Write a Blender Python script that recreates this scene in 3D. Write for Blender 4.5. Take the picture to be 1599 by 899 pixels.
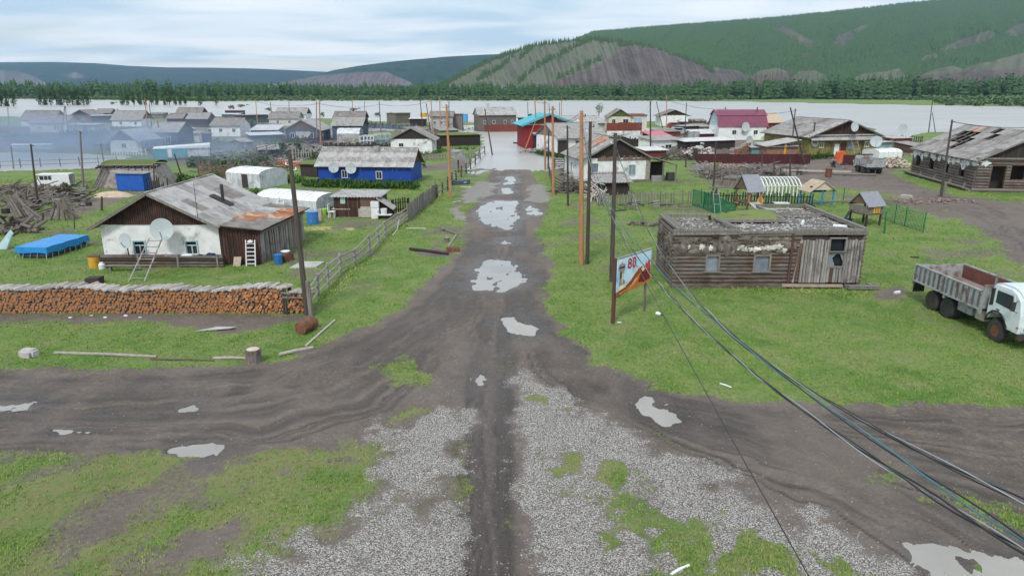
import bpy, bmesh, math, random
import numpy as np
from mathutils import Vector, Matrix
R = math.radians
for o in list(bpy.data.objects): bpy.data.objects.remove(o)
S = bpy.context.scene; COL = S.collection
CX, CY, F, H, P = 799.5, 449.5, 1066.0, 11.3, R(16.2)
SP, CP = math.sin(P), math.cos(P)
cam = bpy.data.objects.new('camera', bpy.data.cameras.new('camera')); COL.objects.link(cam)
cam.location = (0, 0, H); cam.rotation_euler = (R(90) - P, 0, 0)
cam.data.sensor_width = 36; cam.data.lens = F / 1599 * 36
cam.data.clip_start = 0.3; cam.data.clip_end = 40000
S.camera = cam
S.view_settings.view_transform = 'Standard'; S.view_settings.look = 'None'
S.view_settings.exposure = 0.66; S.view_settings.gamma = 1; S.view_settings.use_curve_mapping = False
SUN_EL, SUN_AZ = R(48), R(200)
W = bpy.data.worlds.new('World'); S.world = W; W.use_nodes = True
def world():
    t = W.node_tree; n = t.nodes; l = t.links; n.clear()
    out = n.new('ShaderNodeOutputWorld')
    sky = n.new('ShaderNodeTexSky'); sky.sky_type = 'NISHITA'; sky.sun_disc = False
    sky.sun_elevation = SUN_EL; sky.sun_rotation = SUN_AZ; sky.air_density = 1.2; sky.dust_density = 1.5
    b1 = n.new('ShaderNodeBackground'); b1.inputs[1].default_value = 0.12; l.new(sky.outputs[0], b1.inputs[0])
    tc = n.new('ShaderNodeTexCoord'); sp = n.new('ShaderNodeSeparateXYZ'); l.new(tc.outputs['Generated'], sp.inputs[0])
    def m(op, a, b=None, c=None):
        q = n.new('ShaderNodeMath'); q.operation = op
        for i, x in enumerate((a, b, c)):
            if x is None: continue
            if isinstance(x, (int, float)): q.inputs[i].default_value = x
            else: l.new(x, q.inputs[i])
        return q.outputs[0]
    z = m('ADD', m('MAXIMUM', sp.outputs[2], 0.0), 0.07)
    cb = n.new('ShaderNodeCombineXYZ')
    l.new(m('DIVIDE', sp.outputs[0], z), cb.inputs[0]); l.new(m('MULTIPLY', m('DIVIDE', sp.outputs[1], z), 1.6), cb.inputs[1])
    def noise(scale, det, dist, seed):
        q = n.new('ShaderNodeTexNoise'); q.inputs['Scale'].default_value = scale; q.inputs['Detail'].default_value = det
        q.inputs['Distortion'].default_value = dist
        mp = n.new('ShaderNodeMapping'); mp.inputs['Location'].default_value = (seed, seed * .7, 0); l.new(cb.outputs[0], mp.inputs[0]); l.new(mp.outputs[0], q.inputs[0])
        return q.outputs[0]
    def ramp(x, stops):
        q = n.new('ShaderNodeValToRGB'); l.new(x, q.inputs[0]); e = q.color_ramp.elements
        e[0].position, e[0].color = stops[0][0], (*stops[0][1], 1); e[1].position, e[1].color = stops[-1][0], (*stops[-1][1], 1)
        for p_, c_ in stops[1:-1]:
            k = e.new(p_); k.color = (*c_, 1)
        return q.outputs[0]
    cc = ramp(noise(0.55, 6, .5, 3.1), [(0.33, (.50, .64, .75)), (0.46, (.70, .79, .84)), (0.60, (.90, .92, .94))])
    b2 = n.new('ShaderNodeBackground'); b2.inputs[1].default_value = 0.86; l.new(cc, b2.inputs[0])
    gap = ramp(noise(0.28, 5, .7, 9.4), [(0.34, (.45, .45, .45)), (0.50, (.95, .95, .95))])
    mx = n.new('ShaderNodeMixShader'); l.new(gap, mx.inputs[0]); l.new(b1.outputs[0], mx.inputs[1]); l.new(b2.outputs[0], mx.inputs[2])
    l.new(mx.outputs[0], out.inputs[0])
world()
sl = bpy.data.lights.new('sun', 'SUN'); sl.energy = 1.5; sl.angle = R(10); sl.color = (1, .97, .92)
sun = bpy.data.objects.new('sun', sl); COL.objects.link(sun)
sd = Vector((math.sin(SUN_AZ) * math.cos(SUN_EL), math.cos(SUN_AZ) * math.cos(SUN_EL), math.sin(SUN_EL)))
sun.rotation_euler = sd.to_track_quat('Z', 'Y').to_euler(); sun.location = (0, 0, 60)

def ray(px, py):
    u, v = (px - CX) / F, (CY - py) / F
    return (u, CP + v * SP, -SP + v * CP)
def G(px, py, z=0.0):
    d = ray(px, py); t = (z - H) / d[2]
    return Vector((d[0] * t, d[1] * t, z))
def atY(px, py, Y):
    d = ray(px, py); t = Y / d[1]
    return Vector((d[0] * t, Y, H + d[2] * t))
def zat(Y, py):
    d = ray(0, py); return H + Y * d[2] / d[1]
def pxof(X, Y, Z=0.0):
    zc = Y * CP + (H - Z) * SP; yc = Y * SP - (H - Z) * CP
    return CX + F * X / zc, CY - F * yc / zc

MATS = {}
def _m(t, op, a, b):
    q = t.nodes.new('ShaderNodeMath'); q.operation = op
    for i, x in enumerate((a, b)):
        if isinstance(x, (int, float)): q.inputs[i].default_value = x
        else: t.links.new(x, q.inputs[i])
    return q.outputs[0]
def mixc(t, f, a, b, mode='MIX'):
    q = t.nodes.new('ShaderNodeMix'); q.data_type = 'RGBA'; q.blend_type = mode
    for s, x in ((q.inputs['Factor'], f), (q.inputs[6], a), (q.inputs[7], b)):
        if isinstance(x, (int, float)): s.default_value = x
        elif isinstance(x, (tuple, list)): s.default_value = (*x[:3], 1)
        else: t.links.new(x, s)
    return q.outputs[2]
def rampv(t, x, a, b, lo=0.0, hi=1.0):
    q = t.nodes.new('ShaderNodeMapRange'); q.inputs[1].default_value = a; q.inputs[2].default_value = b
    q.inputs[3].default_value = lo; q.inputs[4].default_value = hi; t.links.new(x, q.inputs[0]); return q.outputs[0]
def noisen(t, vec, scale, det=4, rough=.6, dist=0):
    q = t.nodes.new('ShaderNodeTexNoise'); q.inputs['Scale'].default_value = scale; q.inputs['Detail'].default_value = det
    q.inputs['Roughness'].default_value = rough; q.inputs['Distortion'].default_value = dist; t.links.new(vec, q.inputs['Vector']); return q.outputs[0]
def M(name, c1, c2=None, stain=None, st=.5, sc=(1, 1, 1), scale=3.0, rough=.85, bump=.3, metal=0.0, rnd=.18, bscale=None, trans=0.0):
    """weathered surface: two tones in grain stretched by sc, blotches of a stain colour, fine relief"""
    if name in MATS: return MATS[name]
    m = bpy.data.materials.new(name); m.use_nodes = True; t = m.node_tree; b = t.nodes['Principled BSDF']
    c2 = c2 or tuple(x * .72 for x in c1)
    tc = t.nodes.new('ShaderNodeTexCoord'); oi = t.nodes.new('ShaderNodeObjectInfo')
    mp = t.nodes.new('ShaderNodeMapping'); mp.inputs['Scale'].default_value = sc; t.links.new(tc.outputs['Object'], mp.inputs[0])
    ad = t.nodes.new('ShaderNodeVectorMath'); ad.operation = 'SCALE'; ad.inputs[0].default_value = (37, 19, 23); t.links.new(oi.outputs['Random'], ad.inputs['Scale'])
    t.links.new(ad.outputs[0], mp.inputs['Location'])
    g = noisen(t, mp.outputs[0], scale, 5, .65)
    col = mixc(t, rampv(t, g, .35, .65), c1, c2)
    if stain:
        k = noisen(t, tc.outputs['Object'], .8, 5, .7, .6)
        k2 = noisen(t, mp.outputs[0], scale * .6, 3, .6)
        s_ = _m(t, 'MULTIPLY', rampv(t, _m(t, 'ADD', k, _m(t, 'MULTIPLY', k2, .5)), 1.0 - st * .5, 1.12 - st * .5), .85)
        col = mixc(t, s_, col, stain)
    br = rampv(t, oi.outputs['Random'], 0, 1, 1 - rnd, 1 + rnd)
    hv = t.nodes.new('ShaderNodeHueSaturation'); t.links.new(br, hv.inputs['Value']); t.links.new(col, hv.inputs['Color'])
    t.links.new(hv.outputs[0], b.inputs['Base Color'])
    b.inputs['Roughness'].default_value = rough; b.inputs['Metallic'].default_value = metal
    b.inputs['Specular IOR Level'].default_value = .35
    if trans: b.inputs['Transmission Weight'].default_value = trans
    if bump:
        bn = t.nodes.new('ShaderNodeBump'); bn.inputs['Strength'].default_value = bump; bn.inputs['Distance'].default_value = .03
        gb = noisen(t, mp.outputs[0], bscale or scale * 2.2, 5, .7); t.links.new(gb, bn.inputs['Height']); t.links.new(bn.outputs[0], b.inputs['Normal'])
    MATS[name] = m; return m
V = (14, 14, .7)      # grain runs upward
WG = M('weathered_grey_wood', (.25, .23, .21), (.12, .105, .095), sc=(9, 9, .8), scale=2)
WGL = M('grey_log', (.19, .165, .145), (.07, .058, .05), stain=(.10, .06, .04), st=.55, sc=(.8, 9, 9), scale=2, bump=.6)
SLAB = M('bleached_slab', (.36, .34, .32), (.19, .175, .165), stain=(.10, .085, .08), st=.45, sc=(14, 14, .9), scale=2, bump=.5, rnd=.3)
WD = M('dark_wood', (.055, .042, .036), (.028, .022, .02), sc=V, scale=2, rnd=.3)
WB = M('red_brown_boards', (.095, .043, .03), (.035, .02, .016), stain=(.03, .02, .018), sc=V, scale=2, rnd=.35)
WBR = M('brown_boards', (.17, .10, .07), (.09, .055, .04), sc=V, scale=2)
WLT = M('pale_cut_wood', (.52, .45, .38), (.34, .28, .23), sc=(6, 6, 6), scale=2, rnd=.25)
ENDS = M('cut_log_end', (.52, .22, .075), (.24, .09, .035), sc=(5, 5, 5), scale=3, rnd=.45)
ENDR = M('orange_cut_wood', (.42, .17, .09), (.25, .10, .06), sc=(5, 5, 5), scale=3, rnd=.35)
BARK = M('pale_bark', (.50, .45, .41), (.26, .22, .20), sc=(3, 12, 12), scale=2, rnd=.3)
WHT = M('white_plaster', (.78, .79, .78), (.64, .65, .64), stain=(.30, .27, .24), st=.30, scale=1.5, bump=.5, rnd=.04)
WHP = M('patchy_white_plaster', (.76, .77, .77), (.62, .62, .61), stain=(.25, .22, .20), st=.36, scale=1.3, bump=.6, rnd=.04)
CRM = M('cream_plaster', (.62, .58, .47), (.50, .46, .38), stain=(.30, .27, .22), st=.3, scale=1.2, rnd=.05)
GRYW = M('grey_plaster', (.38, .37, .36), (.26, .25, .25), stain=(.16, .15, .14), st=.5, scale=1.2)
BARN = M('barn_clay', (.36, .325, .30), (.25, .22, .20), stain=(.16, .14, .13), st=.4, scale=2, bump=.8)
CLAY = M('grey_clay', (.25, .21, .18), (.13, .108, .092), stain=(.07, .058, .05), st=.6, scale=2.5, bump=1)
BLU = M('ultramarine_paint', (.010, .065, .36), (.008, .045, .25), stain=(.25, .32, .45), st=.12, sc=(6, 6, .5), scale=2, rnd=.03, rough=.6)
BGW = M('slate_blue_paint', (.10, .13, .18), (.06, .08, .12), sc=V, scale=1.5)
YG = M('olive_yellow_boards', (.27, .24, .08), (.17, .15, .05), stain=(.08, .06, .03), st=.5, sc=V, scale=1.5)
SLT = M('grey_slate_roof', (.33, .315, .30), (.22, .205, .195), stain=(.17, .155, .15), st=.42, sc=(1, 1, 1), scale=1.6, rnd=.10)
SLT2 = M('brown_grey_roof', (.26, .235, .215), (.165, .145, .13), stain=(.14, .12, .11), st=.5, scale=1.4, rnd=.1)
SLW = M('light_slate_roof', (.44, .425, .41), (.31, .30, .29), stain=(.20, .185, .175), st=.45, scale=1.5, rnd=.07)
RST = M('rusted_sheet', (.38, .14, .05), (.24, .085, .04), stain=(.38, .33, .29), st=.50, sc=(1.6, .6, 1), scale=1.2, rnd=.15)
WRF = M('white_roof', (.58, .585, .59), (.44, .44, .45), stain=(.35, .34, .33), st=.3, scale=1, rnd=.06)
BRD = M('dark_red_fence', (.085, .018, .022), (.055, .014, .018), sc=V, scale=1.5, rnd=.1, rough=.5)
BRR = M('brick_red_boards', (.22, .055, .035), (.13, .035, .025), sc=V, scale=1.5)
CRI = M('crimson_wall', (.27, .018, .025), (.20, .015, .02), stain=(.10, .02, .02), st=.3, sc=V, scale=1.2, rnd=.03)
PNK = M('magenta_metal_roof', (.20, .042, .085), (.16, .035, .07), scale=1, rough=.45, bump=0, rnd=.03)
PNK2 = M('pale_pink_roof', (.55, .16, .19), (.45, .12, .15), scale=1, rough=.5, bump=0, rnd=.03)
TRQ = M('turquoise_paint', (.10, .42, .48), (.08, .34, .40), scale=2, bump=.1, rnd=.05)
LTQ = M('pale_turquoise_paint', (.45, .60, .62), (.32, .46, .48), stain=(.2, .2, .2), st=.3, scale=2, bump=.1)
GRN = M('green_paint', (.012, .16, .075), (.01, .11, .05), scale=2, bump=.1, rough=.5)
GGB = M('green_gable', (.09, .11, .03), (.06, .075, .025), sc=V, scale=1)
YEL = M('yellow_paint', (.62, .36, .03), (.50, .26, .03), stain=(.16, .06, .03), st=.4, scale=3, rough=.5)
GLS = M('dark_glass', (.022, .028, .035), (.04, .05, .06), scale=.7, rough=.12, bump=0, rnd=.3)
GLB = M('grey_blue_film', (.24, .28, .33), (.15, .18, .22), scale=2, rough=.35, bump=.2)
FILM = M('plastic_film', (.62, .64, .66), (.44, .46, .49), stain=(.30, .32, .34), st=.45, sc=(1.5, 1.5, .6), scale=2, rough=.4, bump=.5, rnd=.05)
FILMW = M('white_film', (.80, .81, .82), (.66, .67, .69), scale=2, rough=.4, bump=.4, rnd=.03)
TARP = M('blue_tarpaulin', (.02, .26, .62), (.015, .20, .50), scale=3, rough=.4, bump=.5, rnd=.02)
TTL = M('teal_sheet', (.08, .36, .42), (.05, .27, .33), scale=2, rough=.5, bump=.4)
BTK = M('blue_tank', (.015, .10, .42), (.012, .075, .33), scale=2, rough=.5, bump=.2)
BBL = M('blue_plastic', (.03, .18, .48), (.03, .14, .38), scale=2, rough=.35, bump=0)
TAN = M('tan_canvas', (.50, .40, .30), (.38, .29, .21), scale=2, bump=.3)
WPT = M('white_paint', (.74, .75, .76), (.64, .65, .66), stain=(.30, .25, .2), st=.15, scale=2, rough=.4, bump=.1, rnd=.05)
CAB = M('pale_blue_white_paint', (.62, .68, .70), (.54, .60, .62), stain=(.28, .22, .17), st=.30, scale=2, rough=.35, bump=.05, rnd=0)
BED = M('chalky_grey_blue_paint', (.36, .38, .39), (.27, .285, .29), stain=(.15, .085, .06), st=.48, sc=(2, 2, 2), scale=2.5, rough=.6, bump=.2, rnd=.08)
BEDR = M('rusty_bed_paint', (.20, .075, .06), (.12, .05, .042), stain=(.22, .16, .14), st=.35, scale=2, rough=.7)
BEDF = M('pinkish_bed_floor', (.36, .25, .23), (.27, .19, .17), stain=(.18, .11, .09), st=.4, scale=2)
IRN = M('dark_iron', (.045, .043, .042), (.028, .027, .027), stain=(.10, .05, .03), st=.35, scale=3, rough=.6, bump=.2)
RUS = M('rusty_iron', (.20, .085, .05), (.10, .045, .03), stain=(.05, .03, .025), st=.4, scale=4, rough=.8)
MTG = M('galvanised_metal', (.42, .43, .44), (.30, .31, .32), scale=3, rough=.45, metal=.4, bump=.1)
TYR = M('tyre_rubber', (.035, .033, .031), (.06, .055, .05), scale=4, rough=.85, bump=.2, rnd=.1)
DSH = M('dish_enamel', (.46, .51, .52), (.40, .45, .46), scale=1, rough=.5, bump=0, rnd=.03)
POR = M('orange_larch_pole', (.46, .24, .12), (.30, .145, .07), sc=(8, 8, .5), scale=2, bump=.4, rnd=.12)
PDK = M('tarred_pole', (.045, .036, .032), (.085, .07, .06), sc=(10, 10, .5), scale=2, bump=.5, rnd=.2)
PGR = M('grey_pole', (.22, .19, .17), (.12, .10, .09), sc=(10, 10, .5), scale=2, bump=.5, rnd=.2)
WBK = M('black_cable', (.018, .018, .022), (.03, .03, .035), scale=2, rough=.4, bump=0, rnd=0)
WWH = M('white_cable', (.40, .42, .44), (.3, .32, .34), scale=2, rough=.4, bump=0, rnd=0)
WTL = M('teal_cable', (.05, .22, .27), (.03, .15, .19), scale=2, rough=.4, bump=0, rnd=0)
RUB = M('roof_rubble', (.24, .225, .21), (.10, .09, .085), sc=(1, 1, 1), scale=9, bump=1, rnd=.2)
RUBL = M('pale_rubble', (.45, .43, .41), (.30, .28, .27), scale=5, bump=.6, rnd=.35)
BRK = M('brick_wall', (.34, .20, .14), (.24, .13, .09), scale=4)
CON = M('pale_concrete', (.42, .41, .40), (.32, .31, .30), stain=(.2, .18, .17), st=.4, scale=2, bump=.4)
ORG = M('orange_sack', (.62, .13, .04), (.45, .09, .03), scale=3, bump=.5)
REDP = M('red_paint', (.45, .02, .03), (.38, .02, .03), scale=2, bump=0, rnd=0)
LIME = M('lime_plastic', (.25, .5, .08), (.2, .4, .06), scale=2, bump=0)
def leafmat(name, c1, c2, c3, c4=None):
    m = bpy.data.materials.new(name); m.use_nodes = True; t = m.node_tree; b = t.nodes['Principled BSDF']
    g = t.nodes.new('ShaderNodeNewGeometry'); oi = t.nodes.new('ShaderNodeObjectInfo')
    k = noisen(t, g.outputs['Position'], .35, 3); k2 = noisen(t, g.outputs['Position'], 2.5, 2)
    col = mixc(t, rampv(t, k, .35, .65), c1, c2); col = mixc(t, rampv(t, k2, .45, .7), col, c3)
    if c4: col = mixc(t, _m(t, 'MULTIPLY', rampv(t, noisen(t, g.outputs['Position'], 11, 3), .54, .64), .75), col, c4); col = mixc(t, _m(t, 'MULTIPLY', rampv(t, noisen(t, g.outputs['Position'], .45, 5, .65), .46, .62), .8), col, tuple((p + q) / 2 for p, q in zip(c4, c2)))
    hv = t.nodes.new('ShaderNodeHueSaturation'); t.links.new(rampv(t, oi.outputs['Random'], 0, 1, .8, 1.2), hv.inputs['Value']); t.links.new(col, hv.inputs['Color'])
    t.links.new(hv.outputs[0], b.inputs['Base Color']); b.inputs['Roughness'].default_value = .8; b.inputs['Specular IOR Level'].default_value = .15
    MATS[name] = m; return m
LFC = leafmat('conifer_needles', (.024, .058, .026), (.045, .092, .033), (.065, .12, .042))
LFB = leafmat('willow_leaves', (.09, .14, .06), (.12, .17, .09), (.07, .12, .045))
LFL = leafmat('larch_foliage', (.05, .10, .03), (.075, .13, .035), (.035, .08, .025))
LFW = leafmat('weed_leaves', (.045, .10, .02), (.07, .14, .03), (.03, .07, .018))
GBL = leafmat('grass_blades', (.145, .26, .038), (.22, .31, .075), (.105, .205, .030), (.32, .31, .13))
TURF = leafmat('roof_turf', (.10, .15, .04), (.14, .19, .05), (.16, .15, .07))

rng = random.Random(7)
class MB:
    def __init__(s): s.v = []; s.f = []
    def add(s, vs, fs):
        k = len(s.v); s.v += [tuple(p) for p in vs]; s.f += [tuple(i + k for i in q) for q in fs]; return s
    def box(s, x0, x1, y0, y1, z0, z1):
        return s.add([(x0, y0, z0), (x1, y0, z0), (x1, y1, z0), (x0, y1, z0), (x0, y0, z1), (x1, y0, z1), (x1, y1, z1), (x0, y1, z1)],
                     [(0, 3, 2, 1), (4, 5, 6, 7), (0, 1, 5, 4), (1, 2, 6, 5), (2, 3, 7, 6), (3, 0, 4, 7)])
    def cbox(s, c, d): return s.box(c[0] - d[0] / 2, c[0] + d[0] / 2, c[1] - d[1] / 2, c[1] + d[1] / 2, c[2] - d[2] / 2, c[2] + d[2] / 2)
    def hexa(s, b, t): return s.add(list(b) + list(t), [(0, 3, 2, 1), (4, 5, 6, 7), (0, 1, 5, 4), (1, 2, 6, 5), (2, 3, 7, 6), (3, 0, 4, 7)])
    def beam(s, a, b, w, h, up=(0, 0, 1)):
        a, b = Vector(a), Vector(b); d = (b - a).normalized(); u = Vector(up)
        if abs(d.dot(u)) > .98: u = Vector((0, 1, 0))
        x = d.cross(u).normalized() * w / 2; z = x.cross(d).normalized() * h / 2
        c = [a - x - z, a + x - z, b + x - z, b - x - z, a - x + z, a + x + z, b + x + z, b - x + z]
        return s.hexa(c[:4], c[4:])
    def tube(s, a, b, r0, r1=None, n=8, cap=True):
        r1 = r0 if r1 is None else r1; a, b = Vector(a), Vector(b); d = (b - a).normalized()
        u = Vector((0, 0, 1)) if abs(d.z) < .9 else Vector((1, 0, 0)); x = d.cross(u).normalized(); y = d.cross(x)
        vs = []
        for c, r in ((a, r0), (b, r1)):
            for i in range(n):
                q = 2 * math.pi * i / n; vs.append(c + x * math.cos(q) * r + y * math.sin(q) * r)
        fs = [(i, (i + 1) % n, n + (i + 1) % n, n + i) for i in range(n)]
        if cap: fs += [tuple(reversed(range(n))), tuple(range(n, 2 * n))]
        return s.add(vs, fs)
    def path(s, pts, rs, n=6):
        for i in range(len(pts) - 1): s.tube(pts[i], pts[i + 1], rs[i], rs[i + 1], n, cap=(i == 0 or i == len(pts) - 2))
        return s
    def lathe(s, prof, n=16, c=(0, 0, 0), sx=1, sy=1, cap=True):
        vs = []; c = Vector(c)
        for r, z in prof:
            for i in range(n):
                q = 2 * math.pi * i / n; vs.append(c + Vector((r * math.cos(q) * sx, r * math.sin(q) * sy, z)))
        fs = [(j * n + i, j * n + (i + 1) % n, (j + 1) * n + (i + 1) % n, (j + 1) * n + i) for j in range(len(prof) - 1) for i in range(n)]
        if cap and prof[0][0] > 1e-4: fs.append(tuple(reversed(range(n))))
        if cap and prof[-1][0] > 1e-4: fs.append(tuple(range((len(prof) - 1) * n, len(prof) * n)))
        return s.add(vs, fs)
    def prism(s, pts, off):
        n = len(pts); off = Vector(off); vs = [Vector(p) for p in pts]; vs += [p + off for p in vs]
        return s.add(vs, [tuple(range(n)), tuple(reversed(range(n, 2 * n)))] + [((i + 1) % n, i, n + i, n + (i + 1) % n) for i in range(n)])
    def xf(s, mtx): s.v = [tuple(mtx @ Vector(p)) for p in s.v]; return s
    def jit(s, a, r=rng): s.v = [(x + r.uniform(-a, a), y + r.uniform(-a, a), z + r.uniform(-a, a)) for x, y, z in s.v]; return s
    def mesh(s, name, mat, smooth=False):
        me = bpy.data.meshes.new(name); me.from_pydata(s.v, [], s.f)
        if mat: me.materials.append(mat)
        bm = bmesh.new(); bm.from_mesh(me); bmesh.ops.recalc_face_normals(bm, faces=bm.faces); bm.to_mesh(me); bm.free()
        if smooth: me.polygons.foreach_set('use_smooth', [True] * len(me.polygons))
        me.update(); return me
    def build(s, name, mat, parent=None, smooth=False, loc=None, rot=None, stuff=False):
        return link(name, s.mesh(name, mat, smooth), parent, loc, rot, stuff)
def link(name, me, parent=None, loc=None, rot=None, stuff=False):
    o = bpy.data.objects.new(name, me); COL.objects.link(o)
    if parent: o.parent = parent
    if loc is not None: o.location = loc
    if rot is not None: o.rotation_euler = rot
    if stuff: o['kind'] = 'stuff'
    return o
USED = {}
def tag(o, label, cat, group=None):
    if label in USED and not group: print('DUPLABEL', label)
    USED[label] = 1
    o['label'] = label; o['category'] = cat
    if group: o['group'] = group
    return o
def thing(name, label, cat, loc=(0, 0, 0), rz=0, group=None):
    o = bpy.data.objects.new(name, None); COL.objects.link(o); o.empty_display_size = .2
    o.location = loc; o.rotation_euler = (0, 0, rz); return tag(o, label, cat, group)
def npmesh(name, v, f, mat, smooth=False, attrs=None):
    me = bpy.data.meshes.new(name); v = np.asarray(v, np.float32); f = np.asarray(f, np.int32); k = f.shape[1]
    me.vertices.add(len(v)); me.vertices.foreach_set('co', v.ravel())
    me.loops.add(f.size); me.loops.foreach_set('vertex_index', f.ravel())
    me.polygons.add(len(f)); me.polygons.foreach_set('loop_start', np.arange(len(f), dtype=np.int32) * k)
    try: me.polygons.foreach_set('loop_total', np.full(len(f), k, np.int32))
    except Exception: pass
    if smooth: me.polygons.foreach_set('use_smooth', np.ones(len(f), bool))
    me.update(calc_edges=True); me.materials.append(mat)
    for an, a in (attrs or {}).items():
        at = me.color_attributes.new(an, 'FLOAT_COLOR', 'POINT'); at.data.foreach_set('color', np.asarray(a, np.float32).ravel())
    return me
RS = np.random.RandomState(5); TAB = RS.rand(256, 256)
def vnoise(x, y, s=0):
    x = x + s * 17.3; y = y + s * 9.1
    xi = np.floor(x).astype(int); yi = np.floor(y).astype(int); fx = x - xi; fy = y - yi
    fx = fx * fx * (3 - 2 * fx); fy = fy * fy * (3 - 2 * fy)
    a = TAB[xi & 255, yi & 255]; b = TAB[(xi + 1) & 255, yi & 255]; c = TAB[xi & 255, (yi + 1) & 255]; d = TAB[(xi + 1) & 255, (yi + 1) & 255]
    return (a * (1 - fx) + b * fx) * (1 - fy) + (c * (1 - fx) + d * fx) * fy
def fbm(x, y, o=4, s=0):
    r = 0; a = .5; t = 0
    for i in range(o): r = r + a * vnoise(x * 2 ** i, y * 2 ** i, s + i); t += a; a *= .5
    return r / t
def sst(x, a, b): t = np.clip((x - a) / (b - a), 0, 1); return t * t * (3 - 2 * t)
def poly_w(pts): return [tuple(G(*p)[:2]) for p in pts]
def sdf(poly, X, Y, pad=6.0):
    """signed distance in metres to a closed outline on the ground, positive inside"""
    out = np.full(X.shape, -pad); P_ = np.array(poly)
    lo = P_.min(0) - pad; hi = P_.max(0) + pad
    k = np.where((X > lo[0]) & (X < hi[0]) & (Y > lo[1]) & (Y < hi[1]))[0]
    if not len(k): return out
    x, y = X[k], Y[k]; d = np.full(len(k), 1e9); ins = np.zeros(len(k), bool)
    for i in range(len(P_)):
        ax, ay = P_[i]; bx, by = P_[(i + 1) % len(P_)]; ex, ey = bx - ax, by - ay
        t = np.clip(((x - ax) * ex + (y - ay) * ey) / (ex * ex + ey * ey + 1e-9), 0, 1)
        d = np.minimum(d, (x - ax - t * ex) ** 2 + (y - ay - t * ey) ** 2)
        c = ((ay > y) != (by > y)); ins ^= c & (x < (bx - ax) * (y - ay) / ((by - ay) if abs(by - ay) > 1e-9 else 1e-9) + ax)
    out[k] = np.clip(np.where(ins, 1, -1) * np.sqrt(d), -pad, 1e3); return out
def pdist(line, X, Y, pad=1.5):
    out = np.full(X.shape, 99.0); L = np.array(line); lo = L.min(0) - pad; hi = L.max(0) + pad
    k = np.where((X > lo[0]) & (X < hi[0]) & (Y > lo[1]) & (Y < hi[1]))[0]
    if not len(k): return out
    x, y = X[k], Y[k]; d = np.full(len(k), 1e9)
    for i in range(len(L) - 1):
        ax, ay = L[i]; ex, ey = L[i + 1] - L[i]; t = np.clip(((x - ax) * ex + (y - ay) * ey) / (ex * ex + ey * ey + 1e-9), 0, 1)
        d = np.minimum(d, (x - ax - t * ex) ** 2 + (y - ay - t * ey) ** 2)
    out[k] = np.sqrt(d); return out
ROAD = poly_w([(-200, 568), (0, 571), (200, 576), (330, 575), (420, 565), (480, 548), (545, 520), (600, 497), (650, 462), (690, 420), (712, 395), (728, 370), (722, 340), (738, 318), (752, 300), (760, 283), (765, 262),
               (826, 262), (838, 283), (850, 300), (856, 322), (850, 345), (838, 368), (856, 400), (862, 425), (852, 450), (862, 485), (885, 525), (925, 560), (975, 590), (1050, 612), (1180, 628), (1300, 634), (1450, 634), (1750, 628),
               (1900, 899), (1415, 899), (1340, 850), (1260, 803), (1180, 762), (1100, 725), (1020, 690), (950, 655), (890, 622), (840, 585), (803, 566), (808, 640), (812, 720), (822, 800), (830, 899), (830, 1100), (700, 1100), (717, 899), (722, 800), (722, 700), (700, 640), (640, 650), (570, 690), (460, 705), (330, 712), (230, 700), (100, 712), (0, 715), (-300, 718)])
GRAVR = poly_w([(800, 572), (840, 585), (890, 622), (950, 655), (1020, 690), (1100, 725), (1180, 762), (1260, 803), (1340, 850), (1415, 899), (1600, 1100), (835, 1100), (830, 899), (820, 800), (812, 720), (808, 640)])
GRAVL = poly_w([(721, 640), (690, 632), (640, 650), (585, 668), (610, 710), (590, 765), (530, 815), (450, 860), (390, 899), (300, 1100), (705, 1100), (717, 899), (722, 800)])
GPATCH = [[(868, 705), (925, 712), (1010, 735), (1048, 762), (1052, 790), (1095, 822), (1190, 842), (1290, 880), (1330, 899), (1400, 1000), (1000, 1000), (985, 870), (940, 850), (905, 790), (872, 755)],
          [(590, 572), (620, 560), (660, 566), (682, 585), (665, 604), (615, 602), (592, 590)], [(835, 612), (860, 625), (880, 640), (855, 640), (838, 628)],
          [(1335, 735), (1400, 745), (1480, 770), (1599, 800), (1750, 830), (1750, 870), (1560, 825), (1450, 790), (1370, 760)], [(1105, 775), (1150, 778), (1155, 795), (1115, 792)], [(1385, 268), (1430, 268), (1530, 300), (1600, 312), (1600, 318), (1500, 308), (1430, 290)]]
MUD2 = [[(-200, 489), (477, 490), (478, 500), (430, 512), (360, 522), (300, 512), (230, 500), (120, 505), (-200, 502)],
        [(1150, 262), (1262, 250), (1330, 243), (1400, 258), (1402, 272), (1455, 298), (1530, 306), (1640, 316), (1750, 325), (1750, 480), (1640, 455), (1570, 400), (1520, 352), (1440, 320), (1380, 303), (1300, 292), (1250, 284), (1180, 276)],
        [(1250, 300), (1330, 305), (1450, 318), (1500, 335), (1480, 345), (1400, 320)],
        [(1360, 462), (1378, 450), (1408, 450), (1420, 460), (1400, 470), (1368, 470)],
        [(640, 396), (680, 386), (720, 392), (700, 402), (660, 402)], [(590, 262), (640, 262), (720, 250), (745, 255), (745, 262), (640, 270)],
        [(745, 232), (880, 232), (990, 250), (930, 264), (745, 266)], [(285, 720), (330, 712), (360, 735), (300, 760)], [(180, 770), (260, 760), (200, 830), (130, 860), (80, 850)], [(290, 830), (400, 800), (350, 870), (270, 899), (200, 899)]]
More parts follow.
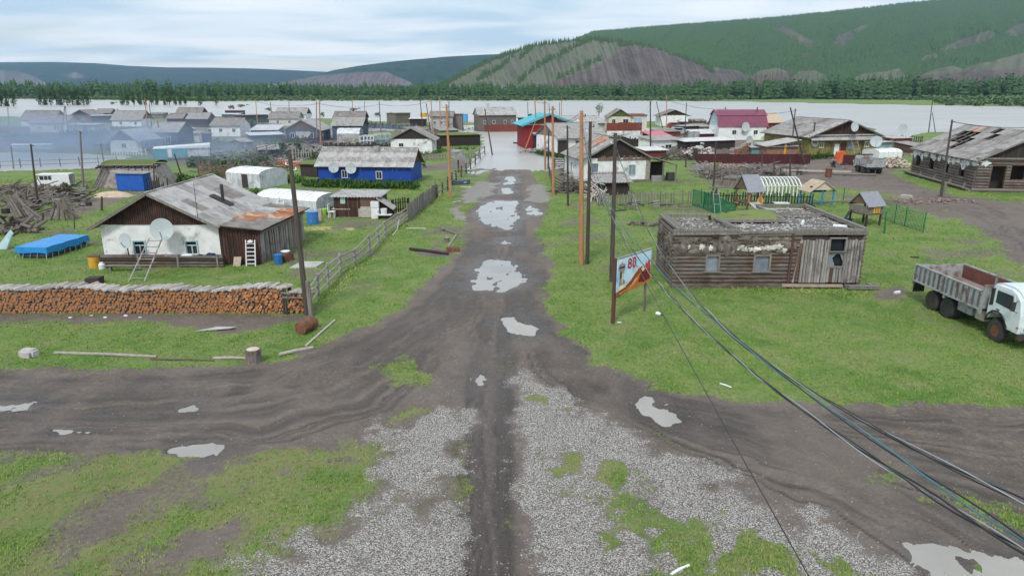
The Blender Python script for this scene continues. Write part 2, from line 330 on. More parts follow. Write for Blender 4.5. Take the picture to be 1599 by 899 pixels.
YARD = [[(-60, 196), (420, 194), (620, 198), (700, 204), (690, 226), (610, 244), (480, 252), (300, 264), (250, 250), (190, 236), (-60, 234)], [(945, 200), (1262, 204), (1400, 210), (1400, 262), (1265, 262), (1100, 262), (1090, 250), (1010, 240), (945, 226)], [(-60, 290), (130, 290), (240, 300), (160, 335), (-60, 350)], [(480, 300), (530, 300), (530, 345), (600, 345), (640, 330), (650, 348), (480, 365)], [(860, 262), (910, 262), (912, 310), (870, 306)], [(1080, 262), (1270, 262), (1280, 290), (1110, 296)]]
PALE = [[(722, 300), (745, 283), (775, 285), (768, 302), (745, 318), (718, 318)], [(828, 290), (850, 288), (862, 305), (850, 318), (822, 315)], [(705, 325), (720, 322), (728, 345), (708, 345)], [(770, 268), (745, 275), (740, 270), (760, 265)]]
PUD = [([(733, 442), (742, 420), (765, 402), (790, 408), (805, 418), (820, 432), (808, 447), (785, 458), (760, 455), (742, 452)], 'large oval puddle in the middle of the dirt road'),
       ([(748, 322), (770, 312), (806, 314), (808, 342), (790, 358), (762, 350), (742, 338)], 'long puddle on the dirt road below the flooded street'),
       ([(788, 276), (806, 274), (803, 287), (788, 289)], 'small puddle nearest the flood edge'),
       ([(782, 293), (800, 292), (798, 302), (784, 303)], 'narrow puddle in the wheel rut'),
       ([(815, 322), (830, 320), (848, 333), (838, 338), (822, 334)], 'thin puddle right of the road puddle'),
       ([(789, 497), (803, 497), (818, 506), (836, 514), (836, 525), (815, 522), (800, 515), (790, 507)], 'elongated puddle in the right bend of the road'),
       ([(735, 590), (750, 584), (764, 590), (758, 602), (742, 602)], 'small puddle in the wheel rut of the crossing'),
       ([(985, 604), (1008, 606), (1035, 625), (1045, 645), (1060, 656), (1030, 662), (1003, 648), (990, 630)], 'bright puddle on the right arm of the crossing'),
       ([(1424, 850), (1470, 846), (1530, 855), (1599, 876), (1680, 910), (1640, 960), (1500, 930), (1462, 897)], 'big milky puddle at the lower right'),
       ([(-60, 628), (40, 628), (45, 636), (0, 640), (-60, 640)], 'puddle at the left end of the left road'),
       ([(278, 638), (300, 632), (318, 634), (310, 642), (286, 645)], 'small puddle in the left road'),
       ([(86, 670), (110, 667), (132, 669), (124, 676), (95, 677)], 'flat puddle in the lower ruts of the left road'),
       ([(274, 700), (310, 694), (348, 697), (338, 706), (300, 712), (280, 708)], 'milky puddle beside the lower grass'),
       ([(728, 238 + 30), (760, 266), (748, 272), (732, 272)], 'strip puddle on the left verge near the flood'), ([(780, 372), (798, 373), (796, 380), (782, 380)], 'tiny puddle between the two road puddles')]
LOW = [[(742, 262), (756, 240), (765, 225), (757, 212), (690, 206), (690, 196), (940, 196), (940, 203), (818, 204), (821, 233), (850, 238), (880, 246), (900, 256), (850, 264), (790, 263)],
       [(-300, 236), (0, 238), (90, 239), (186, 243), (186, 259), (90, 263), (0, 266), (-300, 270)], [(1368, 222), (1440, 205), (1560, 205), (1500, 196), (1380, 196)],
       [(580, 203), (640, 203), (640, 196), (560, 196)], [(975, 208), (1100, 208), (1100, 200), (975, 200)]]
BANK = [(-900, 176), (-200, 179), (0, 181), (120, 184), (200, 184), (300, 180), (420, 183), (520, 184), (620, 190), (740, 190), (820, 184), (940, 186), (1060, 190), (1130, 191), (1200, 193), (1300, 196), (1390, 199), (1450, 203), (1599, 207), (2300, 225)]
FARB = [(-900, 153), (0, 155), (60, 155), (200, 157), (330, 159), (420, 158), (560, 158), (900, 157.5), (1100, 158.5), (1200, 160), (1400, 164), (1500, 165.5), (1599, 167), (2300, 176)]
def yline(tab, X, Y):
    px = CX + F * X / (Y * CP + H * SP); t = np.array(tab); yy = np.interp(px, t[:, 0], t[:, 1])
    v = (CY - yy) / F; return -H * (CP + v * SP) / (-SP + v * CP)
WATER_Z = -0.10
def masks(X, Y):
    n1 = fbm(X * .9, Y * .9, 4, 1) - .5; n2 = fbm(X * 3.1, Y * 3.1, 3, 2) - .5; far = np.clip(Y / 60, .4, 3)
    nn = (n1 * 1.6 + n2 * .7)
    mud = sst(sdf(ROAD, X, Y) + nn * .9, -.35, .35)
    for q in MUD2: mud = np.maximum(mud, sst(sdf(poly_w(q), X, Y) + nn * 1.6 * far, -.5, .7) * .95)
    yn = sst(fbm(X * .12, Y * .07, 4, 90), .36, .56)
    for q in YARD: mud = np.maximum(mud, sst(sdf(poly_w(q), X, Y), -3, 3) * yn * .85)
    gr = np.maximum(sst(sdf(GRAVR, X, Y) + nn * 1.3, -.7, 1.1) * (.72 + .28 * sst(n1, -.12, .05)), sst(sdf(GRAVL, X, Y) + nn * 2.0, -1.0, 1.6) * (.7 + .3 * sst(n1, -.12, .05)))
    sc = 0
    gp = np.zeros(X.shape)
    for q in GPATCH: gp = np.maximum(gp, sst(sdf(poly_w(q), X, Y) + nn * 1.6, -.4, .5))
    gp = gp * (.35 + .65 * sst(fbm(X * 1.6, Y * 1.6, 4, 80), .38, .58)); mud = np.maximum(mud, np.maximum(sst(sdf(GRAVR, X, Y), -1, 0), sst(sdf(GRAVL, X, Y) + n1, -1, .5) * .8))
    gr = gr * (1 - gp * .9); mud = mud * (1 - gp * .9)
    worn = sst(fbm(X * .6, Y * .6, 6, 7), .47, .68) * .62
    mud = np.maximum(mud, worn * sst(-Y, -26, -20) * (X < 2))
    mud = np.maximum(mud, sst(fbm(X * .25, Y * .25, 5, 11), .56, .72) * .62 * sst(Y, 30, 45))
    pale = np.zeros(X.shape)
    for q in PALE: pale = np.maximum(pale, sst(sdf(poly_w(q), X, Y) + nn * 1.2, -.4, .6))
    pud = np.full(X.shape, -6.0)
    for q, _ in PUD: pud = np.maximum(pud, sdf(poly_w(q), X, Y) - (.12 if len(q) > 7 else .16) + nn * .5)
    low = np.full(X.shape, -6.0)
    for q in LOW: low = np.maximum(low, sdf(poly_w(q), X, Y) + nn * 3)
    return mud, gr, pale, pud, low, gp
def lerp_lines(A, B, n, seed):
    r = random.Random(seed); out = []
    def rs(L, k=14):
        L = [Vector(p) for p in poly_w(L)]; d = [0]
        for i in range(1, len(L)): d.append(d[-1] + (L[i] - L[i - 1]).length)
        return [(float(np.interp(d[-1] * i / (k - 1), d, [p.x for p in L])), float(np.interp(d[-1] * i / (k - 1), d, [p.y for p in L]))) for i in range(k)]
    a, b = rs(A), rs(B)
    for i in range(n):
        t = (i + r.uniform(.2, .8)) / n; w = r.uniform(-.03, .03)
        out.append(([(a[j][0] * (1 - t - w * math.sin(j)) + b[j][0] * (t + w * math.sin(j)), a[j][1] * (1 - t - w * math.sin(j)) + b[j][1] * (t + w * math.sin(j))) for j in range(14)], r.choice((.05, .07, .1, .22)), r.uniform(.3, 1)))
    return out
TRK = lerp_lines([(-300, 585), (0, 585), (300, 590), (450, 572), (560, 530), (660, 475), (725, 400), (745, 370)], [(-300, 705), (0, 700), (330, 700), (500, 690), (620, 640), (700, 560), (745, 480), (775, 370)], 22, 1)
TRK += lerp_lines([(850, 370), (855, 440), (875, 520), (960, 595), (1100, 635), (1300, 645), (1599, 645), (1800, 645)], [(820, 370), (800, 440), (805, 560), (900, 635), (1020, 690), (1180, 760), (1420, 890), (1560, 980)], 22, 2)
TRK += lerp_lines([(725, 1000), (726, 800), (726, 640), (730, 520), (745, 440), (750, 380), (758, 320), (770, 268)], [(818, 1000), (806, 800), (797, 640), (795, 520), (810, 440), (815, 380), (812, 320), (815, 268)], 9, 3)
TRK += lerp_lines([(1280, 262), (1400, 280), (1480, 300), (1560, 330), (1650, 400)], [(1250, 275), (1380, 296), (1450, 318), (1540, 370), (1600, 420)], 8, 4)
def height(X, Y, full=True):
    z = (fbm(X * .12, Y * .12, 3, 20) - .5) * .10 * np.clip((Y - 5) / 30, 0, 1)
    mud, gr, pale, pud, low, gp = masks(X, Y)
    trk = np.zeros(X.shape)
    wx = X + (fbm(X * .9, Y * .35, 3, 70) - .5) * .9; wy = Y + (fbm(X * .5, Y * .9, 3, 71) - .5) * .9; tm = .25 + 1.3 * sst(fbm(X * .7, Y * .4, 4, 72), .32, .62)
    for L, w, a in TRK: d = pdist(L, wx, wy); trk = np.maximum(trk, a * np.exp(-(d / w) ** 2)) if True else trk
    trk = trk * tm
    z = z * (1 - mud * .8)
    z = z + 0.03 * (1 - mud) * sst(Y, 5, 15)
    z = z - trk * .038 * mud + (fbm(X * 2.2, Y * 1.6, 5, 30) - .5) * .10 * mud + .042 * mud * (1 - sst(pud, -.6, .35)) + (fbm(X * 1.3, Y * 1.3, 3, 33) - .5) * .09 * (1 - mud)
    z = z + gr * .015
    pf = sst(pud, -.6, .35); z = z * (1 - pf) + (-.055) * pf + (fbm(X * 3.2, Y * .9, 4, 40) - .5) * .13 * pf
    lf = sst(low, -3, 1); z = z * (1 - lf) + (-.32) * lf
    shore = yline(BANK, X, Y); fb = yline(FARB, X, Y)
    riv = sst(Y - shore, -6, 6) * sst(fb - Y, -8, 8); z = z * (1 - riv) + (-1.6) * riv
    land = sst(Y - fb, -5, 30); z = z + land * (.5 + 0.0)
    return z, mud, gr, pale, pud, low, trk, riv, gp
def ground():
    ncol = 720; t = np.linspace(-1.35, 1.35, ncol)
    ys = [-40, -25, -12, -4, 2, 6, 9, 11]
    p0, p1 = 930.0, 146.0; k = 520
    for i in range(k):
        py = p0 + (p1 - p0) * i / (k - 1); v = (CY - py) / F; ys.append(-H * (CP + v * SP) / (-SP + v * CP))
    a = ys[-1]; ys += [a * 1.12 ** i for i in range(1, 26)]
    ys = np.array(ys); T, YY = np.meshgrid(t, ys); XX = T * (np.maximum(YY, 0) + 7.5)
    XX[:5] = T[:5] * 30
    X, Y = XX.ravel(), YY.ravel()
    z, mud, gr, pale, pud, low, trk, riv, gp = height(X, Y)
    v = np.stack([X, Y, z], 1); n = len(ys)
    idx = np.arange(n * ncol).reshape(n, ncol); f = np.stack([idx[:-1, :-1], idx[:-1, 1:], idx[1:, 1:], idx[1:, :-1]], -1).reshape(-1, 4)
    wet = np.clip(sst(pud + (fbm(X * .8, Y * .8, 3, 52) - .5) * 2, -1.6, .1) * mud + trk * mud * .55 + sst(low, -6, 0) * .8 + riv, 0, 1)
    strip = sst(sdf(poly_w([(722, 1000), (722, 800), (726, 640), (728, 540), (795, 540), (800, 640), (812, 800), (822, 1000)]), X, Y) + (fbm(X * 2, Y * 2, 3, 50) - .5) * .8, -.3, .3)
    wet = np.clip(wet + strip * .35, 0, 1)
    m1 = np.stack([mud, gr, wet, np.ones(len(X))], 1); m2 = np.stack([pale, trk, (sst(-Y, -27, -21) * (X < 3) * (.25 + .75 * sst(fbm(X * .5, Y * .5, 4, 95), .38, .6)) + gp * .5 * (Y < 30)).clip(0, 1), np.ones(len(X))], 1)
    me = npmesh('ground', v, f, ground_mat(), True, {'m1': m1, 'm2': m2})
    o = link('ground', me); o['kind'] = 'structure'; return o
def ground_mat():
    m = bpy.data.materials.new('ground_surface'); m.use_nodes = True; t = m.node_tree; b = t.nodes['Principled BSDF']; L = t.links
    g = t.nodes.new('ShaderNodeNewGeometry'); pos = g.outputs['Position']
    def att(n_):
        a = t.nodes.new('ShaderNodeAttribute'); a.attribute_name = n_; s = t.nodes.new('ShaderNodeSeparateColor'); L.new(a.outputs['Color'], s.inputs[0]); return s.outputs
    a1, a2 = att('m1'), att('m2')
    n02 = noisen(t, pos, .16, 5, .6); n1 = noisen(t, pos, 1.1, 5, .65); n8 = noisen(t, pos, 7, 5, .7); n30 = noisen(t, pos, 26, 4, .75); n3 = noisen(t, pos, 2.8, 4, .7, .4)
    gc = mixc(t, rampv(t, n02, .38, .62), (.095, .195, .030), (.170, .255, .058))
    n05 = noisen(t, pos, .45, 5, .65); gc = mixc(t, _m(t, 'MULTIPLY', rampv(t, n05, .46, .62), .75), gc, (.225, .25, .10)); gc = mixc(t, _m(t, 'MULTIPLY', rampv(t, n05, .44, .32), .6), gc, (.06, .125, .022))
    gc = mixc(t, rampv(t, n1, .50, .68), gc, (.225, .265, .085))
    gc = mixc(t, _m(t, 'MULTIPLY', rampv(t, n8, .42, .72), .65), gc, (.040, .085, .016))
    gc = mixc(t, _m(t, 'MULTIPLY', rampv(t, n30, .56, .70), .55), gc, (.26, .28, .12))
    gc = mixc(t, _m(t, 'MULTIPLY', rampv(t, n3, .56, .72), .75), gc, (.12, .095, .062))
    mc = mixc(t, rampv(t, n1, .35, .65), (.126, .097, .080), (.205, .166, .138))
    mc = mixc(t, rampv(t, n8, .40, .70), mc, (.085, .070, .061))
    mc = mixc(t, _m(t, 'MULTIPLY', rampv(t, n30, .58, .70), .6), mc, (.27, .24, .215))
    mc = mixc(t, _m(t, 'MULTIPLY', rampv(t, n02, .40, .60), .5), mc, (.20, .165, .145)); mc = mixc(t, _m(t, 'MULTIPLY', a2[1], .62), mc, (.048, .038, .031))
    mc = mixc(t, _m(t, 'MULTIPLY', a1[2], .50), mc, (.045, .037, .032))
    n90 = noisen(t, pos, 60, 3, .7); mc = mixc(t, _m(t, 'MULTIPLY', rampv(t, n90, .56, .70), .55), mc, (.30, .26, .23)); mc = mixc(t, _m(t, 'MULTIPLY', rampv(t, n90, .44, .32), .6), mc, (.05, .04, .033)); gc = mixc(t, _m(t, 'MULTIPLY', rampv(t, n90, .46, .32), .45), gc, (.05, .09, .02)); gc = mixc(t, _m(t, 'MULTIPLY', a2[2], rampv(t, n3, .36, .60, .15, .9)), gc, (.20, .185, .085))
    vo = t.nodes.new('ShaderNodeTexVoronoi'); vo.inputs['Scale'].default_value = 24; L.new(pos, vo.inputs['Vector'])
    vs = t.nodes.new('ShaderNodeSeparateColor'); L.new(vo.outputs['Color'], vs.inputs[0])
    vc = mixc(t, vs.outputs[0], (.26, .24, .225), (.56, .54, .51))
    vc = mixc(t, rampv(t, vo.outputs['Distance'], .38, .62), vc, (.13, .112, .10))
    pc = mixc(t, rampv(t, n8, .4, .6), (.21, .19, .175), (.28, .26, .245))
    def edge(mask, n_, w):
        return rampv(t, _m(t, 'ADD', mask, _m(t, 'MULTIPLY', _m(t, 'SUBTRACT', n_, .5), 1.5)), .5 - w, .5 + w)
    col = mixc(t, rampv(t, _m(t, 'ADD', a1[0], _m(t, 'ADD', _m(t, 'MULTIPLY', _m(t, 'SUBTRACT', n8, .5), 1.2), _m(t, 'MULTIPLY', _m(t, 'SUBTRACT', n30, .5), 1.1))), .28, .72), gc, mc)
    col = mixc(t, edge(a2[0], n3, .22), col, pc)
    col = mixc(t, edge(a1[1], n30, .12), col, vc)
    L.new(col, b.inputs['Base Color'])
    ro = _m(t, 'SUBTRACT', .93, _m(t, 'MULTIPLY', _m(t, 'MULTIPLY', a1[2], a1[0]), .68)); L.new(ro, b.inputs['Roughness'])
    b.inputs['Specular IOR Level'].default_value = .3
    bn = t.nodes.new('ShaderNodeBump'); bn.inputs['Distance'].default_value = .07; bn.inputs['Strength'].default_value = 1
    hh = _m(t, 'ADD', _m(t, 'MULTIPLY', n8, .8), _m(t, 'MULTIPLY', n30, .5)); L.new(hh, bn.inputs['Height'])
    L.new(bn.outputs[0], b.inputs['Normal']); return m
GROUND = ground()
def hxy(x, y): return float(height(np.array([float(x)]), np.array([float(y)]))[0][0])

def water_mat(name, base, rough, bscale, bstr, stretch):
    m = bpy.data.materials.new(name); m.use_nodes = True; t = m.node_tree; b = t.nodes['Principled BSDF']
    g = t.nodes.new('ShaderNodeNewGeometry'); mp = t.nodes.new('ShaderNodeMapping'); mp.inputs['Scale'].default_value = stretch; t.links.new(g.outputs['Position'], mp.inputs[0])
    k = noisen(t, mp.outputs[0], bscale * .12, 4, .6); t.links.new(mixc(t, rampv(t, k, .35, .65), base, tuple(x * .8 for x in base)), b.inputs['Base Color'])
    b.inputs['Roughness'].default_value = rough; b.inputs['IOR'].default_value = 1.33
    bn = t.nodes.new('ShaderNodeBump'); bn.inputs['Strength'].default_value = bstr; bn.inputs['Distance'].default_value = .05
    t.links.new(noisen(t, mp.outputs[0], bscale, 3, .5), bn.inputs['Height']); t.links.new(bn.outputs[0], b.inputs['Normal'])
    return m
WRIV = water_mat('silty_river_water', (.45, .435, .415), .30, .5, .9, (.35, 1, 1))
WPUD = water_mat('puddle_water', (.34, .32, .295), .05, 3, .03, (1, 1, 1))
mb = MB(); mb.add([(-3500, 70, WATER_Z), (3500, 70, WATER_Z), (3500, 1400, WATER_Z), (-3500, 1400, WATER_Z)], [(0, 1, 2, 3)])
o = mb.build('river', WRIV); o['kind'] = 'structure'
for q, lab in PUD:
    w = poly_w(q); c = Vector((sum(p[0] for p in w) / len(w), sum(p[1] for p in w) / len(w))); pts = []
    for i in range(len(w)):
        for s_ in (0, .5):
            a = Vector(w[i]).lerp(Vector(w[(i + 1) % len(w)]), s_); d = a - c; pts.append(a + d.normalized() * (.25 + .12 * d.length))
    z = -0.028
    mb = MB(); mb.add([(c.x, c.y, z)] + [(p.x, p.y, z) for p in pts], [(0, i + 1, (i + 1) % len(pts) + 1) for i in range(len(pts))])
    o = mb.build('puddle', WPUD); o['kind'] = 'structure'; o['label'] = lab

def scatter_stones():
    n = 185000; Y = 12 + 38 * RS.rand(n) ** 1.3; X = (RS.rand(n) * 2 - 1) * (Y + 6) * .85
    z, mud, gr, pale, pud, low, trk, riv, gp = height(X, Y)
    pr = gr * .95 + mud * .05 + gp * sst(-Y, -28, -20) * .12 + (1 - mud) * (1 - gr) * .006; pr[pud > 0] = 0
    k = RS.rand(n) < pr * np.clip(1.25 - (Y - 12) / 60, .2, 1); X, Y, z, g_ = X[k], Y[k], z[k], gr[k]; n = len(X); print('stones', n)
    base = np.array([(1, 0, 0), (.2, .9, 0), (-.9, .35, .05), (-.3, -.95, 0), (.1, .05, .75), (-.1, 0, -.5)]); tri = np.array([(0, 1, 4), (1, 2, 4), (2, 3, 4), (3, 0, 4)])
    s = (.012 + .019 * RS.rand(n) ** 2) * (1 + .35 * (Y - 12) / 30); a = RS.rand(n) * 6.283
    B = base[:5][None] * (1 + .5 * (RS.rand(n, 5, 1) - .5)); c, si = np.cos(a)[:, None], np.sin(a)[:, None]
    v = np.stack([(B[:, :, 0] * c - B[:, :, 1] * si) * s[:, None] + X[:, None], (B[:, :, 0] * si + B[:, :, 1] * c) * s[:, None] * .8 + Y[:, None], B[:, :, 2] * s[:, None] + z[:, None] + .004], -1).reshape(-1, 3)
    f = (tri[None] + (np.arange(n) * 5)[:, None, None]).reshape(-1, 3)
    tone = np.repeat(RS.rand(n) * (.35 + .65 * np.clip(g_ * 1.5, 0, 1)), 5); col = np.stack([tone, tone, tone, tone * 0 + 1], 1)
    m = bpy.data.materials.new('gravel_stone'); m.use_nodes = True; t = m.node_tree; b = t.nodes['Principled BSDF']
    at = t.nodes.new('ShaderNodeAttribute'); at.attribute_name = 'tone'
    cr = t.nodes.new('ShaderNodeValToRGB'); t.links.new(at.outputs['Fac'], cr.inputs[0]); e = cr.color_ramp.elements
    e[0].color = (.20, .18, .16, 1); e[1].color = (.56, .535, .50, 1); q = e.new(.4); q.color = (.34, .315, .29, 1); q = e.new(.78); q.color = (.47, .445, .415, 1)
    t.links.new(cr.outputs[0], b.inputs['Base Color']); b.inputs['Roughness'].default_value = .9
    o = link('gravel', npmesh('gravel', v, f, m, False, {'tone': col})); o['kind'] = 'stuff'; o['label'] = 'pale crushed gravel spread over the crossing'
scatter_stones()
def scatter_grass():
    n = 520000; Y = 12 + 78 * RS.rand(n) ** 1.5; X = (RS.rand(n) * 2 - 1) * (Y + 6) * .85
    z, mud, gr, pale, pud, low, trk, riv, gp = height(X, Y)
    dens = fbm(X * .8, Y * .8, 3, 60)
    pr = np.clip((1 - mud * 1.15) * (1 - gr) * (1 - pale) * (.35 + 1.5 * sst(dens, .2, .8)), 0, 1); pr[(pud > 0) | (low > -1)] = 0
    pr = pr * (1 + gp) * (1 - .55 * sst(-Y, -27, -21) * (X < 3) * sst(fbm(X * .5, Y * .5, 4, 95), .38, .6))
    k = RS.rand(n) < pr * .55; X, Y, z, dens = X[k], Y[k], z[k], dens[k]; n = len(X); print('tufts', n)
    s = (.020 + .026 * RS.rand(n)) * (1 + Y / 70) * (.8 + .4 * dens); vs = []; fs = []
    nb = 3
    for j in range(nb):
        a = RS.rand(n) * 6.283; dx, dy = np.cos(a), np.sin(a); ox, oy = (RS.rand(n) - .5) * s * 1.2, (RS.rand(n) - .5) * s * 1.2; w = s * .28
        p0 = np.stack([X + ox - dy * w, Y + oy + dx * w, z - .01], 1); p1 = np.stack([X + ox + dy * w, Y + oy - dx * w, z - .01], 1)
        p2 = np.stack([X + ox + dx * s * .8, Y + oy + dy * s * .8, z + s * (1.0 + .6 * RS.rand(n))], 1)
        vs.append(np.stack([p0, p1, p2], 1).reshape(-1, 3))
    v = np.concatenate(vs); f = np.arange(len(v)).reshape(-1, 3)
    o = link('grass', npmesh('grass', v, f, GBL)); o['kind'] = 'stuff'; o['label'] = 'short cropped grass on the village ground'
scatter_grass()
def hill_mat(name, forest, bare1, bare2, dark):
    m = bpy.data.materials.new(name); m.use_nodes = True; t = m.node_tree; b = t.nodes['Principled BSDF']
    g = t.nodes.new('ShaderNodeNewGeometry'); a = t.nodes.new('ShaderNodeAttribute'); a.attribute_name = 'm1'
    s = t.nodes.new('ShaderNodeSeparateColor'); t.links.new(a.outputs['Color'], s.inputs[0])
    n1 = noisen(t, g.outputs['Position'], .006, 6, .65); n2 = noisen(t, g.outputs['Position'], .03, 6, .75); n3 = noisen(t, g.outputs['Position'], .12, 3, .7)
    fc = mixc(t, rampv(t, n2, .38, .62), forest, tuple(x * .55 for x in forest)); fc = mixc(t, rampv(t, n1, .4, .62), fc, tuple(x * 1.35 for x in forest))
    bc = mixc(t, rampv(t, n2, .35, .65), bare1, bare2)
    pc = mixc(t, rampv(t, n2, .35, .62), dark, tuple(x * 1.6 for x in dark)); pc = mixc(t, _m(t, 'MULTIPLY', rampv(t, n1, .52, .66), .8), pc, (.22, .15, .125))
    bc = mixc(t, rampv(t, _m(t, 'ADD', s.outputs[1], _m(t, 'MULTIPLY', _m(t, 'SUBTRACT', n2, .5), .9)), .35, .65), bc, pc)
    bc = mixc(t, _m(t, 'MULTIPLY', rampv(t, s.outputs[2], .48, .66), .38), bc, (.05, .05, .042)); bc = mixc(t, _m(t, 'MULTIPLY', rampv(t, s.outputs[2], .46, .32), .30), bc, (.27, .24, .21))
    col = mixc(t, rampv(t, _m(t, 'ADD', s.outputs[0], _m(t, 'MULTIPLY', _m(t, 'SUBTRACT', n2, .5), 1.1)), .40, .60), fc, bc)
    t.links.new(col, b.inputs['Base Color']); b.inputs['Roughness'].default_value = .95; b.inputs['Specular IOR Level'].default_value = .1
    bn = t.nodes.new('ShaderNodeBump'); bn.inputs['Distance'].default_value = 14; bn.inputs['Strength'].default_value = 1
    t.links.new(_m(t, 'ADD', n2, _m(t, 'MULTIPLY', n3, .5)), bn.inputs['Height']); t.links.new(bn.outputs[0], b.inputs['Normal']); return m
def inpoly(poly, X, Y): return sst(sdf(poly, X, Y, 12), -2.5, 2.5)
class Hill:
    def __init__(s, name, sky, Yf, Yc, mat, gully=.10, bare=None, purple=None, pw=.85, seed=0, ncol=260, nrow=60, allbare=0.0, gs=1.0, lean=0.0):
        s.sky = np.array(sky, float); s.Yf, s.Yc, s.g, s.pw, s.seed, s.gs, s.lean = Yf, Yc, gully, pw, seed, gs, lean
        px = np.linspace(s.sky[0, 0], s.sky[-1, 0], ncol); t = np.concatenate([np.linspace(0, 1, nrow), [1.04, 1.12, 1.3]])
        PX, T = np.meshgrid(px, t); X, Y, Z = s.at(PX.ravel(), T.ravel())
        sx, sy = pxof(X, Y, Z); b = np.full(len(X), allbare); pu = np.zeros(len(X))
        for q in (bare or []): b = np.maximum(b, inpoly(q, sx, sy))
        for q in (purple or []): w = inpoly(q, sx, sy); pu = np.maximum(pu, w); b = np.maximum(b, w)
        s.b = bare; s.allbare = allbare; s.purple = purple
        n = len(t); idx = np.arange(n * ncol).reshape(n, ncol); f = np.stack([idx[:-1, :-1], idx[:-1, 1:], idx[1:, 1:], idx[1:, :-1]], -1).reshape(-1, 4)
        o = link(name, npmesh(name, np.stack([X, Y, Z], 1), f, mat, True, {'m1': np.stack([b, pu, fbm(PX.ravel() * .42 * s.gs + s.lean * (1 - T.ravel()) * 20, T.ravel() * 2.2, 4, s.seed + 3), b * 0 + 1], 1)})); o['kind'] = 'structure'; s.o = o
    def at(s, px, t):
        py = np.interp(px, s.sky[:, 0], s.sky[:, 1]); tt = np.minimum(t, 1)
        Y = s.Yf + (s.Yc - s.Yf) * t
        v = (CY - py) / F; Zc = H + s.Yc * (-SP + v * CP) / (CP + v * SP); Zc = np.maximum(Zc, 1)
        sh = px + s.lean * (1 - tt) * 100
        rg = (1 - np.abs(fbm(sh * .022 * s.gs, tt * 1.1 + s.seed, 4, s.seed) * 2 - 1)) - .75
        Z = Zc * (tt ** s.pw) + Zc * s.g * rg * np.sin(np.pi * np.clip(tt, 0, 1)) * 2 + 2 * (fbm(px * .2, t * 30, 3, 5) - .5)
        Z = np.where(t > 1, Zc * (1 - (t - 1) * .6), Z) - 3 * (1 - tt)
        X = (px - CX) / F * (Y * CP + (H - Z) * SP)
        return X, Y, Z
    def trees(s, n, h0, h1, mat, lo=0.0, hi=1.01, lines=None, keep=.0):
        px = RS.uniform(s.sky[0, 0], s.sky[-1, 0], n); t = RS.uniform(lo, hi, n) ** .8; X, Y, Z = s.at(px, t); sx, sy = pxof(X, Y, Z)
        b = np.full(n, s.allbare)
        for q in (s.b or []) + (s.purple or []): b = np.maximum(b, inpoly(q, sx, sy))
        k = RS.rand(n) > b
        if lines:
            d = np.full(n, 1e9)
            for L in lines: d = np.minimum(d, pdist(L, sx, sy, 12))
            k |= RS.rand(n) < np.exp(-(d / 2.2) ** 2)
        return tiny_trees(X[k], Y[k], Z[k], h0, h1, mat)
def tiny_trees(X, Y, Z, h0, h1, mat):
    n = len(X); h = RS.uniform(h0, h1, n); w = h * RS.uniform(.20, .30, n); a = RS.rand(n) * 6.283; vs = []
    for j in range(3):
        q = a + j * 2.094; vs.append(np.stack([X + np.cos(q) * w, Y + np.sin(q) * w, Z - 1], 1))
    vs.append(np.stack([X, Y, Z + h], 1)); v = np.stack(vs, 1).reshape(-1, 3)
    f = (np.array([(0, 1, 3), (1, 2, 3), (2, 0, 3)])[None] + (np.arange(n) * 4)[:, None, None]).reshape(-1, 3)
    return npmesh('hill_trees', v, f, mat)
HM = hill_mat('mountain_slope', (.055, .100, .034), (.17, .16, .125), (.12, .125, .08), (.095, .075, .075))
HM2 = hill_mat('bluff_slope', (.05, .085, .045), (.19, .185, .145), (.14, .18, .10), (.11, .09, .085))
LFM = leafmat('hillside_needles', (.040, .084, .026), (.062, .118, .034), (.088, .145, .045))
scars = [[(1203, 44), (1225, 40), (1262, 60), (1276, 70), (1262, 76), (1235, 60)], [(1298, 74), (1308, 55), (1328, 48), (1336, 60), (1318, 74)], [(1330, 47), (1352, 37), (1362, 41), (1342, 52)],
         [(1462, 80), (1490, 66), (1545, 47), (1558, 55), (1532, 68), (1480, 80)], [(1432, 92), (1460, 83), (1472, 88), (1440, 95)], [(1568, 47), (1599, 35), (1660, 25), (1660, 40), (1599, 50), (1588, 59), (1572, 54)], [(1250, 84), (1262, 82), (1266, 90), (1254, 90)]]
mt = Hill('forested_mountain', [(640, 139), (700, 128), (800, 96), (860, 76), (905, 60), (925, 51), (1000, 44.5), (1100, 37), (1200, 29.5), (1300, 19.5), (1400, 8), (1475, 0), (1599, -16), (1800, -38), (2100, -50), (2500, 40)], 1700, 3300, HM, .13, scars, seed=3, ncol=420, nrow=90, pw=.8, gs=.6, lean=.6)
o = link('mountain_forest', mt.trees(100000, 6, 12, LFM, .0)); o['kind'] = 'stuff'; o['label'] = 'dense dark conifer forest covering the right mountain'
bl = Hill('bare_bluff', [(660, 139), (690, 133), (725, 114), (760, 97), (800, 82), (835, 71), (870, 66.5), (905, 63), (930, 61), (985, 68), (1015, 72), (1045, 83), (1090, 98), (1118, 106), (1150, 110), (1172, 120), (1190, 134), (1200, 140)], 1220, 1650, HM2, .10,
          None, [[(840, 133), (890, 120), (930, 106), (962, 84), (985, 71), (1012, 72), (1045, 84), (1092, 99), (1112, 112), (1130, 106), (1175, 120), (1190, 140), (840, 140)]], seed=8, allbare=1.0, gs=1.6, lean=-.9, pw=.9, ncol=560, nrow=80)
tl = [[(808, 130), (835, 106), (882, 82), (926, 60)], [(868, 126), (905, 108), (936, 94)], [(748, 124), (785, 104), (800, 88)], [(690, 134), (725, 115), (760, 97), (800, 82), (835, 71), (870, 66.5), (905, 62), (928, 60)],
      [(928, 62), (985, 67), (1020, 73), (1050, 84), (1095, 100), (1112, 112)], [(830, 76), (812, 92)], [(968, 72), (985, 70)]]
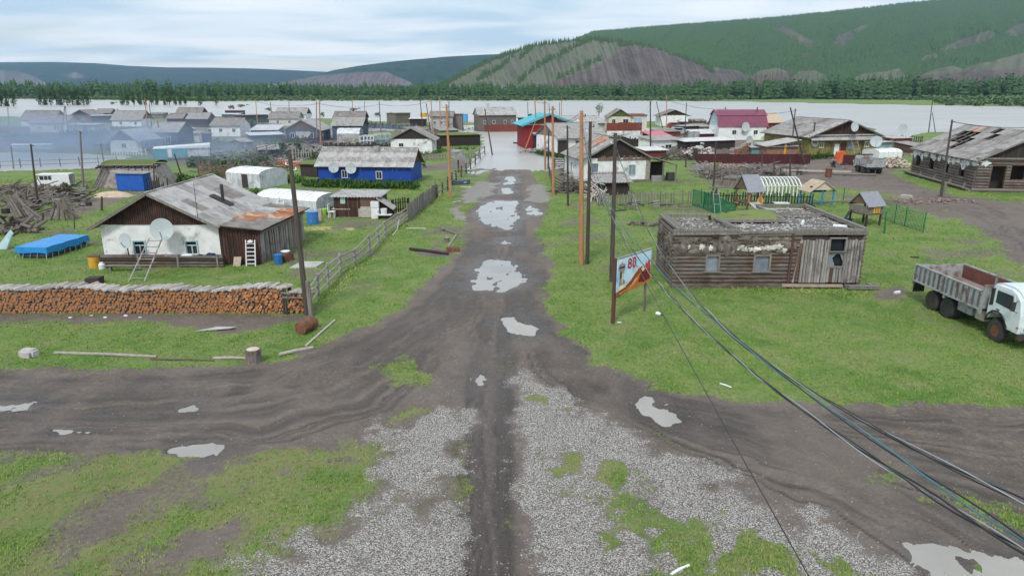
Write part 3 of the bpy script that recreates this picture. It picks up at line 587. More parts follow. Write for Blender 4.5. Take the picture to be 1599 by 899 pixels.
o = link('bluff_trees', bl.trees(14000, 6, 12, LFM, .02, 1.0, tl)); o['kind'] = 'stuff'; o['label'] = 'thin rows of conifers in the gullies of the bare bluff'
for nm, sk, sd_ in (('foot_bluff', [(1160, 139), (1170, 122), (1187, 110), (1215, 106), (1232, 113), (1240, 130), (1244, 139)], 1), ('foot_bluff', [(1226, 139), (1233, 122), (1248, 112), (1272, 110), (1288, 117), (1294, 130), (1298, 139)], 2),
                    ('foot_bluff', [(1316, 139), (1328, 124), (1350, 115), (1380, 112), (1406, 107), (1413, 118), (1418, 139)], 3), ('foot_bluff', [(1424, 139), (1434, 120), (1460, 108), (1486, 103), (1503, 108), (1525, 100), (1548, 96), (1562, 92), (1600, 82), (1660, 76), (1750, 80), (1850, 139)], 4)):
    Hill(nm, sk, 1150, 1400, HM2, .12, None, [[(sk[0][0], 140), (sk[0][0] + 10, 118), (sk[-1][0] - 10, 112 if sd_ < 4 else 90), (sk[-1][0], 140)]] if sd_ in (1, 4) else None, seed=20 + sd_, allbare=1.0, ncol=70, nrow=30, gs=3, pw=.6)
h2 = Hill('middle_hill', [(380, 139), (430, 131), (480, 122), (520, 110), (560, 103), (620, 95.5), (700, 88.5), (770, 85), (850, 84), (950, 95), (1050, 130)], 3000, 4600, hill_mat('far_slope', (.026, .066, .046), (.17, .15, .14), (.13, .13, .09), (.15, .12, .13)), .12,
          [[(395, 134), (440, 124), (500, 118), (560, 113), (600, 112), (640, 128), (645, 136), (395, 138)]], [[(500, 124), (560, 113), (606, 113), (650, 134), (500, 134)]], seed=5, gs=1.2, lean=.5)
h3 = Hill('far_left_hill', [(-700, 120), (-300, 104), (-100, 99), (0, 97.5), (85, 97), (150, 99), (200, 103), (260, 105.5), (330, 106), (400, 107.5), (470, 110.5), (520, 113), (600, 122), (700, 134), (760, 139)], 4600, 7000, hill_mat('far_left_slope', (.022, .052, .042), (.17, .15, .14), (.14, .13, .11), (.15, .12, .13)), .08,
          [[(-200, 134), (-60, 112), (0, 110), (30, 112), (55, 120), (75, 132), (60, 136), (-200, 136)], [(95, 118), (118, 113), (134, 120), (120, 124)]], seed=6, gs=.8)

def conifer_mb(seed, layers=6, n=7, slim=.19):
    r = random.Random(seed); v = []; f = []
    for L in range(layers):
        z0 = .12 + .80 * L / layers; z1 = min(1.0, z0 + .30 - .01 * L); rad = slim * (1 - z0) ** .75 + .012; b = len(v)
        off = (r.uniform(-.01, .01), r.uniform(-.01, .01))
        for i in range(n):
            q = 6.283 * (i + r.uniform(-.25, .25)) / n; rr = rad * r.uniform(.55, 1.25); v.append((off[0] + rr * math.cos(q), off[1] + rr * math.sin(q), z0 + r.uniform(-.03, .03)))
        v.append((off[0], off[1], z1)); f += [(b + i, b + (i + 1) % n, b + n) for i in range(n)]
    return np.array(v), np.array(f)
def crown_mb(seed, n=170, w=.30, top=1.0, bot=.22, size=.085):
    r = random.Random(seed); v = []; f = []
    cl = [(r.uniform(-w, w) * .6, r.uniform(-w, w) * .6, r.uniform(bot + .04, top - .1), r.uniform(.10, .2)) for _ in range(9)]
    for i in range(n):
        c = r.choice(cl); d = Vector((r.gauss(0, 1), r.gauss(0, 1), r.gauss(0, 1))).normalized() * c[3] * r.uniform(.5, 1.05)
        p = Vector(c[:3]) + Vector((d.x, d.y, d.z * 1.2)); a = Vector((r.gauss(0, 1), r.gauss(0, 1), r.gauss(0, 1))).normalized(); b_ = a.cross(Vector((r.gauss(0, 1), r.gauss(0, 1), r.gauss(0, 1)))).normalized()
        k = len(v); s = size * r.uniform(.5, 1.2); v += [tuple(p + a * s), tuple(p - a * s * .6 + b_ * s * .7), tuple(p - a * s * .6 - b_ * s * .7)]; f.append((k, k + 1, k + 2))
    return np.array(v), np.array(f)
def trunk_mb(h=.9, r0=.018, lean=0, limbs=3, seed=0):
    m = MB(); r = random.Random(seed); m.tube((0, 0, -.03), (lean, 0, h), r0, r0 * .25, 5)
    for i in range(limbs): z = h * (.35 + .15 * i); q = r.uniform(0, 6.28); m.tube((lean * z / h, 0, z), (math.cos(q) * .16, math.sin(q) * .16, z + .14), r0 * .5, r0 * .15, 4)
    return m
def tile(protos, X, Y, Z, Hs, mat, name, wid=None):
    V_, F_ = [], []; k = 0; wid = Hs if wid is None else wid
    for j, (pv, pf) in enumerate(protos):
        sel = np.arange(len(X)) % len(protos) == j; x, y, z, h, w = X[sel], Y[sel], Z[sel], Hs[sel], wid[sel]; n = len(x)
        a = RS.rand(n) * 6.283; c, s = np.cos(a)[:, None], np.sin(a)[:, None]
        px = (pv[None, :, 0] * c - pv[None, :, 1] * s) * w[:, None] + x[:, None]; py = (pv[None, :, 0] * s + pv[None, :, 1] * c) * w[:, None] + y[:, None]; pz = pv[None, :, 2] * h[:, None] + z[:, None]
        V_.append(np.stack([px, py, pz], -1).reshape(-1, 3)); F_.append((pf[None] + (np.arange(n) * len(pv))[:, None, None]).reshape(-1, 3) + k); k += n * len(pv)
    return npmesh(name, np.concatenate(V_), np.concatenate(F_), mat)
CON4 = [conifer_mb(i, 5, 6) for i in range(5)]; SHR = [crown_mb(40 + i, 46, .5, .95, .05, .22) for i in range(4)]
def Yof(py): v = (CY - py) / F; return -H * (CP + v * SP) / (-SP + v * CP)
n = 4200; px = RS.uniform(-250, 1850, n); bank = np.interp(px, [p[0] for p in FARB], [p[1] for p in FARB])
Yb = Yof(bank); Y0 = np.maximum(Yb + 35, np.interp(px, [0, 400, 1100, 1200, 1300, 1599], [880, 860, 760, 760, 760, 740])); Y = Y0 + RS.rand(n) ** 1.6 * 380 + 60 * fbm(px * .02, px * 0, 3, 78)
X = (px - CX) / F * (Y * CP + H * SP); hh = np.interp(px, [0, 400, 800, 1000, 1200, 1400, 1599], [20, 18, 16.5, 17.5, 21, 23, 25]) * RS.uniform(.55, 1.2, n) * (.75 + .5 * fbm(px * .03, Y * .01, 3, 77))
near = np.argsort(Y - Y0)[:120]; rest = np.setdiff1d(np.arange(n), near)
WID = hh[rest] * RS.choice([.8, 1.0, 1.6], len(rest))
o = link('far_forest', tile(CON4 + [crown_mb(31, 90, .17, 1.0, .1, .07), crown_mb(32, 90, .15, 1.0, .1, .07)], X[rest], Y[rest], np.full(len(rest), .3), hh[rest], LFC, 'far_forest', WID)); o['kind'] = 'stuff'; o['label'] = 'conifer forest on the far bank of the river'
cm = [npmesh('crown', p[0], p[1], LFC) for p in CON4]; tk = trunk_mb(.5, .012, 0, 0).mesh('trunk', PGR)
for i, k in enumerate(near):
    e = thing('pine_tree', 'dark slender conifer at the front edge of the forest on the far bank', 'tree', (X[k], Y[k], .3), RS.rand() * 6, 'conifers at the front of the far forest')
    e.scale = (hh[k],) * 3; link('crown', cm[i % 5], e); link('trunk', tk, e)
n = 2600; px = RS.uniform(-250, 1850, n); bank = np.interp(px, [p[0] for p in FARB], [p[1] for p in FARB]); Yb = Yof(bank)
wd = np.interp(px, [0, 350, 400, 1100, 1200, 1599], [60, 60, 170, 120, 60, 260]); Y = Yb + np.interp(px, [0, 1100, 1250, 1450, 1470, 1599], [8, 10, 240, 200, 4, 4]) + RS.rand(n) * wd
X = (px - CX) / F * (Y * CP + H * SP); hh = RS.uniform(2.5, 6.5, n) * np.interp(px, [0, 380, 1100, 1300, 1599], [.6, .9, .9, 1, 1.15])
o = link('willow_scrub', tile(SHR, X, Y, np.full(n, .2), hh, LFB, 'willow_scrub', hh * 1.3)); o['kind'] = 'stuff'; o['label'] = 'grey green willow scrub along the far bank'
BR = [crown_mb(60 + i, 520, .26, 1.0, .06, .055) for i in range(3)]; brm = [npmesh('crown', p[0], p[1], LFL) for p in BR]; brd = [npmesh('crown', *crown_mb(70 + i, 520, .24, 1.0, .06, .055), LFC) for i in range(3)]
btk = [trunk_mb(.85, .03, .02, 4, i).mesh('trunk', PDK) for i in range(2)]
ORD = 'first second third fourth fifth sixth seventh eighth ninth tenth eleventh twelfth'.split()
def tree_at(px, yb, yt, ms, i, label, group=None, w=1.0, cat='tree', name='flooded_tree'):
    g_ = G(px, yb); h = zat(g_.y, yt); e = thing(name, label, cat, (g_.x, g_.y, -.2), i * 1.3, group); e.scale = (h * w, h * w, h)
    link('crown', ms[i % len(ms)], e); link('trunk', btk[i % 2], e); return e
for i, (px, yt) in enumerate([(3, 140), (12, 138), (22, 141), (-12, 138)]): tree_at(px, 166, yt, brd, i, '%s dark tree from the left in the flooded clump at the left edge' % ORD[(1, 2, 3, 0)[i]], 'flooded trees at the left edge', .8)
for i, (px, yt) in enumerate([(64, 138), (72, 136), (80, 139), (90, 136), (97, 137), (105, 135), (113, 138), (120, 137), (132, 136), (138, 141)]): tree_at(px, 163.5 + (i % 3) * .5, yt, brd, i, '%s tree from the left in the second dark flooded clump' % ORD[i], 'dark flooded trees in the river', .75)
for i, (px, yt) in enumerate([(192, 143), (200, 141), (209, 143), (218, 140), (228, 139), (237, 141), (246, 143), (256, 142), (265, 139), (274, 146), (283, 144), (289, 146)]): tree_at(px, 163.5 + (i % 3) * .4, yt, brm, i, '%s tree from the left in the light green flooded row' % ORD[i], 'light green flooded trees in the river', .75)
tree_at(313, 164, 143, brm, 1, 'round light green tree standing alone in the flooded river', None, 1.0); tree_at(338, 164, 140, brd, 2, 'tall dark green tree standing alone in the flooded river', None, .8)
bsm = [npmesh('foliage', *crown_mb(80 + i, 160, .45, .95, .05, .12), LFB) for i in range(3)]
def bush(px, yb, yt, wpx, i, label, cat='bush', name='bush', group=None):
    g_ = G(px, yb); h = max(.5, zat(g_.y, yt)); w = wpx * (g_.y * CP + H * SP) / F; o = link(name, bsm[i % 3]); o.location = (g_.x, g_.y, -.1); o.scale = (w, w * .8, h); o.rotation_euler = (0, 0, i * 2.1); return tag(o, label, cat, group)
for i, (px, yb, yt, w, lb) in enumerate([(178, 163, 159, 13, 'low flooded bush between the two left tree clumps'), (362, 170, 164, 16, 'flooded bush in the river left of the pale gabled roof'), (419, 173, 168, 17, 'dark round flooded bush in the river above the tan roofs'),
        (380, 167, 163, 22, 'long low flooded bush in the middle of the river'), (483, 180, 175, 14, 'left one of two dark bushes behind the blue gabled house'), (503, 182, 175, 14, 'right one of two dark bushes behind the blue gabled house'), (555, 173, 168.5, 22, 'dark flooded bush right above the twin roofs'),
        (590, 181, 175, 16, 'grey bush by the river right of the twin roofs'), (610, 182, 175, 14, 'grey bush by the river next to the ruined shed'), (180, 178, 170, 12, 'green bush by the water left of the white walled house'), (828, 182, 177, 12, 'pale bush on the river edge beside the crimson hall')]): bush(px, yb, yt, w, i, lb)
tree_at(935, 184, 161, [npmesh('crown', *crown_mb(91, 240, .34, 1.0, .30, .045), LFB)], 0, 'pale airy willow on the river edge behind the long grey roof', None, 1.1, 'tree', 'willow_tree')

def haze():
    mb = MB().box(-6500, 6500, -300, 8500, -3, 760); o = mb.build('haze', None, stuff=True)
    m = bpy.data.materials.new('haze_air'); m.use_nodes = True; t = m.node_tree; t.nodes.clear(); out = t.nodes.new('ShaderNodeOutputMaterial'); v = t.nodes.new('ShaderNodeVolumePrincipled')
    v.inputs['Color'].default_value = (.46, .70, 1.0, 1); v.inputs['Density'].default_value = 0.000068; v.inputs['Anisotropy'].default_value = .2
    t.links.new(v.outputs[0], out.inputs['Volume']); o.data.materials.append(m); o['label'] = 'pale blue air haze'
haze()
def smoke():
    a, b = G(-140, 238), G(372, 250); Y0, Y1 = 92, 150; mb = MB()
    vs = [(-1, -1, 0), (1, -1, 0), (1, 1, 0), (-1, 1, 0)]
    x0, x1 = -150, -32; Y0, Y1 = 94, 150
    mb.box(x0, x1, Y0, Y1, .3, 8); o = mb.build('smoke', None, stuff=True)
    m = bpy.data.materials.new('wood_smoke'); m.use_nodes = True; t = m.node_tree; t.nodes.clear(); out = t.nodes.new('ShaderNodeOutputMaterial'); v = t.nodes.new('ShaderNodeVolumePrincipled')
    g = t.nodes.new('ShaderNodeTexCoord'); s = t.nodes.new('ShaderNodeSeparateXYZ'); t.links.new(g.outputs['Generated'], s.inputs[0]); p = t.nodes.new('ShaderNodeMapping'); p.inputs['Scale'].default_value = (1, .8, 3.2); t.links.new(g.outputs['Object'], p.inputs[0])
    n_ = noisen(t, p.outputs[0], .055, 3, .55, .8)
    def bump_(x): return _m(t, 'MULTIPLY', rampv(t, x, 0, .3), rampv(t, x, 1, .65))
    e = _m(t, 'MULTIPLY', _m(t, 'MULTIPLY', bump_(s.outputs[0]), bump_(s.outputs[1])), rampv(t, s.outputs[2], 1, .15))
    d = _m(t, 'MULTIPLY', _m(t, 'MULTIPLY', e, rampv(t, n_, .40, .66)), .14)
    t.links.new(d, v.inputs['Density']); v.inputs['Color'].default_value = (.55, .72, .98, 1); v.inputs['Anisotropy'].default_value = .1
    t.links.new(v.outputs[0], out.inputs['Volume']); m.cycles.volume_step_rate = 2.0; o.data.materials.append(m); o['label'] = 'thin blue wood smoke drifting over the left houses'
smoke()
def slab(m, a, b, c, d, th=.06, wave=0, n=1, per=.28):
    """roof slope a-b along the eave, d-c along the ridge; corrugated along a-b when wave > 0"""
    a, b, c, d = map(Vector, (a, b, c, d)); nrm = (b - a).cross(d - a).normalized()
    if nrm.z < 0: nrm = -nrm
    L = (b - a).length; n = max(1, int(L / per * 4)) if wave else n; k = len(m.v)
    for i in range(n + 1):
        t = i / n; o = nrm * (wave * math.sin(t * L / per * 6.283)) if wave else Vector((0, 0, 0))
        for p in (a.lerp(b, t), d.lerp(c, t)): m.v += [tuple(p + o), tuple(p + o - nrm * th)]
    for i in range(n):
        q = k + i * 4; r = q + 4; m.f += [(q, r, r + 2, q + 2), (q + 1, q + 3, r + 3, r + 1), (q, q + 1, r + 1, r), (q + 2, r + 2, r + 3, q + 3)]
    m.f += [(k, k + 2, k + 3, k + 1), (k + n * 4, k + n * 4 + 1, k + n * 4 + 3, k + n * 4 + 2)]
    return m
def sheets(parent, a, b, c, d, nu, nv, mat, th=.02, wave=0.012, name='roof_sheet', per=.22, skip=(), mats=None, seed=1):
    """single roofing sheets laid over the slope a-b (eave) d-c (ridge), each an object"""
    a, b, c, d = map(Vector, (a, b, c, d)); r = random.Random(seed); nrm = (b - a).cross(d - a).normalized(); nrm = nrm if nrm.z > 0 else -nrm
    U, V_ = (b - a) / nu, (d - a) / nv; m = MB(); u, v = U * 1.04, V_ * 1.06
    slab(m, (0, 0, 0), u, u + v, v, th, wave, per=per); me = m.mesh(name, mat)
    for j in range(nv):
        for i in range(nu):
            if (i, j) in skip: continue
            p = a + U * i + V_ * j + nrm * (.012 + .014 * ((i + j) % 2) + r.uniform(0, .012)); mm = mats[(i, j)] if mats and (i, j) in mats else None
            q = me
            if mm: q = me.copy(); q.materials[0] = mm
            link(name, q, parent, p, (r.uniform(-.006, .006), r.uniform(-.006, .006), r.uniform(-.012, .012)))
def window(parent, side, L, D, u, z, w, h, frame=None, pane=None, name='window', bars=1, th=.06):
    frame = frame or WPT; pane = pane or GLS; m = MB(); t = .07 if w > .5 else .05
    m.box(-w / 2 - t, w / 2 + t, -th, .02, h / 2, h / 2 + t); m.box(-w / 2 - t, w / 2 + t, -th, .02, -h / 2 - t, -h / 2); m.box(-w / 2 - t, -w / 2, -th, .02, -h / 2, h / 2); m.box(w / 2, w / 2 + t, -th, .02, -h / 2, h / 2)
    if bars >= 1: m.box(-.02, .02, -th * .8, .01, -h / 2, h / 2)
    if bars >= 2: m.box(-w / 2, -.02, -th * .8, .01, h * .12, h * .12 + .04); m.box(.02, w / 2, -th * .8, .01, h * .12, h * .12 + .04)
    loc, rz = {'f': ((u * L, 0, z), 0), 'r': ((L, u * D, z), R(90)), 'l': ((0, (1 - u) * D, z), R(-90))}[side]
    o = m.build(name, frame, parent, loc=loc, rot=(0, 0, rz)); MB().box(-w / 2, w / 2, -.015, .008, -h / 2, h / 2).build('pane', pane, o)
    return o
def door(parent, side, L, D, u, w, h, mat=None, z0=.05, frame=None):
    loc, rz = {'f': ((u * L, 0, z0), 0), 'r': ((L, u * D, z0), R(90)), 'l': ((0, (1 - u) * D, z0), R(-90))}[side]
    o = MB().box(-w / 2, w / 2, -.04, .01, 0, h).build('door', mat or WD, parent, loc=loc, rot=(0, 0, rz))
    fr = MB(); fr.box(-w / 2 - .08, -w / 2, -.07, .02, 0, h + .08); fr.box(w / 2, w / 2 + .08, -.07, .02, 0, h + .08); fr.box(-w / 2, w / 2, -.07, .02, h, h + .08); fr.build('door_frame', frame or WG, o); return o
def house(label, A, B, D, ye, yr, axis, wall, roof, gable=None, wins=(), over=.4, gov=.35, he=None, hr=None, wave=.02, name='wooden_house', cat='house', group=None, base=None, drop=0, per=.35, doors=(), pipe=None, noroof=False):
    a, b = G(*A), G(*B); a.z = b.z = -.05; L = (b - a).length; rz = math.atan2(b.y - a.y, b.x - a.x)
    if he is None: he = zat(a.y - over * .7, ye)
    if axis == 'x':
        if hr is None: hr = zat(a.y + D / 2, yr)
    elif axis == 'y':
        if hr is None: hr = zat((a.y + b.y) / 2 - gov, yr)
    e = thing(name, label, cat, a, rz, group); e['_L'] = L; e['_he'] = he; e['_hr'] = hr or 0; he = max(he, .8)
    w = MB(); wt = .18
    if axis in ('x', 'y'):
        hr = max(hr, he + .2)
    w.box(0, L, 0, wt, 0, he); w.box(0, L, D - wt, D, 0, he); w.box(0, wt, wt, D - wt, 0, he); w.box(L - wt, L, wt, D - wt, 0, he)
    w.build('wall', wall, e)
    if base: MB().box(-.06, L + .06, -.06, D + .06, 0, .35).build('base_log', base, e)
    gm = gable or wall
    if axis == 'x':
        for x in (0, L - .1): MB().prism([(x, 0, he), (x, D, he), (x, D / 2, hr)], (.1, 0, 0)).build('gable', gm, e)
        s = (hr - he) / (D / 2); z0 = he - s * over; m = MB()
        if not noroof:
            slab(m, (-gov, -over, z0 + .05), (L + gov, -over, z0 + .05), (L + gov, D / 2, hr + .05), (-gov, D / 2, hr + .05), .06, wave, per=per); slab(m, (L + gov, D + over, z0 + .05), (-gov, D + over, z0 + .05), (-gov, D / 2, hr + .06), (L + gov, D / 2, hr + .06), .06, wave, per=per)
            ro = m.build('roof', roof, e); MB().tube((-gov, D / 2, hr + .09), (L + gov, D / 2, hr + .09), .06, n=6).build('ridge_cap', roof, ro)
    elif axis == 'y':
        for y in (-.03, D - .07): MB().prism([(0, y, he), (L, y, he), (L / 2, y, hr)], (0, .1, 0)).build('gable', gm, e)
        s = (hr - he) / (L / 2); z0 = he - s * over; m = MB()
        if not noroof:
            slab(m, (-over, D + gov, z0 + .05), (-over, -gov, z0 + .05), (L / 2, -gov, hr + .05), (L / 2, D + gov, hr + .05), .06, wave, per=per); slab(m, (L + over, -gov, z0 + .05), (L + over, D + gov, z0 + .05), (L / 2, D + gov, hr + .06), (L / 2, -gov, hr + .06), .06, wave, per=per)
            ro = m.build('roof', roof, e)
            fb = MB(); fb.beam((-over, -gov - .02, z0), (L / 2, -gov - .02, hr), .04, .16); fb.beam((L + over, -gov - .02, z0), (L / 2, -gov - .02, hr), .04, .16); fb.build('barge_board', WG if wall is not BGW else WG, ro)
    else:  # single pitch, rising towards the back (drop > 0) or the front
        m = MB(); slab(m, (-gov, -over, he + .05), (L + gov, -over, he + .05), (L + gov, D + over, he + .05 + drop), (-gov, D + over, he + .05 + drop), .07, wave, per=per); m.build('roof', roof, e)
        if drop > 0:
            MB().box(0, L, D - wt, D, he, he + drop - .05).build('upper_wall', wall, e)
            for x in (0, L - .1): MB().prism([(x, 0, he), (x, D, he), (x, D, he + drop)], (.1, 0, 0)).build('gable', wall, e)
    for q in wins:
        sd_, u, zf, w_, h_ = q[:5]; window(e, sd_, L, D, u, zf * he, w_, h_, *(q[5:]))
    for q in doors: door(e, q[0], L, D, q[1], q[2], q[3], q[4] if len(q) > 4 else None)
    if pipe:
        px_, py_, hh_ = pipe; zz = hr - .2 if axis != 'f' else he; MB().tube((px_ * L, py_ * D, he), (px_ * L, py_ * D, (hr or he) + hh_), .09, n=8).build('stove_pipe', IRN, e)
    return e
def boards(parent, name, p0, p1, z0, ztop, w, mat, th=.03, seed=1, single=False, gap=.012, lean=.0, rag=.03, mats=None):
    """vertical boards from p0 to p1 (xy), uneven tops; joined, or each one an object when single"""
    p0, p1 = Vector((*p0, 0)), Vector((*p1, 0)); L = (p1 - p0).length; n = max(1, int(L / w)); r = random.Random(seed); d = (p1 - p0) / n; nr = Vector((d.y, -d.x, 0)).normalized(); big = MB(); out = None
    for i in range(n):
        a = p0 + d * (i + gap / w); b = p0 + d * (i + 1 - gap / w); off = nr * r.uniform(0, .02); zt = ztop((i + .5) / n) + r.uniform(-rag, rag); sh = d.normalized() * lean * r.uniform(-1, 1)
        m = MB() if single else big
        q = [a + off, b + off, b + off - nr * th, a + off - nr * th]; m.hexa([v_ + Vector((0, 0, z0)) for v_ in q], [v_ + sh + Vector((0, 0, zt)) for v_ in q])
        if single: out = m.build(name, (mats[i % len(mats)] if mats else mat), parent)
    if not single: out = big.build(name, mat, parent, stuff=True)
    return out
def pole(top, base, r, mat, label, ins=2, group=None, name='utility_pole', arm=0, stub=None):
    g_ = G(*base); t = atY(top[0], top[1], g_.y) - g_; e = thing(name, label, 'pole', g_, 0, group)
    MB().tube((0, 0, -.3), t, r, r * .68, 10).build('shaft', mat, e, smooth=False)
    for i in range(ins):
        s = -1 if i % 2 else 1; z = t * (1 - .035 - .03 * i); q = r * .7
        MB().tube(z, z + Vector((s * (q + .12), 0, 0)), .02, n=5).tube(z + Vector((s * (q + .12), 0, 0)), z + Vector((s * (q + .12), 0, .14)), .045, .03, n=6).build('insulator', WPT if i else IRN, e)
    if arm: MB().beam(t * .97 + Vector((-arm, 0, 0)), t * .97 + Vector((arm, 0, 0)), .09, .09).build('crossarm', mat, e)
    if stub: MB().tube((r * 1.6, -r, -.3), (r * 1.5 + t.x * .12, -r, stub), r * .9, r * .85, 8).build('concrete_stub' if stub > 3 else 'timber_stub', PGR, e)
    return e
def fence(label, pts, h, mat, rails=3, rmat=None, group=None, cat='fence', name='rail_fence', rp=.06, seed=3, tilt=.05):
    r = random.Random(seed); P_ = [G(*p) for p in pts]; e = thing(name, label, cat, P_[0], 0, group); rmat = rmat or mat; o = P_[0]; tops = []
    for p in P_:
        q = p - o; hh = h * r.uniform(.9, 1.15); dx, dy = r.uniform(-tilt, tilt) * h, r.uniform(-tilt, tilt) * h; MB().tube(q + Vector((0, 0, -.1)), q + Vector((dx, dy, hh)), rp * r.uniform(.9, 1.2), rp * .85, 7).build('post', mat, e); tops.append((q, Vector((dx, dy, hh))))
    for i in range(len(P_) - 1):
        for k in range(rails):
            f_ = (k + .8) / (rails + .1); a = tops[i][0] + tops[i][1] * f_ * r.uniform(.94, 1.04); b = tops[i + 1][0] + tops[i + 1][1] * f_ * r.uniform(.94, 1.04); d = (b - a).normalized() * .15; off = Vector((0, -rp * 1.2, 0))
            MB().tube(a - d + off, b + d + off, rp * .62, rp * .5, 6).build('rail', rmat, e)
    return e
def pickets(label, p0, p1, h, mat, sp=.16, w=.09, single=False, group=None, name='picket_fence', rag=.12, seed=5, gaps=(), rails=True, mats=None, back=0):
    a, b = G(*p0), G(*p1); L = (b - a).length; n = int(L / sp); r = random.Random(seed); e = thing(name, label, 'fence', a, math.atan2(b.y - a.y, b.x - a.x), group); big = MB()
    shared = MB().add([(0, 0, -.05), (w, 0, -.05), (w, .025, -.05), (0, .025, -.05), (0, 0, h * .93), (w, 0, h * .93), (w, .025, h * .93), (0, .025, h * .93), (w / 2, .012, h)], [(0, 3, 2, 1), (0, 1, 5, 4), (1, 2, 6, 5), (2, 3, 7, 6), (3, 0, 4, 7), (4, 5, 8), (5, 6, 8), (6, 7, 8), (7, 4, 8)])
    me = shared.mesh('picket', mat)
    for i in range(n):
        f_ = i / n
        if any(g0 < f_ < g1 for g0, g1 in gaps): continue
        s = 1 + r.uniform(-rag, rag)
        if single:
            o = link('picket', me, e, (i * sp, r.uniform(-.02, .02), 0), (r.uniform(-.03, .03), r.uniform(-.05, .05), 0)); o.scale = (1, 1, s)
        else:
            t_ = r.uniform(-.04, .04); big.hexa([(i * sp, 0, 0), (i * sp + w, 0, 0), (i * sp + w, .03, 0), (i * sp, .03, 0)], [(i * sp + t_, 0, h * s), (i * sp + w + t_, 0, h * s), (i * sp + w + t_, .03, h * s), (i * sp + t_, .03, h * s)])
    if not single: big.build('pickets', mat, e, stuff=True)
    if rails:
        for z in (.25, .75): MB().box(0, L, .03, .08, h * z - .04, h * z + .04).build('rail', mat, e)
    k = max(2, int(L / 2.5))
    for i in range(k + 1): MB().box(L * i / k - .05, L * i / k + .05, .08, .18, -.1, h * 1.02).build('post', mat, e)
    return e
def dish(label, c, r, aim, group=None, stand=0, name='satellite_dish', mast=None):
    """shallow bowl at c facing the horizontal direction aim (radians), tipped up"""
    e = thing(name, label, 'satellite dish', c, aim, group); prof = [(0.0, 0.0), (r * .35, r * .02), (r * .7, r * .07), (r, r * .14)]
    m = MB().lathe(prof, 24, cap=False); m2 = MB().lathe([(q, z - .02) for q, z in prof], 24, cap=False); m.v += m2.v; k = len(m.v) // 2; m.f += [tuple(i + k for i in reversed(f_)) for f_ in m2.f]
    T = Matrix.Rotation(R(82), 4, 'X'); m.xf(T); o = m.build('reflector', DSH, e, smooth=True)
    f_ = T @ Vector((0, -r * .1, r * .85)); b = T @ Vector((0, -r * .85, r * .2)); MB().tube(b, f_, .02, n=5).build('feed_arm', IRN, e); MB().tube(f_, f_ + (T @ Vector((0, 0, -.12))), .05, .04, 8).build('feed_horn', WPT, e)
    if stand: MB().tube((0, .08, -stand), (0, .05, 0), .04, n=7).tube((-.3, .35, -stand), (0, .06, -.1), .025, n=5).build('mast', mast or IRN, e)
    else: MB().tube((0, .02, -.02), (0, .35, -.05), .03, n=6).build('bracket', IRN, e)
    return e
def barrel(label, c, r, h, mat, axis=None, name='barrel', cat='barrel', open_=False, rim=None, group=None, rz=0):
    e = thing(name, label, cat, c, rz, group); prof = [(0.001, .01), (r * .97, .01), (r, 0), (r, h * .32), (r * 1.03, h * .33), (r, h * .35), (r, h * .65), (r * 1.03, h * .67), (r, h * .69), (r, h)]
    if open_: prof += [(r * .93, h), (r * .93, h * .25), (0.001, h * .25)]
    else: prof += [(r * .95, h), (r * .95, h - .02), (0.001, h - .02)]
    m = MB().lathe(prof, 18)
    if axis: m.xf(Matrix.Translation((0, 0, r)) @ Matrix.Rotation(R(90), 4, 'X'))
    m.build('drum', mat, e, smooth=False)
    q = MB().lathe([(r * 1.0, h - .01), (r * 1.05, h - .01), (r * 1.05, h + .02), (r * .96, h + .02)], 18)
    if axis: q.xf(Matrix.Translation((0, 0, r)) @ Matrix.Rotation(R(90), 4, 'X'))
    q.build('rim', rim or mat, e); return e
def ladder(label, a, b, w, n, mat, r=.035, name='ladder', sx=None):
    a, b = Vector(a), Vector(b); e = thing(name, label, 'ladder', a, 0); d = b - a; x = sx or Vector((1, 0, 0))
    for s in (-.5, .5): MB().tube(x * w * s, d + x * w * s * .85, r, r * .85, 7).build('stile', mat, e)
    for i in range(n): t = (i + .6) / n; MB().tube(d * t - x * w * .5, d * t + x * w * .5, r * .6, n=6).build('rung', mat, e)
    return e
def logs(label, p0, p1, r, mat, name='log', cat='log', r1=None, z=None):
    a, b = G(*p0), G(*p1); z = r if z is None else z; e = MB().path([Vector((0, 0, z)), (b - a) * .5 + Vector((0, .03, z + .01)), (b - a) + Vector((0, 0, z))], [r, r * .95, r1 or r * .85], 9).build(name, mat, loc=a); return tag(e, label, cat)
def pile(label, c, rx, ry, h, n, mat, r=(.03, .09), ln=(.8, 2.5), name='wood_pile', cat='wood pile', seed=1, tilt=.5, group=None, kind=False, dirn=None):
    rr = random.Random(seed); m = MB()
    for i in range(n):
        q = rr.uniform(0, 6.283); k = math.sqrt(rr.random()); x, y = rx * k * math.cos(q), ry * k * math.sin(q); z = h * (1 - k * .8) * rr.random(); l = rr.uniform(*ln); aa = rr.uniform(0, 3.14) if dirn is None else dirn + rr.uniform(-.3, .3); d = Vector((math.cos(aa), math.sin(aa), rr.uniform(-tilt, tilt))) * l / 2; w = rr.uniform(*r)
        a = Vector((x, y, z + .1)) - d; b = Vector((x, y, z + .1)) + d; a.z, b.z = max(a.z, .03), max(b.z, .03); m.tube(a, b, w, w * rr.uniform(.5, .9), 6)
    o = m.build(name, mat, loc=c); tag(o, label, cat, group); return o

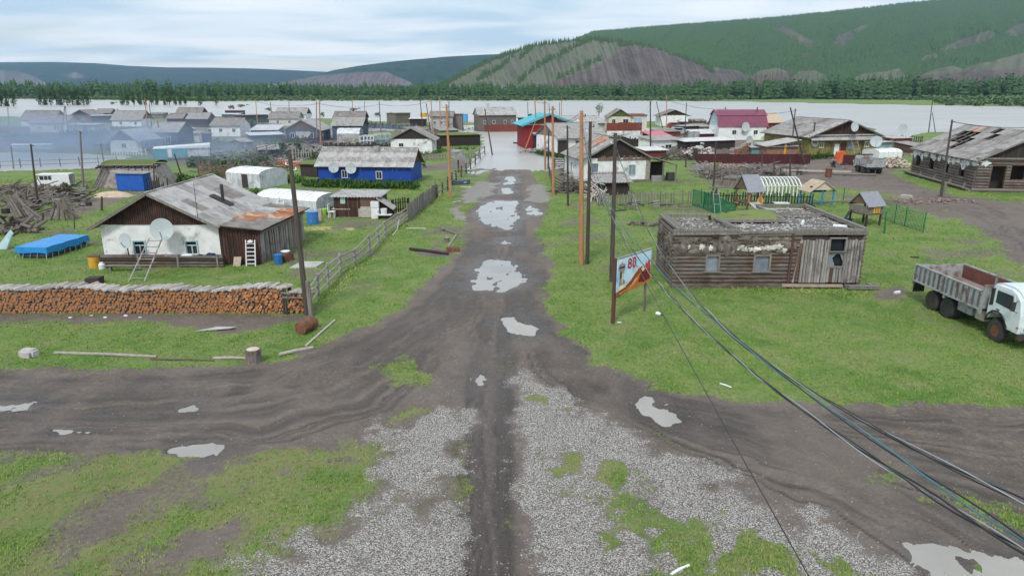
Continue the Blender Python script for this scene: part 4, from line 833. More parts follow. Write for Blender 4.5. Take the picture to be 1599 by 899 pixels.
YF = G(250, 414).y
def left_house():
    xl, xr = atY(159, 400, YF).x + .2, atY(339, 345, YF).x; L = xr - xl; he = 2.78; hr = zat(YF - .5, 303); D = 9.2
    e = thing('village_house', 'white plastered house with grey slate roof and log skirt behind the long firewood stack', 'house', (xl, YF, 0), 0)
    w = MB(); wt = .25; wx = [(215 - 159) / 180 * L, (295 - 159) / 180 * L]
    xs = [0, wx[0] - .36, wx[0] + .36, wx[1] - .36, wx[1] + .36, L]
    for i in (0, 2, 4): w.box(xs[i], xs[i + 1], 0, wt, 0, he)
    for i in (1, 3): w.box(xs[i], xs[i + 1], 0, wt, 0, .78); w.box(xs[i], xs[i + 1], 0, wt, 1.62, he)
    w.box(0, wt, wt, D, 0, he); w.box(L - wt, L, wt, D, 0, he); w.box(wt, L - wt, D - wt, D, 0, he); w.build('wall', WHP, e)
    MB().box(wt, L - wt, 1.2, 1.3, 0, he).build('inner_wall', WD, e)
    for x in wx:
        m = MB(); m.box(-.44, .44, -.07, .03, .42, .52); m.box(-.44, .44, -.10, .03, -.54, -.44); m.box(-.44, -.36, -.07, .03, -.44, .42); m.box(.36, .44, -.07, .03, -.44, .42); m.box(-.03, .03, .03, .1, -.44, .12); m.box(-.36, .36, .03, .1, .12, .18)
        o = m.build('window', LTQ, e, loc=(x, 0, 1.2)); MB().box(-.36, .36, .11, .13, -.44, .42).build('pane', GLS, o)
    boards(e, 'gable_boards', (0, -.05), (L, -.05), he - .02, lambda u: he + (hr - he) * (1 - abs(u - .47) / (.47 if u < .47 else .53)) - .1, .14, WB, seed=4, rag=.02)
    xm = L * .47; s1 = (hr - he) / xm; s2 = (hr - he) / (L - xm); ol, orr = .55, .30
    a0 = (-ol, -.55, he - s1 * ol + .1); b0 = (xm, -.55, hr + .1)
    rf = MB(); slab(rf, (-ol, D + .4, he - s1 * ol + .04), (-ol, -.5, he - s1 * ol + .04), (xm, -.5, hr + .04), (xm, D + .4, hr + .04), .08); slab(rf, (L + orr, -.5, he - s2 * orr + .04), (L + orr, D + .4, he - s2 * orr + .04), (xm, D + .4, hr + .05), (xm, -.5, hr + .05), .08); ro = rf.build('roof', WG, e)
    mats = {(5, 1): SLT2, (6, 1): SLT2, (7, 2): SLW, (2, 0): SLT, (3, 2): SLT, (4, 0): SLT, (6, 2): SLT, (0, 0): SLT, (5, 2): SLT, (1, 1): SLT2, (0, 2): SLW}
    sheets(ro, (L + orr, -.62, he - s2 * orr + .05), (L + orr, D + .45, he - s2 * orr + .05), (xm, D + .45, hr + .06), (xm, -.62, hr + .06), 8, 3, SLW, mats={k: v for k, v in mats.items()}, seed=2, wave=.010)
    sheets(ro, (-ol - .05, D + .45, he - s1 * ol + .05), (-ol - .05, -.62, he - s1 * ol + .05), (xm, -.62, hr + .06), (xm, D + .45, hr + .06), 8, 3, SLT, seed=3)
    bb = MB(); bb.beam((-ol, -.62, he - s1 * ol), (xm, -.62, hr + .02), .05, .17); bb.build('barge_board', WG, e); MB().beam((L + orr, -.62, he - s2 * orr), (xm, -.62, hr + .02), .05, .17).build('barge_board', WG, e)
    MB().tube((L * .82, 4.6, he), (L * .82, 4.6, he + 2.0), .11, n=10).build('stove_pipe', IRN, e)
    MB().box(L * .82 - .9, L * .82 + .7, 4.2, 5.0, 0, .04).xf(Matrix.Translation((0, 0, hr - (L * .82 - xm) * s2 + .14)) @ Matrix.Translation((L * .82, 0, 0)) @ Matrix.Rotation(math.atan(s2), 4, 'Y') @ Matrix.Translation((-L * .82, 0, 0))).build('flashing', WD, e)
    for k in range(4): MB().tube((.1, -.62 + .02 * k, .12 + .19 * k), (L + .35, -.60, .12 + .19 * k), .105, .1, 9).build('skirt_log', WGL if k != 2 else WD, e)
    MB().box(.1, L + .2, -.55, -.02, .02, .74).build('earth_fill', CLAY, e)
    for k in (0, 1, 2, 3): MB().box(L * k / 3 - .06, L * k / 3 + .06, -.74, -.62, 0, .9).build('stake', WG, e)
    x0, x1 = L + .02, L + 2.65; z1 = zat(YF - .4, 360); z0r = he - .1
    boards(e, 'lean_to_front_board', (x0, 0), (x1, .1), 0, lambda u: z0r + (z1 - z0r) * u - .1, .17, WB, seed=9, single=True, rag=.02)
    boards(e, 'lean_to_side_slab', (x1, .1), (x1 + .55, 8.0), 0, lambda u: z1 - .12 - .1 * u, .16, SLAB, seed=11, single=True, rag=.05, lean=.12, mats=[SLAB, WG, SLAB, SLAB, WGL])
    MB().box(x0, x1 + .45, 7.9, 8.0, 0, z1 - .1).build('lean_to_back', WD, e); MB().box(x1 - .25, x1 - .15, .3, 7.9, 0, z1 - .25).build('lean_to_lining', WD, e)
    ra, rb, rc, rd = (x1 + .35, -.25, z1), (x1 + .95, 8.6, z1), (x0 - .05, 8.6, z0r + .08), (x0 - .05, -.35, z0r + .08)
    m = MB(); slab(m, ra, rb, rc, rd, .07); lr = m.build('lean_to_roof', WD, e)
    q = {(i, j): (SLT2 if (i in (0, 1, 6) or (i, j) == (2, 0)) else RST) for i in range(7) for j in range(2)}; q[(4, 1)] = SLT; q[(5, 1)] = SLW; q[(2, 1)] = RST
    sheets(lr, ra, rb, rc, rd, 7, 2, RST, mats=q, seed=5)
    MB().beam((x1 + .1, .2, z1 - .28), (x1 + .62, 8.2, z1 - .3), .1, .14).build('eave_beam', WG, e)
    return e, xl, L, xr
LH, xl, LL, xr = left_house()
def at(px, py, Y): return atY(px, py, Y)
rod = tag(MB().tube((0, 0, 0), (0, .05, 2.3), .022, .014, 6).build('antenna_rod', IRN, loc=at(309, 341, YF - .75)), 'thin vertical metal rod standing at the front edge of the left slate roof', 'rod')
dish('huge round satellite dish on the white wall under the left slate roof', at(253, 358, YF - .9), .72, R(12), stand=0); dish('smaller patterned satellite dish near the left corner of the white wall', at(196, 376, YF - 1.0), .50, R(-18), stand=1.0)
ladder('grey home made wooden ladder leaning towards the white house wall', tuple(G(213, 440)), tuple(at(243, 372, G(213, 440).y + 1.9)), .95, 7, SLAB, .045)
barrel('yellow painted metal barrel with a rusty rim left of the white house', G(149, 418), .36, .80, YEL, rim=RUS, open_=True)
tag(MB().lathe([(.001, 0), (.17, 0), (.2, .06), (.2, .34), (.13, .42), (.1, .5), (.001, .5)], 14).build('milk_can', WPT, loc=G(160, 421)), 'small white can standing beside the yellow barrel', 'can')
e = thing('bench', 'low grey plank bench along the log skirt of the white house', 'bench', G(168, 424)); MB().box(0, 2.0, -.16, .16, .38, .43).build('seat', WG, e)
for x in (.25, 1.75): MB().box(x - .04, x + .04, -.12, .12, 0, .38).build('leg', WG, e)
tag(MB().box(-.42, .42, -.3, .3, 0, .45).jit(.03).build('box', WD, loc=G(149, 444)), 'dark rusty box behind the firewood stack', 'box')
def cloth(label, c, sx, sy, h, mat, cat='cloth', seed=1, name='cloth'):
    r = random.Random(seed); n = 9; v = []; f = []
    for i in range(n):
        for j in range(n):
            u, w = i / (n - 1) - .5, j / (n - 1) - .5; d = max(0, 1 - (u * u + w * w) * 4); v.append((u * sx + r.uniform(-.02, .02), w * sy + r.uniform(-.02, .02), (h * (d ** .6) + r.uniform(-.03, .03)) if d > 0 else 0.0))
    f = [(i * n + j, (i + 1) * n + j, (i + 1) * n + j + 1, i * n + j + 1) for i in range(n - 1) for j in range(n - 1)]; o = MB().add(v, f).build(name, mat, loc=c, smooth=True); return tag(o, label, cat)
zz = .80
cloth('white cloth bundle on the log skirt under the large dish', at(262, 404, YF - .35), 1.1, .5, .22, WPT, seed=2); cloth('white cloth bundle on the log skirt under the right window', at(292, 402, YF - .35), 1.0, .5, .25, WPT, seed=3)
cloth('dark blue bundle at the right end of the log skirt', at(330, 401, YF - .35), .8, .5, .28, M('navy_cloth', (.02, .035, .09), scale=3), 'bundle', 4, 'bundle'); cloth('small dark bundle on the log skirt left of the blue one', at(313, 402, YF - .35), .5, .4, .22, WD, 'bundle', 5, 'bundle')
e = thing('shelf_rack', 'white shelf rack with rungs leaning on the brown lean-to wall', 'shelf', (at(392, 420, YF - .5).x, YF - .45, 0)); 
for s in (-.3, .3): MB().beam((s, 0, 0), (s, .35, 1.75), .06, .08).build('upright', WPT, e)
for i in range(6): MB().box(-.28, .28, -.02 + .05 * i, .2 + .05 * i, .18 + .26 * i, .21 + .26 * i).build('shelf', WPT, e)
MB().lathe([(0.001, 0), (.2, 0), (.17, .1), (.001, .18)], 12, (0, .33, 1.6)).build('top_bowl', WPT, e)
tag(MB().hexa([(-.24, 0, 0), (.24, 0, 0), (.24, .04, 0), (-.24, .04, 0)], [(-.2, .2, .62), (.3, .2, .62), (.3, .24, .62), (-.2, .24, .62)]).build('board', M('tan_board', (.40, .33, .26)), loc=(at(370, 420, YF - .4).x, YF - .4, 0)), 'small tan board leaning against the foot of the brown lean-to', 'board')
barrel('blue plastic barrel at the corner of the grey slab wall', G(435, 413), .27, .68, BBL, rim=BBL); 
e = thing('stove', 'rusty box stove with a white basin on top beside the slab wall', 'stove', G(447, 408), R(70)); MB().box(-.45, .45, -.3, .3, 0, .55).jit(.02).build('body', RUS, e); MB().lathe([(.001, .05), (.18, .05), (.3, .17), (.32, .17), (.2, .02), (.001, .02)], 14, (0, 0, .56)).build('basin', WPT, e)
tag(MB().prism([(0, 0, 0), (1.7, .2, .02), (1.9, 1.5, .05), (.4, 1.3, .12)], (0, 0, .09)).build('slab', CON, loc=G(452, 420)), 'pale flat slab lying on the grass by the slab wall', 'slab')
tag(MB().box(-.3, .5, -.02, .04, 0, .12).build('blue_plank', BBL, loc=at(457, 343, YF + 6.6)), 'small blue board under the eave of the rusty lean-to roof', 'board')
def stack():
    y0 = G(250, 490).y; xa, xb = at(-70, 470, y0).x, at(441, 470, y0).x; xc, xd = at(449, 470, y0).x, at(475, 470, y0).x; ln = .85; r = random.Random(4)
    e = thing('firewood_stack', 'long firewood stack of round logs with orange cut ends in front of the white house', 'firewood', (xb, y0, 0)); P_ = []
    def fill(x0, x1, hf):
        row = 0; z = .085
        while z < 1.6:
            x = x0 + (.08 if row % 2 else 0)
            while x < x1:
                if z < hf(x): P_.append((x + r.uniform(-.045, .045), z + r.uniform(-.035, .035), r.choice((.052, .066, .074, .082, .09)) * r.uniform(.92, 1.06)))
                x += .168
            z += .148; row += 1
    fill(xa, xb, lambda x: 1.26 + .08 * math.sin(x * 1.3) + .05 * math.sin(x * .5 + 1)); fill(xc, xd, lambda x: 1.08)
    def cyl(n=9):
        m = MB(); m.tube((0, 0, 0), (0, ln, 0), 1, 1, n); me = m.mesh('log', BARK); me.materials.append(ENDS)
        for p in me.polygons:
            if abs(p.normal.y) > .5: p.material_index = 1
        return me
    me = cyl(); me2 = me; P_.sort(key=lambda q: -q[0] + q[1] * .01)
    for x, z, rr in P_[:190]:
        o = link('log', me, e, (x - xb, r.uniform(-.05, .05), z)); o.scale = (rr, 1, rr); o.rotation_euler = (0, r.uniform(0, 3), 0)
    v0 = np.array([v.co for v in me.vertices]); nv = len(v0); rest = P_[190:]; n = len(rest); A = np.array(rest); V_ = v0[None] * np.stack([A[:, 2], np.ones(n), A[:, 2]], 1)[:, None] + np.stack([A[:, 0] - xb, RS.uniform(-.05, .05, n), A[:, 1]], 1)[:, None]
    big = MB(); F_ = [tuple(p.vertices) for p in me.polygons]; mi = [p.material_index for p in me.polygons]
    for i in range(n): big.add(V_[i], F_)
    mm = bpy.data.meshes.new('logs'); mm.from_pydata(big.v, [], big.f); mm.materials.append(BARK); mm.materials.append(ENDS); mm.polygons.foreach_set('material_index', mi * n); mm.update(); link('logs', mm, e, stuff=True)
    x = xd; k = 0; sp = MB().prism([(-.10, 0, -.03), (.10, 0, -.03), (.07, 0, .05), (-.04, 0, .075)], (0, ln * 1.05, 0)).mesh('split_log', M('bleached_split_log', (.46, .42, .39), (.24, .21, .195), sc=(9, 1, 9), scale=2, rnd=.35))
    while x > xa and k < 108:
        if not (xb < x < xc):
            h = (1.34 + .08 * math.sin(x * 1.3) + .05 * math.sin(x * .5 + 1)) if x < xb else 1.17
            o = link('split_log', sp, e, (x - xb, r.uniform(-.12, .02), h + r.uniform(-.03, .03)), (r.uniform(-.06, .06), r.uniform(-.4, .4), -.30 + r.uniform(-.22, .22))); o.scale = (r.uniform(.7, 1.2), r.uniform(.85, 1.1), r.uniform(.7, 1.3)); k += 1
        x -= .19
    for x in (xb + .08, xc - .08): MB().tube((x - xb, -.1, -.2), (x - xb, -.05, 1.42), .06, .05, 7).build('post', PDK, e); MB().tube((x - xb, ln + .05, -.2), (x - xb, ln, 1.35), .06, .05, 7).build('post', PDK, e)
    MB().beam((.05, -.12, .95), (xd - xb, -.13, .93), .05, .08).build('brace', WG, e); MB().beam((.0, -.12, 1.2), (.5, -.13, 1.15), .05, .08).build('brace', WG, e)
stack()
logs('thick grey log on the grass left of the long road boards', (86, 553), (245, 559), .075, BARK, 'board_log'); logs('thin grey log lying beside the left road, second in the line', (235, 562), (334, 565), .05, WGL); logs('short pale log ending at the tree stump', (334, 561), (384, 561), .065, BARK)
logs('pale log lying at the bend of the road right of the stump', (436, 556), (489, 545), .085, BARK); logs('thin straight pole lying on the verge below the fallen barrel', (478, 541), (523, 501), .05, BARK, 'thin_pole', 'pole'); logs('short thin stick beside the fallen rusty barrel', (489, 514), (509, 513), .03, WG, 'stick', 'stick')
def stump(label, c, r, h, mat=PGR, seed=1):
    rr = random.Random(seed); e = thing('tree_stump', label, 'stump', c); n = 14; m = MB(); prof = [(r * 1.25, -.05), (r * 1.05, .12 * h), (r * .95, .6 * h), (r, h), (r * .9, h + .01), (.001, h - .02)]; m.lathe(prof, n)
    m.v = [(x * (1 + .1 * math.sin(i * 2.7)), y * (1 + .1 * math.cos(i * 1.9)), z + rr.uniform(-.02, .02)) for i, (x, y, z) in enumerate(m.v)]; m.build('bark', mat, e); MB().lathe([(.001, 0), (r * .8, 0), (.001, .015)], 12, (0, 0, h + .012)).build('cut_face', WLT, e); return e
stump('weathered grey tree stump on the road verge at the left', G(397, 566), .33, .62)
def rock(label, c, sx, sy, sz, mat, name='stone_block', cat='stone', seed=3):
    bm = bmesh.new(); bmesh.ops.create_cube(bm, size=1); bmesh.ops.bevel(bm, geom=bm.edges[:], offset=.16, segments=2, affect='EDGES'); rr = random.Random(seed)
    for v in bm.verts: v.co = Vector((v.co.x * sx, v.co.y * sy, (v.co.z + .45) * sz)) + Vector((rr.uniform(-.02, .02), rr.uniform(-.02, .02), rr.uniform(-.02, .02)))
    me = bpy.data.meshes.new(name); bm.to_mesh(me); bm.free(); me.materials.append(mat); return tag(link(name, me, None, c, (0, 0, seed)), label, cat)
rock('rounded pale grey block on the grass at the far left of the verge', G(46, 557), .75, .5, .38, RUBL)
tag(MB().prism([(-.9, -.2, .06), (.7, .05, .12), (.85, .35, .09), (-.1, .3, .1), (-.6, .1, .05)], (0, 0, .03)).build('sheet', CON, loc=G(338, 517)), 'bent pale grey sheet lying on the grass below the firewood stack', 'sheet')
barrel('rusty brown barrel lying on its side at the foot of the leaning pole', G(470, 522), .31, .95, RUS, axis=1, rz=R(160))
pole((452, 240), (480, 492), .15, PDK, 'dark leaning wooden pole at the right end of the firewood stack', 3, stub=1.9)
e = thing('debris', 'small bits of white rubbish scattered beside the wood pile path', 'rubbish', G(110, 497)); 
for i in range(5): MB().box(-.08, .08, -.05, .05, 0, .05).jit(.02).build('scrap', WPT, e, loc=(i * .9, (i % 2) * .3, .02))
def pool():
    a, b = G(26, 398), G(75, 404); c = G(137, 384); u = (c - b); w = Vector((-u.y, u.x, 0)).normalized() * 2.1; e = thing('frame_pool', 'long frame pool with thin legs covered by a bright blue tarpaulin', 'pool', b, 0)
    h = .78; O = Vector((0, 0, 0)); q = [O, u, u + w, w]; 
    if w.x > 0: w = -w
    q = [O, u, u + w, w]; m = MB(); m.hexa([p * .97 + Vector((0, 0, .12)) for p in q], [p + Vector((0, 0, h)) for p in q]); m.build('pool_wall', M('dark_vinyl', (.05, .07, .10), scale=2), e)
    n = 12; v = []; f = []
    SS = [-.035, -.03] + [k / 8 for k in range(9)] + [1.03, 1.035]; TT = [-.055, -.05, .2, .5, .8, 1.05, 1.055]
    for i in range(n + 1):
        for j in range(7):
            s, t = SS[i], TT[j]; p = u * s + w * t; s, t = min(max(s, 0), 1), min(max(t, 0), 1); z = h + .05 + .10 * math.sin(math.pi * s) ** .5 * math.sin(math.pi * t) + .02 * math.sin(i * 2.1 + j); 
            if j in (0, 6): z = h - .42 - .07 * math.sin(i * 1.9)
            elif i in (0, n): z = h - .36 - .04 * math.sin(j * 2)
            v.append((p.x, p.y, z))
    f = [(i * 7 + j, (i + 1) * 7 + j, (i + 1) * 7 + j + 1, i * 7 + j + 1) for i in range(n) for j in range(6)]; MB().add(v, f).build('tarpaulin', TARP, e)
    for i in range(8): p = u * (i / 7); d = Vector((.05, -.22, 0)); MB().tube(p + d, p + Vector((0, 0, h)), .025, n=6).build('leg', MTG, e)
    for i in range(1, 5): p = w * (i / 4); MB().tube(p + Vector((-.2, -.12, 0)), p + Vector((0, 0, h)), .025, n=6).build('leg', MTG, e)
pool()
MB()
def sign():
    a, b = G(959, 507), G(1007, 487); rz = math.atan2(b.y - a.y, b.x - a.x); L = (b - a).length; zt = zat(a.y, 405); zb = zat(a.y, 457); e = thing('billboard', 'faded blue poster board with red 80 and orange ribbon on two posts', 'sign', a, rz)
    MB().box(-.1, .06, 0, .14, -.2, zt + .05).build('post', M('red_brown_post', (.16, .07, .05), (.09, .04, .03), sc=V, scale=2), e); MB().tube((L, .06, -.2), (L, .06, zt - .1), .07, .06, 8).build('post', PGR, e)
    h = zt - zb; bd = MB().box(.0, L + .22, -.06, -.01, zb, zt).build('board', None, e); m = bpy.data.materials.new('poster_print'); m.use_nodes = True; t = m.node_tree; bs = t.nodes['Principled BSDF']; tc = t.nodes.new('ShaderNodeTexCoord'); n_ = noisen(t, tc.outputs['Object'], 1.1, 4, .55, .6)
    col = mixc(t, rampv(t, n_, .38, .62), (.12, .38, .66), (.52, .70, .82)); n2 = noisen(t, tc.outputs['Object'], .9, 2, .5); sp = t.nodes.new('ShaderNodeSeparateXYZ'); t.links.new(tc.outputs['Object'], sp.inputs[0]); col = mixc(t, rampv(t, sp.outputs[2], zt - .9, zt, 0, .75), col, (.66, .77, .84)); t.links.new(col, bs.inputs['Base Color']); bs.inputs['Roughness'].default_value = .5; bd.data.materials.append(m)
    MB().box(-.02, L + .24, -.08, .01, zt, zt + .07).build('top_rail', MTG, e)
    def flat(name, pts, mat, y): return MB().prism([(x * (L + .22), y, zb + z * h) for x, z in pts], (0, .004, 0)).build(name, mat, e)
    OR1 = M('print_orange', (.62, .17, .035), scale=2, bump=0, rnd=0); OR2 = M('print_pale_orange', (.75, .38, .16), scale=2, bump=0, rnd=0); OR3 = M('print_dark_red', (.16, .02, .015), scale=2, bump=0, rnd=0); BK = M('print_black', (.03, .02, .018), scale=2, bump=0, rnd=0); CRMP = M('print_cream', (.75, .68, .55), scale=2, bump=0, rnd=0); GYP = M('print_grey', (.32, .27, .25), scale=3, bump=0, rnd=0)
    top = [(0, .02), (.12, .06), (.26, .13), (.40, .25), (.52, .42), (.63, .54), (.72, .58), (.82, .50), (.92, .52), (1, .50)]
    flat('ribbon_print', [(0, -.10)] + top + [(1, .0), (.85, -.02), (.7, -.02), (.5, -.05), (.3, -.08), (.1, -.12)], OR1, -.066)
    for k, (o_, mt_) in enumerate(((.035, BK), (.09, BK), (.145, BK))):
        up = [(x, z - o_) for x, z in top[:7]]; flat('ribbon_stripe', up + [(x, z - .028) for x, z in reversed(up)], mt_, -.071)
    flat('ribbon_highlight', [(.05, -.05), (.25, .02), (.42, .12), (.55, .27), (.60, .26), (.5, .1), (.3, -.03), (.1, -.09)], OR2, -.071)
    flat('soldiers_print', [(.62, .1), (.66, .3), (.74, .42), (.80, .38), (.86, .5), (.93, .44), (.98, .46), (.98, .1), (.8, .05)], OR3, -.0725); flat('torch_print', [(.80, .5), (.84, .66), (.88, .6), (.93, .74), (.97, .6), (.99, .44), (.88, .4)], M('print_red', (.50, .06, .05), scale=2, bump=0), -.074); flat('glow_print', [(.7, .50), (.76, .56), (.80, .46), (.74, .40)], CRMP, -.076)
    flat('tower_print', [(.04, .08), (.24, .10), (.22, .3), (.18, .36), (.19, .62), (.22, .66), (.22, .78), (.18, .84), (.14, .84), (.12, .92), (.10, .84), (.06, .84), (.03, .78), (.03, .66), (.06, .62), (.07, .36)], GYP, -.068); flat('tower_base_print', [(.03, .04), (.25, .09), (.23, .2), (.04, .17)], CRMP, -.070); flat('tower_shade_print', [(.08, .4), (.12, .4), (.12, .6), (.08, .6)], BK, -.0705)
    flat('tower_window_print', [(.05, .70), (.20, .70), (.20, .75), (.05, .75)], BK, -.0705); flat('tower_light_print', [(.14, .16), (.17, .4), (.17, .55), (.13, .55)], CRMP, -.0705)
    def ring(cx_, cz, w_, h_, th):
        v, f, n = [], [], 28
        for i in range(n):
            q = 6.283 * i / n; cc, ss = math.cos(q), math.sin(q); k = (abs(cc) ** 2.8 + abs(ss) ** 2.8) ** (-1 / 2.8)
            for a_ in (0, th): v += [(cx_ + (w_ / 2 - a_) * k * cc, -.078, cz + (h_ / 2 - a_) * k * ss), (cx_ + (w_ / 2 - a_) * k * cc, -.070, cz + (h_ / 2 - a_) * k * ss)]
        f = [(i * 4, (i + 1) % n * 4, (i + 1) % n * 4 + 2, i * 4 + 2) for i in range(n)] + [(i * 4, i * 4 + 1, (i + 1) % n * 4 + 1, (i + 1) % n * 4) for i in range(n)]; return v, f
    xc, zc_ = L * .37, zt - .36; m = MB(); m.add(*ring(xc, zc_ + .105, .30, .28, .085)); m.add(*ring(xc, zc_ - .12, .33, .32, .09)); m.build('digit_8', REDP, e); MB().add(*ring(xc + .40, zc_ - .015, .32, .55, .09)).build('digit_0', REDP, e)
    flat('caption_print', [(.42, .60), (.64, .62), (.64, .585), (.42, .565)], M('print_pale', (.72, .62, .66), bump=0), -.068); flat('caption_print', [(.46, .54), (.60, .555), (.60, .53), (.46, .515)], M('print_pale', (1, 1, 1)), -.068)
sign()
tag(MB().box(-.09, .09, -.07, .07, 0, .07).jit(.015).build('paper', WPT, loc=G(967, 505)), 'crumpled white paper on the grass below the poster board', 'paper')

def log_building():
    Y0 = G(1053, 448).y; h = zat(Y0, 358); x0 = at(1057, 358, Y0).x; x3 = at(1351, 358, Y0).x; W_ = x3 - x0
    e = thing('log_building', 'flat roofed ruined log building with rubble on its roof and a bleached slab end wall', 'building', (x0, Y0, 0)); r = random.Random(12)
    xa = at(1153, 360, Y0).x - x0; xb = at(1246, 400, Y0).x - x0; d1 = zat and (5.3); dep3 = 8.4
    RL = h / 15.0
    def wall_logs(p, q, n, z0, skipw=(), nm='log'):
        p, q = Vector(p), Vector(q); L = (q - p).length; d = (q - p) / L
        for k in range(n):
            z = z0 + RL * (k + .5); segs = [(0, L)]
            for (wa, wb, za, zb) in skipw:
                if za < z < zb:
                    ns = []
                    for s0, s1 in segs:
                        if wa > s0 and wb < s1: ns += [(s0, wa), (wb, s1)]
                        else: ns.append((s0, s1))
                    segs = ns
            for s0, s1 in segs:
                j = Vector((-d.y, d.x, 0)) * r.uniform(-.025, .025); ex = .12 if (s0 == 0) else 0
                MB().path([p + d * (s0 - ex) + j + Vector((0, 0, z)), p + d * (s0 + s1) / 2 + j + Vector((0, 0, z + r.uniform(-.015, .015))), p + d * (s1 + (.1 if s1 == L else 0)) + j + Vector((0, 0, z))], [RL * .52, RL * .55, RL * .5], 8).build(nm, r.choice((WGL, WGL, LGB, WGL)), e)
    LGB = M('brown_log', (.20, .155, .125), (.09, .065, .05), stain=(.05, .035, .03), st=.5, sc=(.8, 9, 9), scale=2, bump=.6)
    wz0, wz1 = .95, 2.0
    W1 = at(1112, 410, Y0).x - x0; W2 = at(1189, 410, Y0).x - x0
    wall_logs((0, 0, 0), (xb, 0, 0), 14, .05, [(W1 - .42, W1 + .42, wz0, wz1), (W2 - .5, W2 + .5, wz0, wz1)])
    dl = 4.6; wall_logs((0, dl, 0), (0, 0, 0), 14, .05, [(.9, 1.5, .9, 1.9), (2.9, 3.5, .9, 1.9)])
    core = MB(); core.box(.14, xb, .14, .2, 0, h - .3); core.box(.14, .2, .2, dl - .2, 0, h - .3); core.box(.1, xa, dl - .2, dl, 0, h - .2); core.box(xa, 7.6, 3.2, 3.35, 0, h - .5); core.box(7.4, 7.6, 3.35, dep3, 0, h - .5); core.box(7.6, W_, dep3 - .2, dep3, 0, h - .3); core.box(W_ - .3, W_ - .12, .2, dep3 - .2, 0, h - .2); core.build('inner_wall', CLAY, e)
    wall_logs((W_, 0, 0), (W_, dep3, 0), 14, .05, nm='log')
    for x, w_ in ((W1, .84), (W2, 1.0)):
        m = MB(); z = (wz0 + wz1) / 2; hh = wz1 - wz0; t = .09; m.box(-w_ / 2 - .02, w_ / 2 + .02, -.14, .1, hh / 2 - t, hh / 2); m.box(-w_ / 2 - .1, w_ / 2 + .1, -.2, .1, -hh / 2 - .02, -hh / 2 + .05); m.box(-w_ / 2 - .02, -w_ / 2 + t, -.14, .1, -hh / 2 + .05, hh / 2 - t); m.box(w_ / 2 - t, w_ / 2 + .02, -.14, .1, -hh / 2 + .05, hh / 2 - t)
        o = m.build('window', WG, e, loc=(x, 0, z)); MB().box(-w_ / 2 + t, w_ / 2 - t, .02, .05, -hh / 2 + .05, hh / 2 - t).build('film_pane', GLB, o)
    for s in (1.2, 3.2):
        m = MB(); m.box(-.1, .12, -.36, -.3, .9, 1.9); m.box(-.1, .12, .3, .36, .9, 1.9); m.box(-.1, .12, -.3, .3, 1.84, 1.9); m.box(-.12, .12, -.36, .36, .86, .9); o = m.build('window', WG, e, loc=(0, dl - s, 0)); MB().box(.08, .1, -.3, .3, .9, 1.84).build('dark_opening', GLS, o)
    def patch(x, z, w_, h_, mat, seed, nm='plaster_patch', y=-.10, ax='x'):
        y -= .055; rr = random.Random(seed); n = 26; pts = []
        for i in range(n):
            q = 6.283 * i / n; k = rr.uniform(.5, 1.2); pts.append((x + w_ / 2 * k * math.cos(q), z + h_ / 2 * k * math.sin(q)))
        P_ = [(p, y, q_) for p, q_ in pts] if ax == 'x' else [(y, p, q_) for p, q_ in pts]
        m = MB(); c = (x, y - .05, z) if ax == 'x' else (y - .05, x, z); m.add([c] + P_ + [((p[0], p[1] + .1, p[2]) if ax == 'x' else (p[0] + .1, p[1], p[2])) for p in P_], [(0, i + 1, (i + 1) % n + 1) for i in range(n)] + [(i + 1, n + i + 1, n + (i + 1) % n + 1, (i + 1) % n + 1) for i in range(n)]); m.build(nm, mat, e)
    rr = random.Random(3); x = .25; k = 0
    while x < xb - .2: patch(x, h - 1.05 + rr.uniform(-.14, .14), rr.uniform(.8, 1.3), rr.uniform(.5, .9), CLAY, k, 'clay_patch', -.09); x += .55; k += 1
    x = .4
    while x < xb - .3: patch(x, h - .62 + rr.uniform(-.1, .1), rr.uniform(.6, 1.0), rr.uniform(.3, .45), CLAY, k, 'clay_patch', -.085); x += .6; k += 1
    WPP = M('chipped_whitewash', (.68, .66, .60), (.50, .48, .43), stain=(.2, .18, .15), st=.4, scale=3)
    for x, w_, z in ((1.5, .42, 1.02), (2.0, .3, 1.1), (.75, .2, 1.0), (3.75, .5, 1.05), (4.0, .4, 1.15), (4.6, .8, 1.15), (5.3, .9, 1.08), (5.9, .7, 1.0), (6.35, .3, 1.2)): patch(x, h - z, w_, .34, WPP, int(x * 10), 'whitewash_patch', -.13)
    for k in range(7): patch(.5 + .62 * k, h - rr.uniform(.7, 1.5), rr.uniform(.6, .9), rr.uniform(.6, 1.0), CLAY, 50 + k, 'clay_patch', -.08, 'y')
    wx0, wx1 = at(1293, 400, Y0).x - x0, at(1316, 400, Y0).x - x0; n = 21; step = (W_ - xb) / n
    MB().box(xb + .1, wx0 - .1, .0, .05, .1, h - .3).box(wx1 + .1, W_ - .1, .0, .05, .1, h - .3).build('backing', WD, e)
    for i in range(n):
        x = xb + step * (i + .5); zt = h - .62 + r.uniform(-.05, .05)
        if x < wx0 - .05 or x > wx1 + .05: z0 = .30
        else: z0, zt = .32, 1.22
        lean = -.28 if i < 1 else r.uniform(-.03, .03)
        MB().tube((x + lean, -.07 + r.uniform(-.02, .02), z0), (x, -.07, zt), step * .50, step * .44, 7).build('wall_slab', SLAB if z0 == .3 or r.random() < .4 else WBR, e)
    wm = (wx0 + wx1) / 2; ww = wx1 - wx0
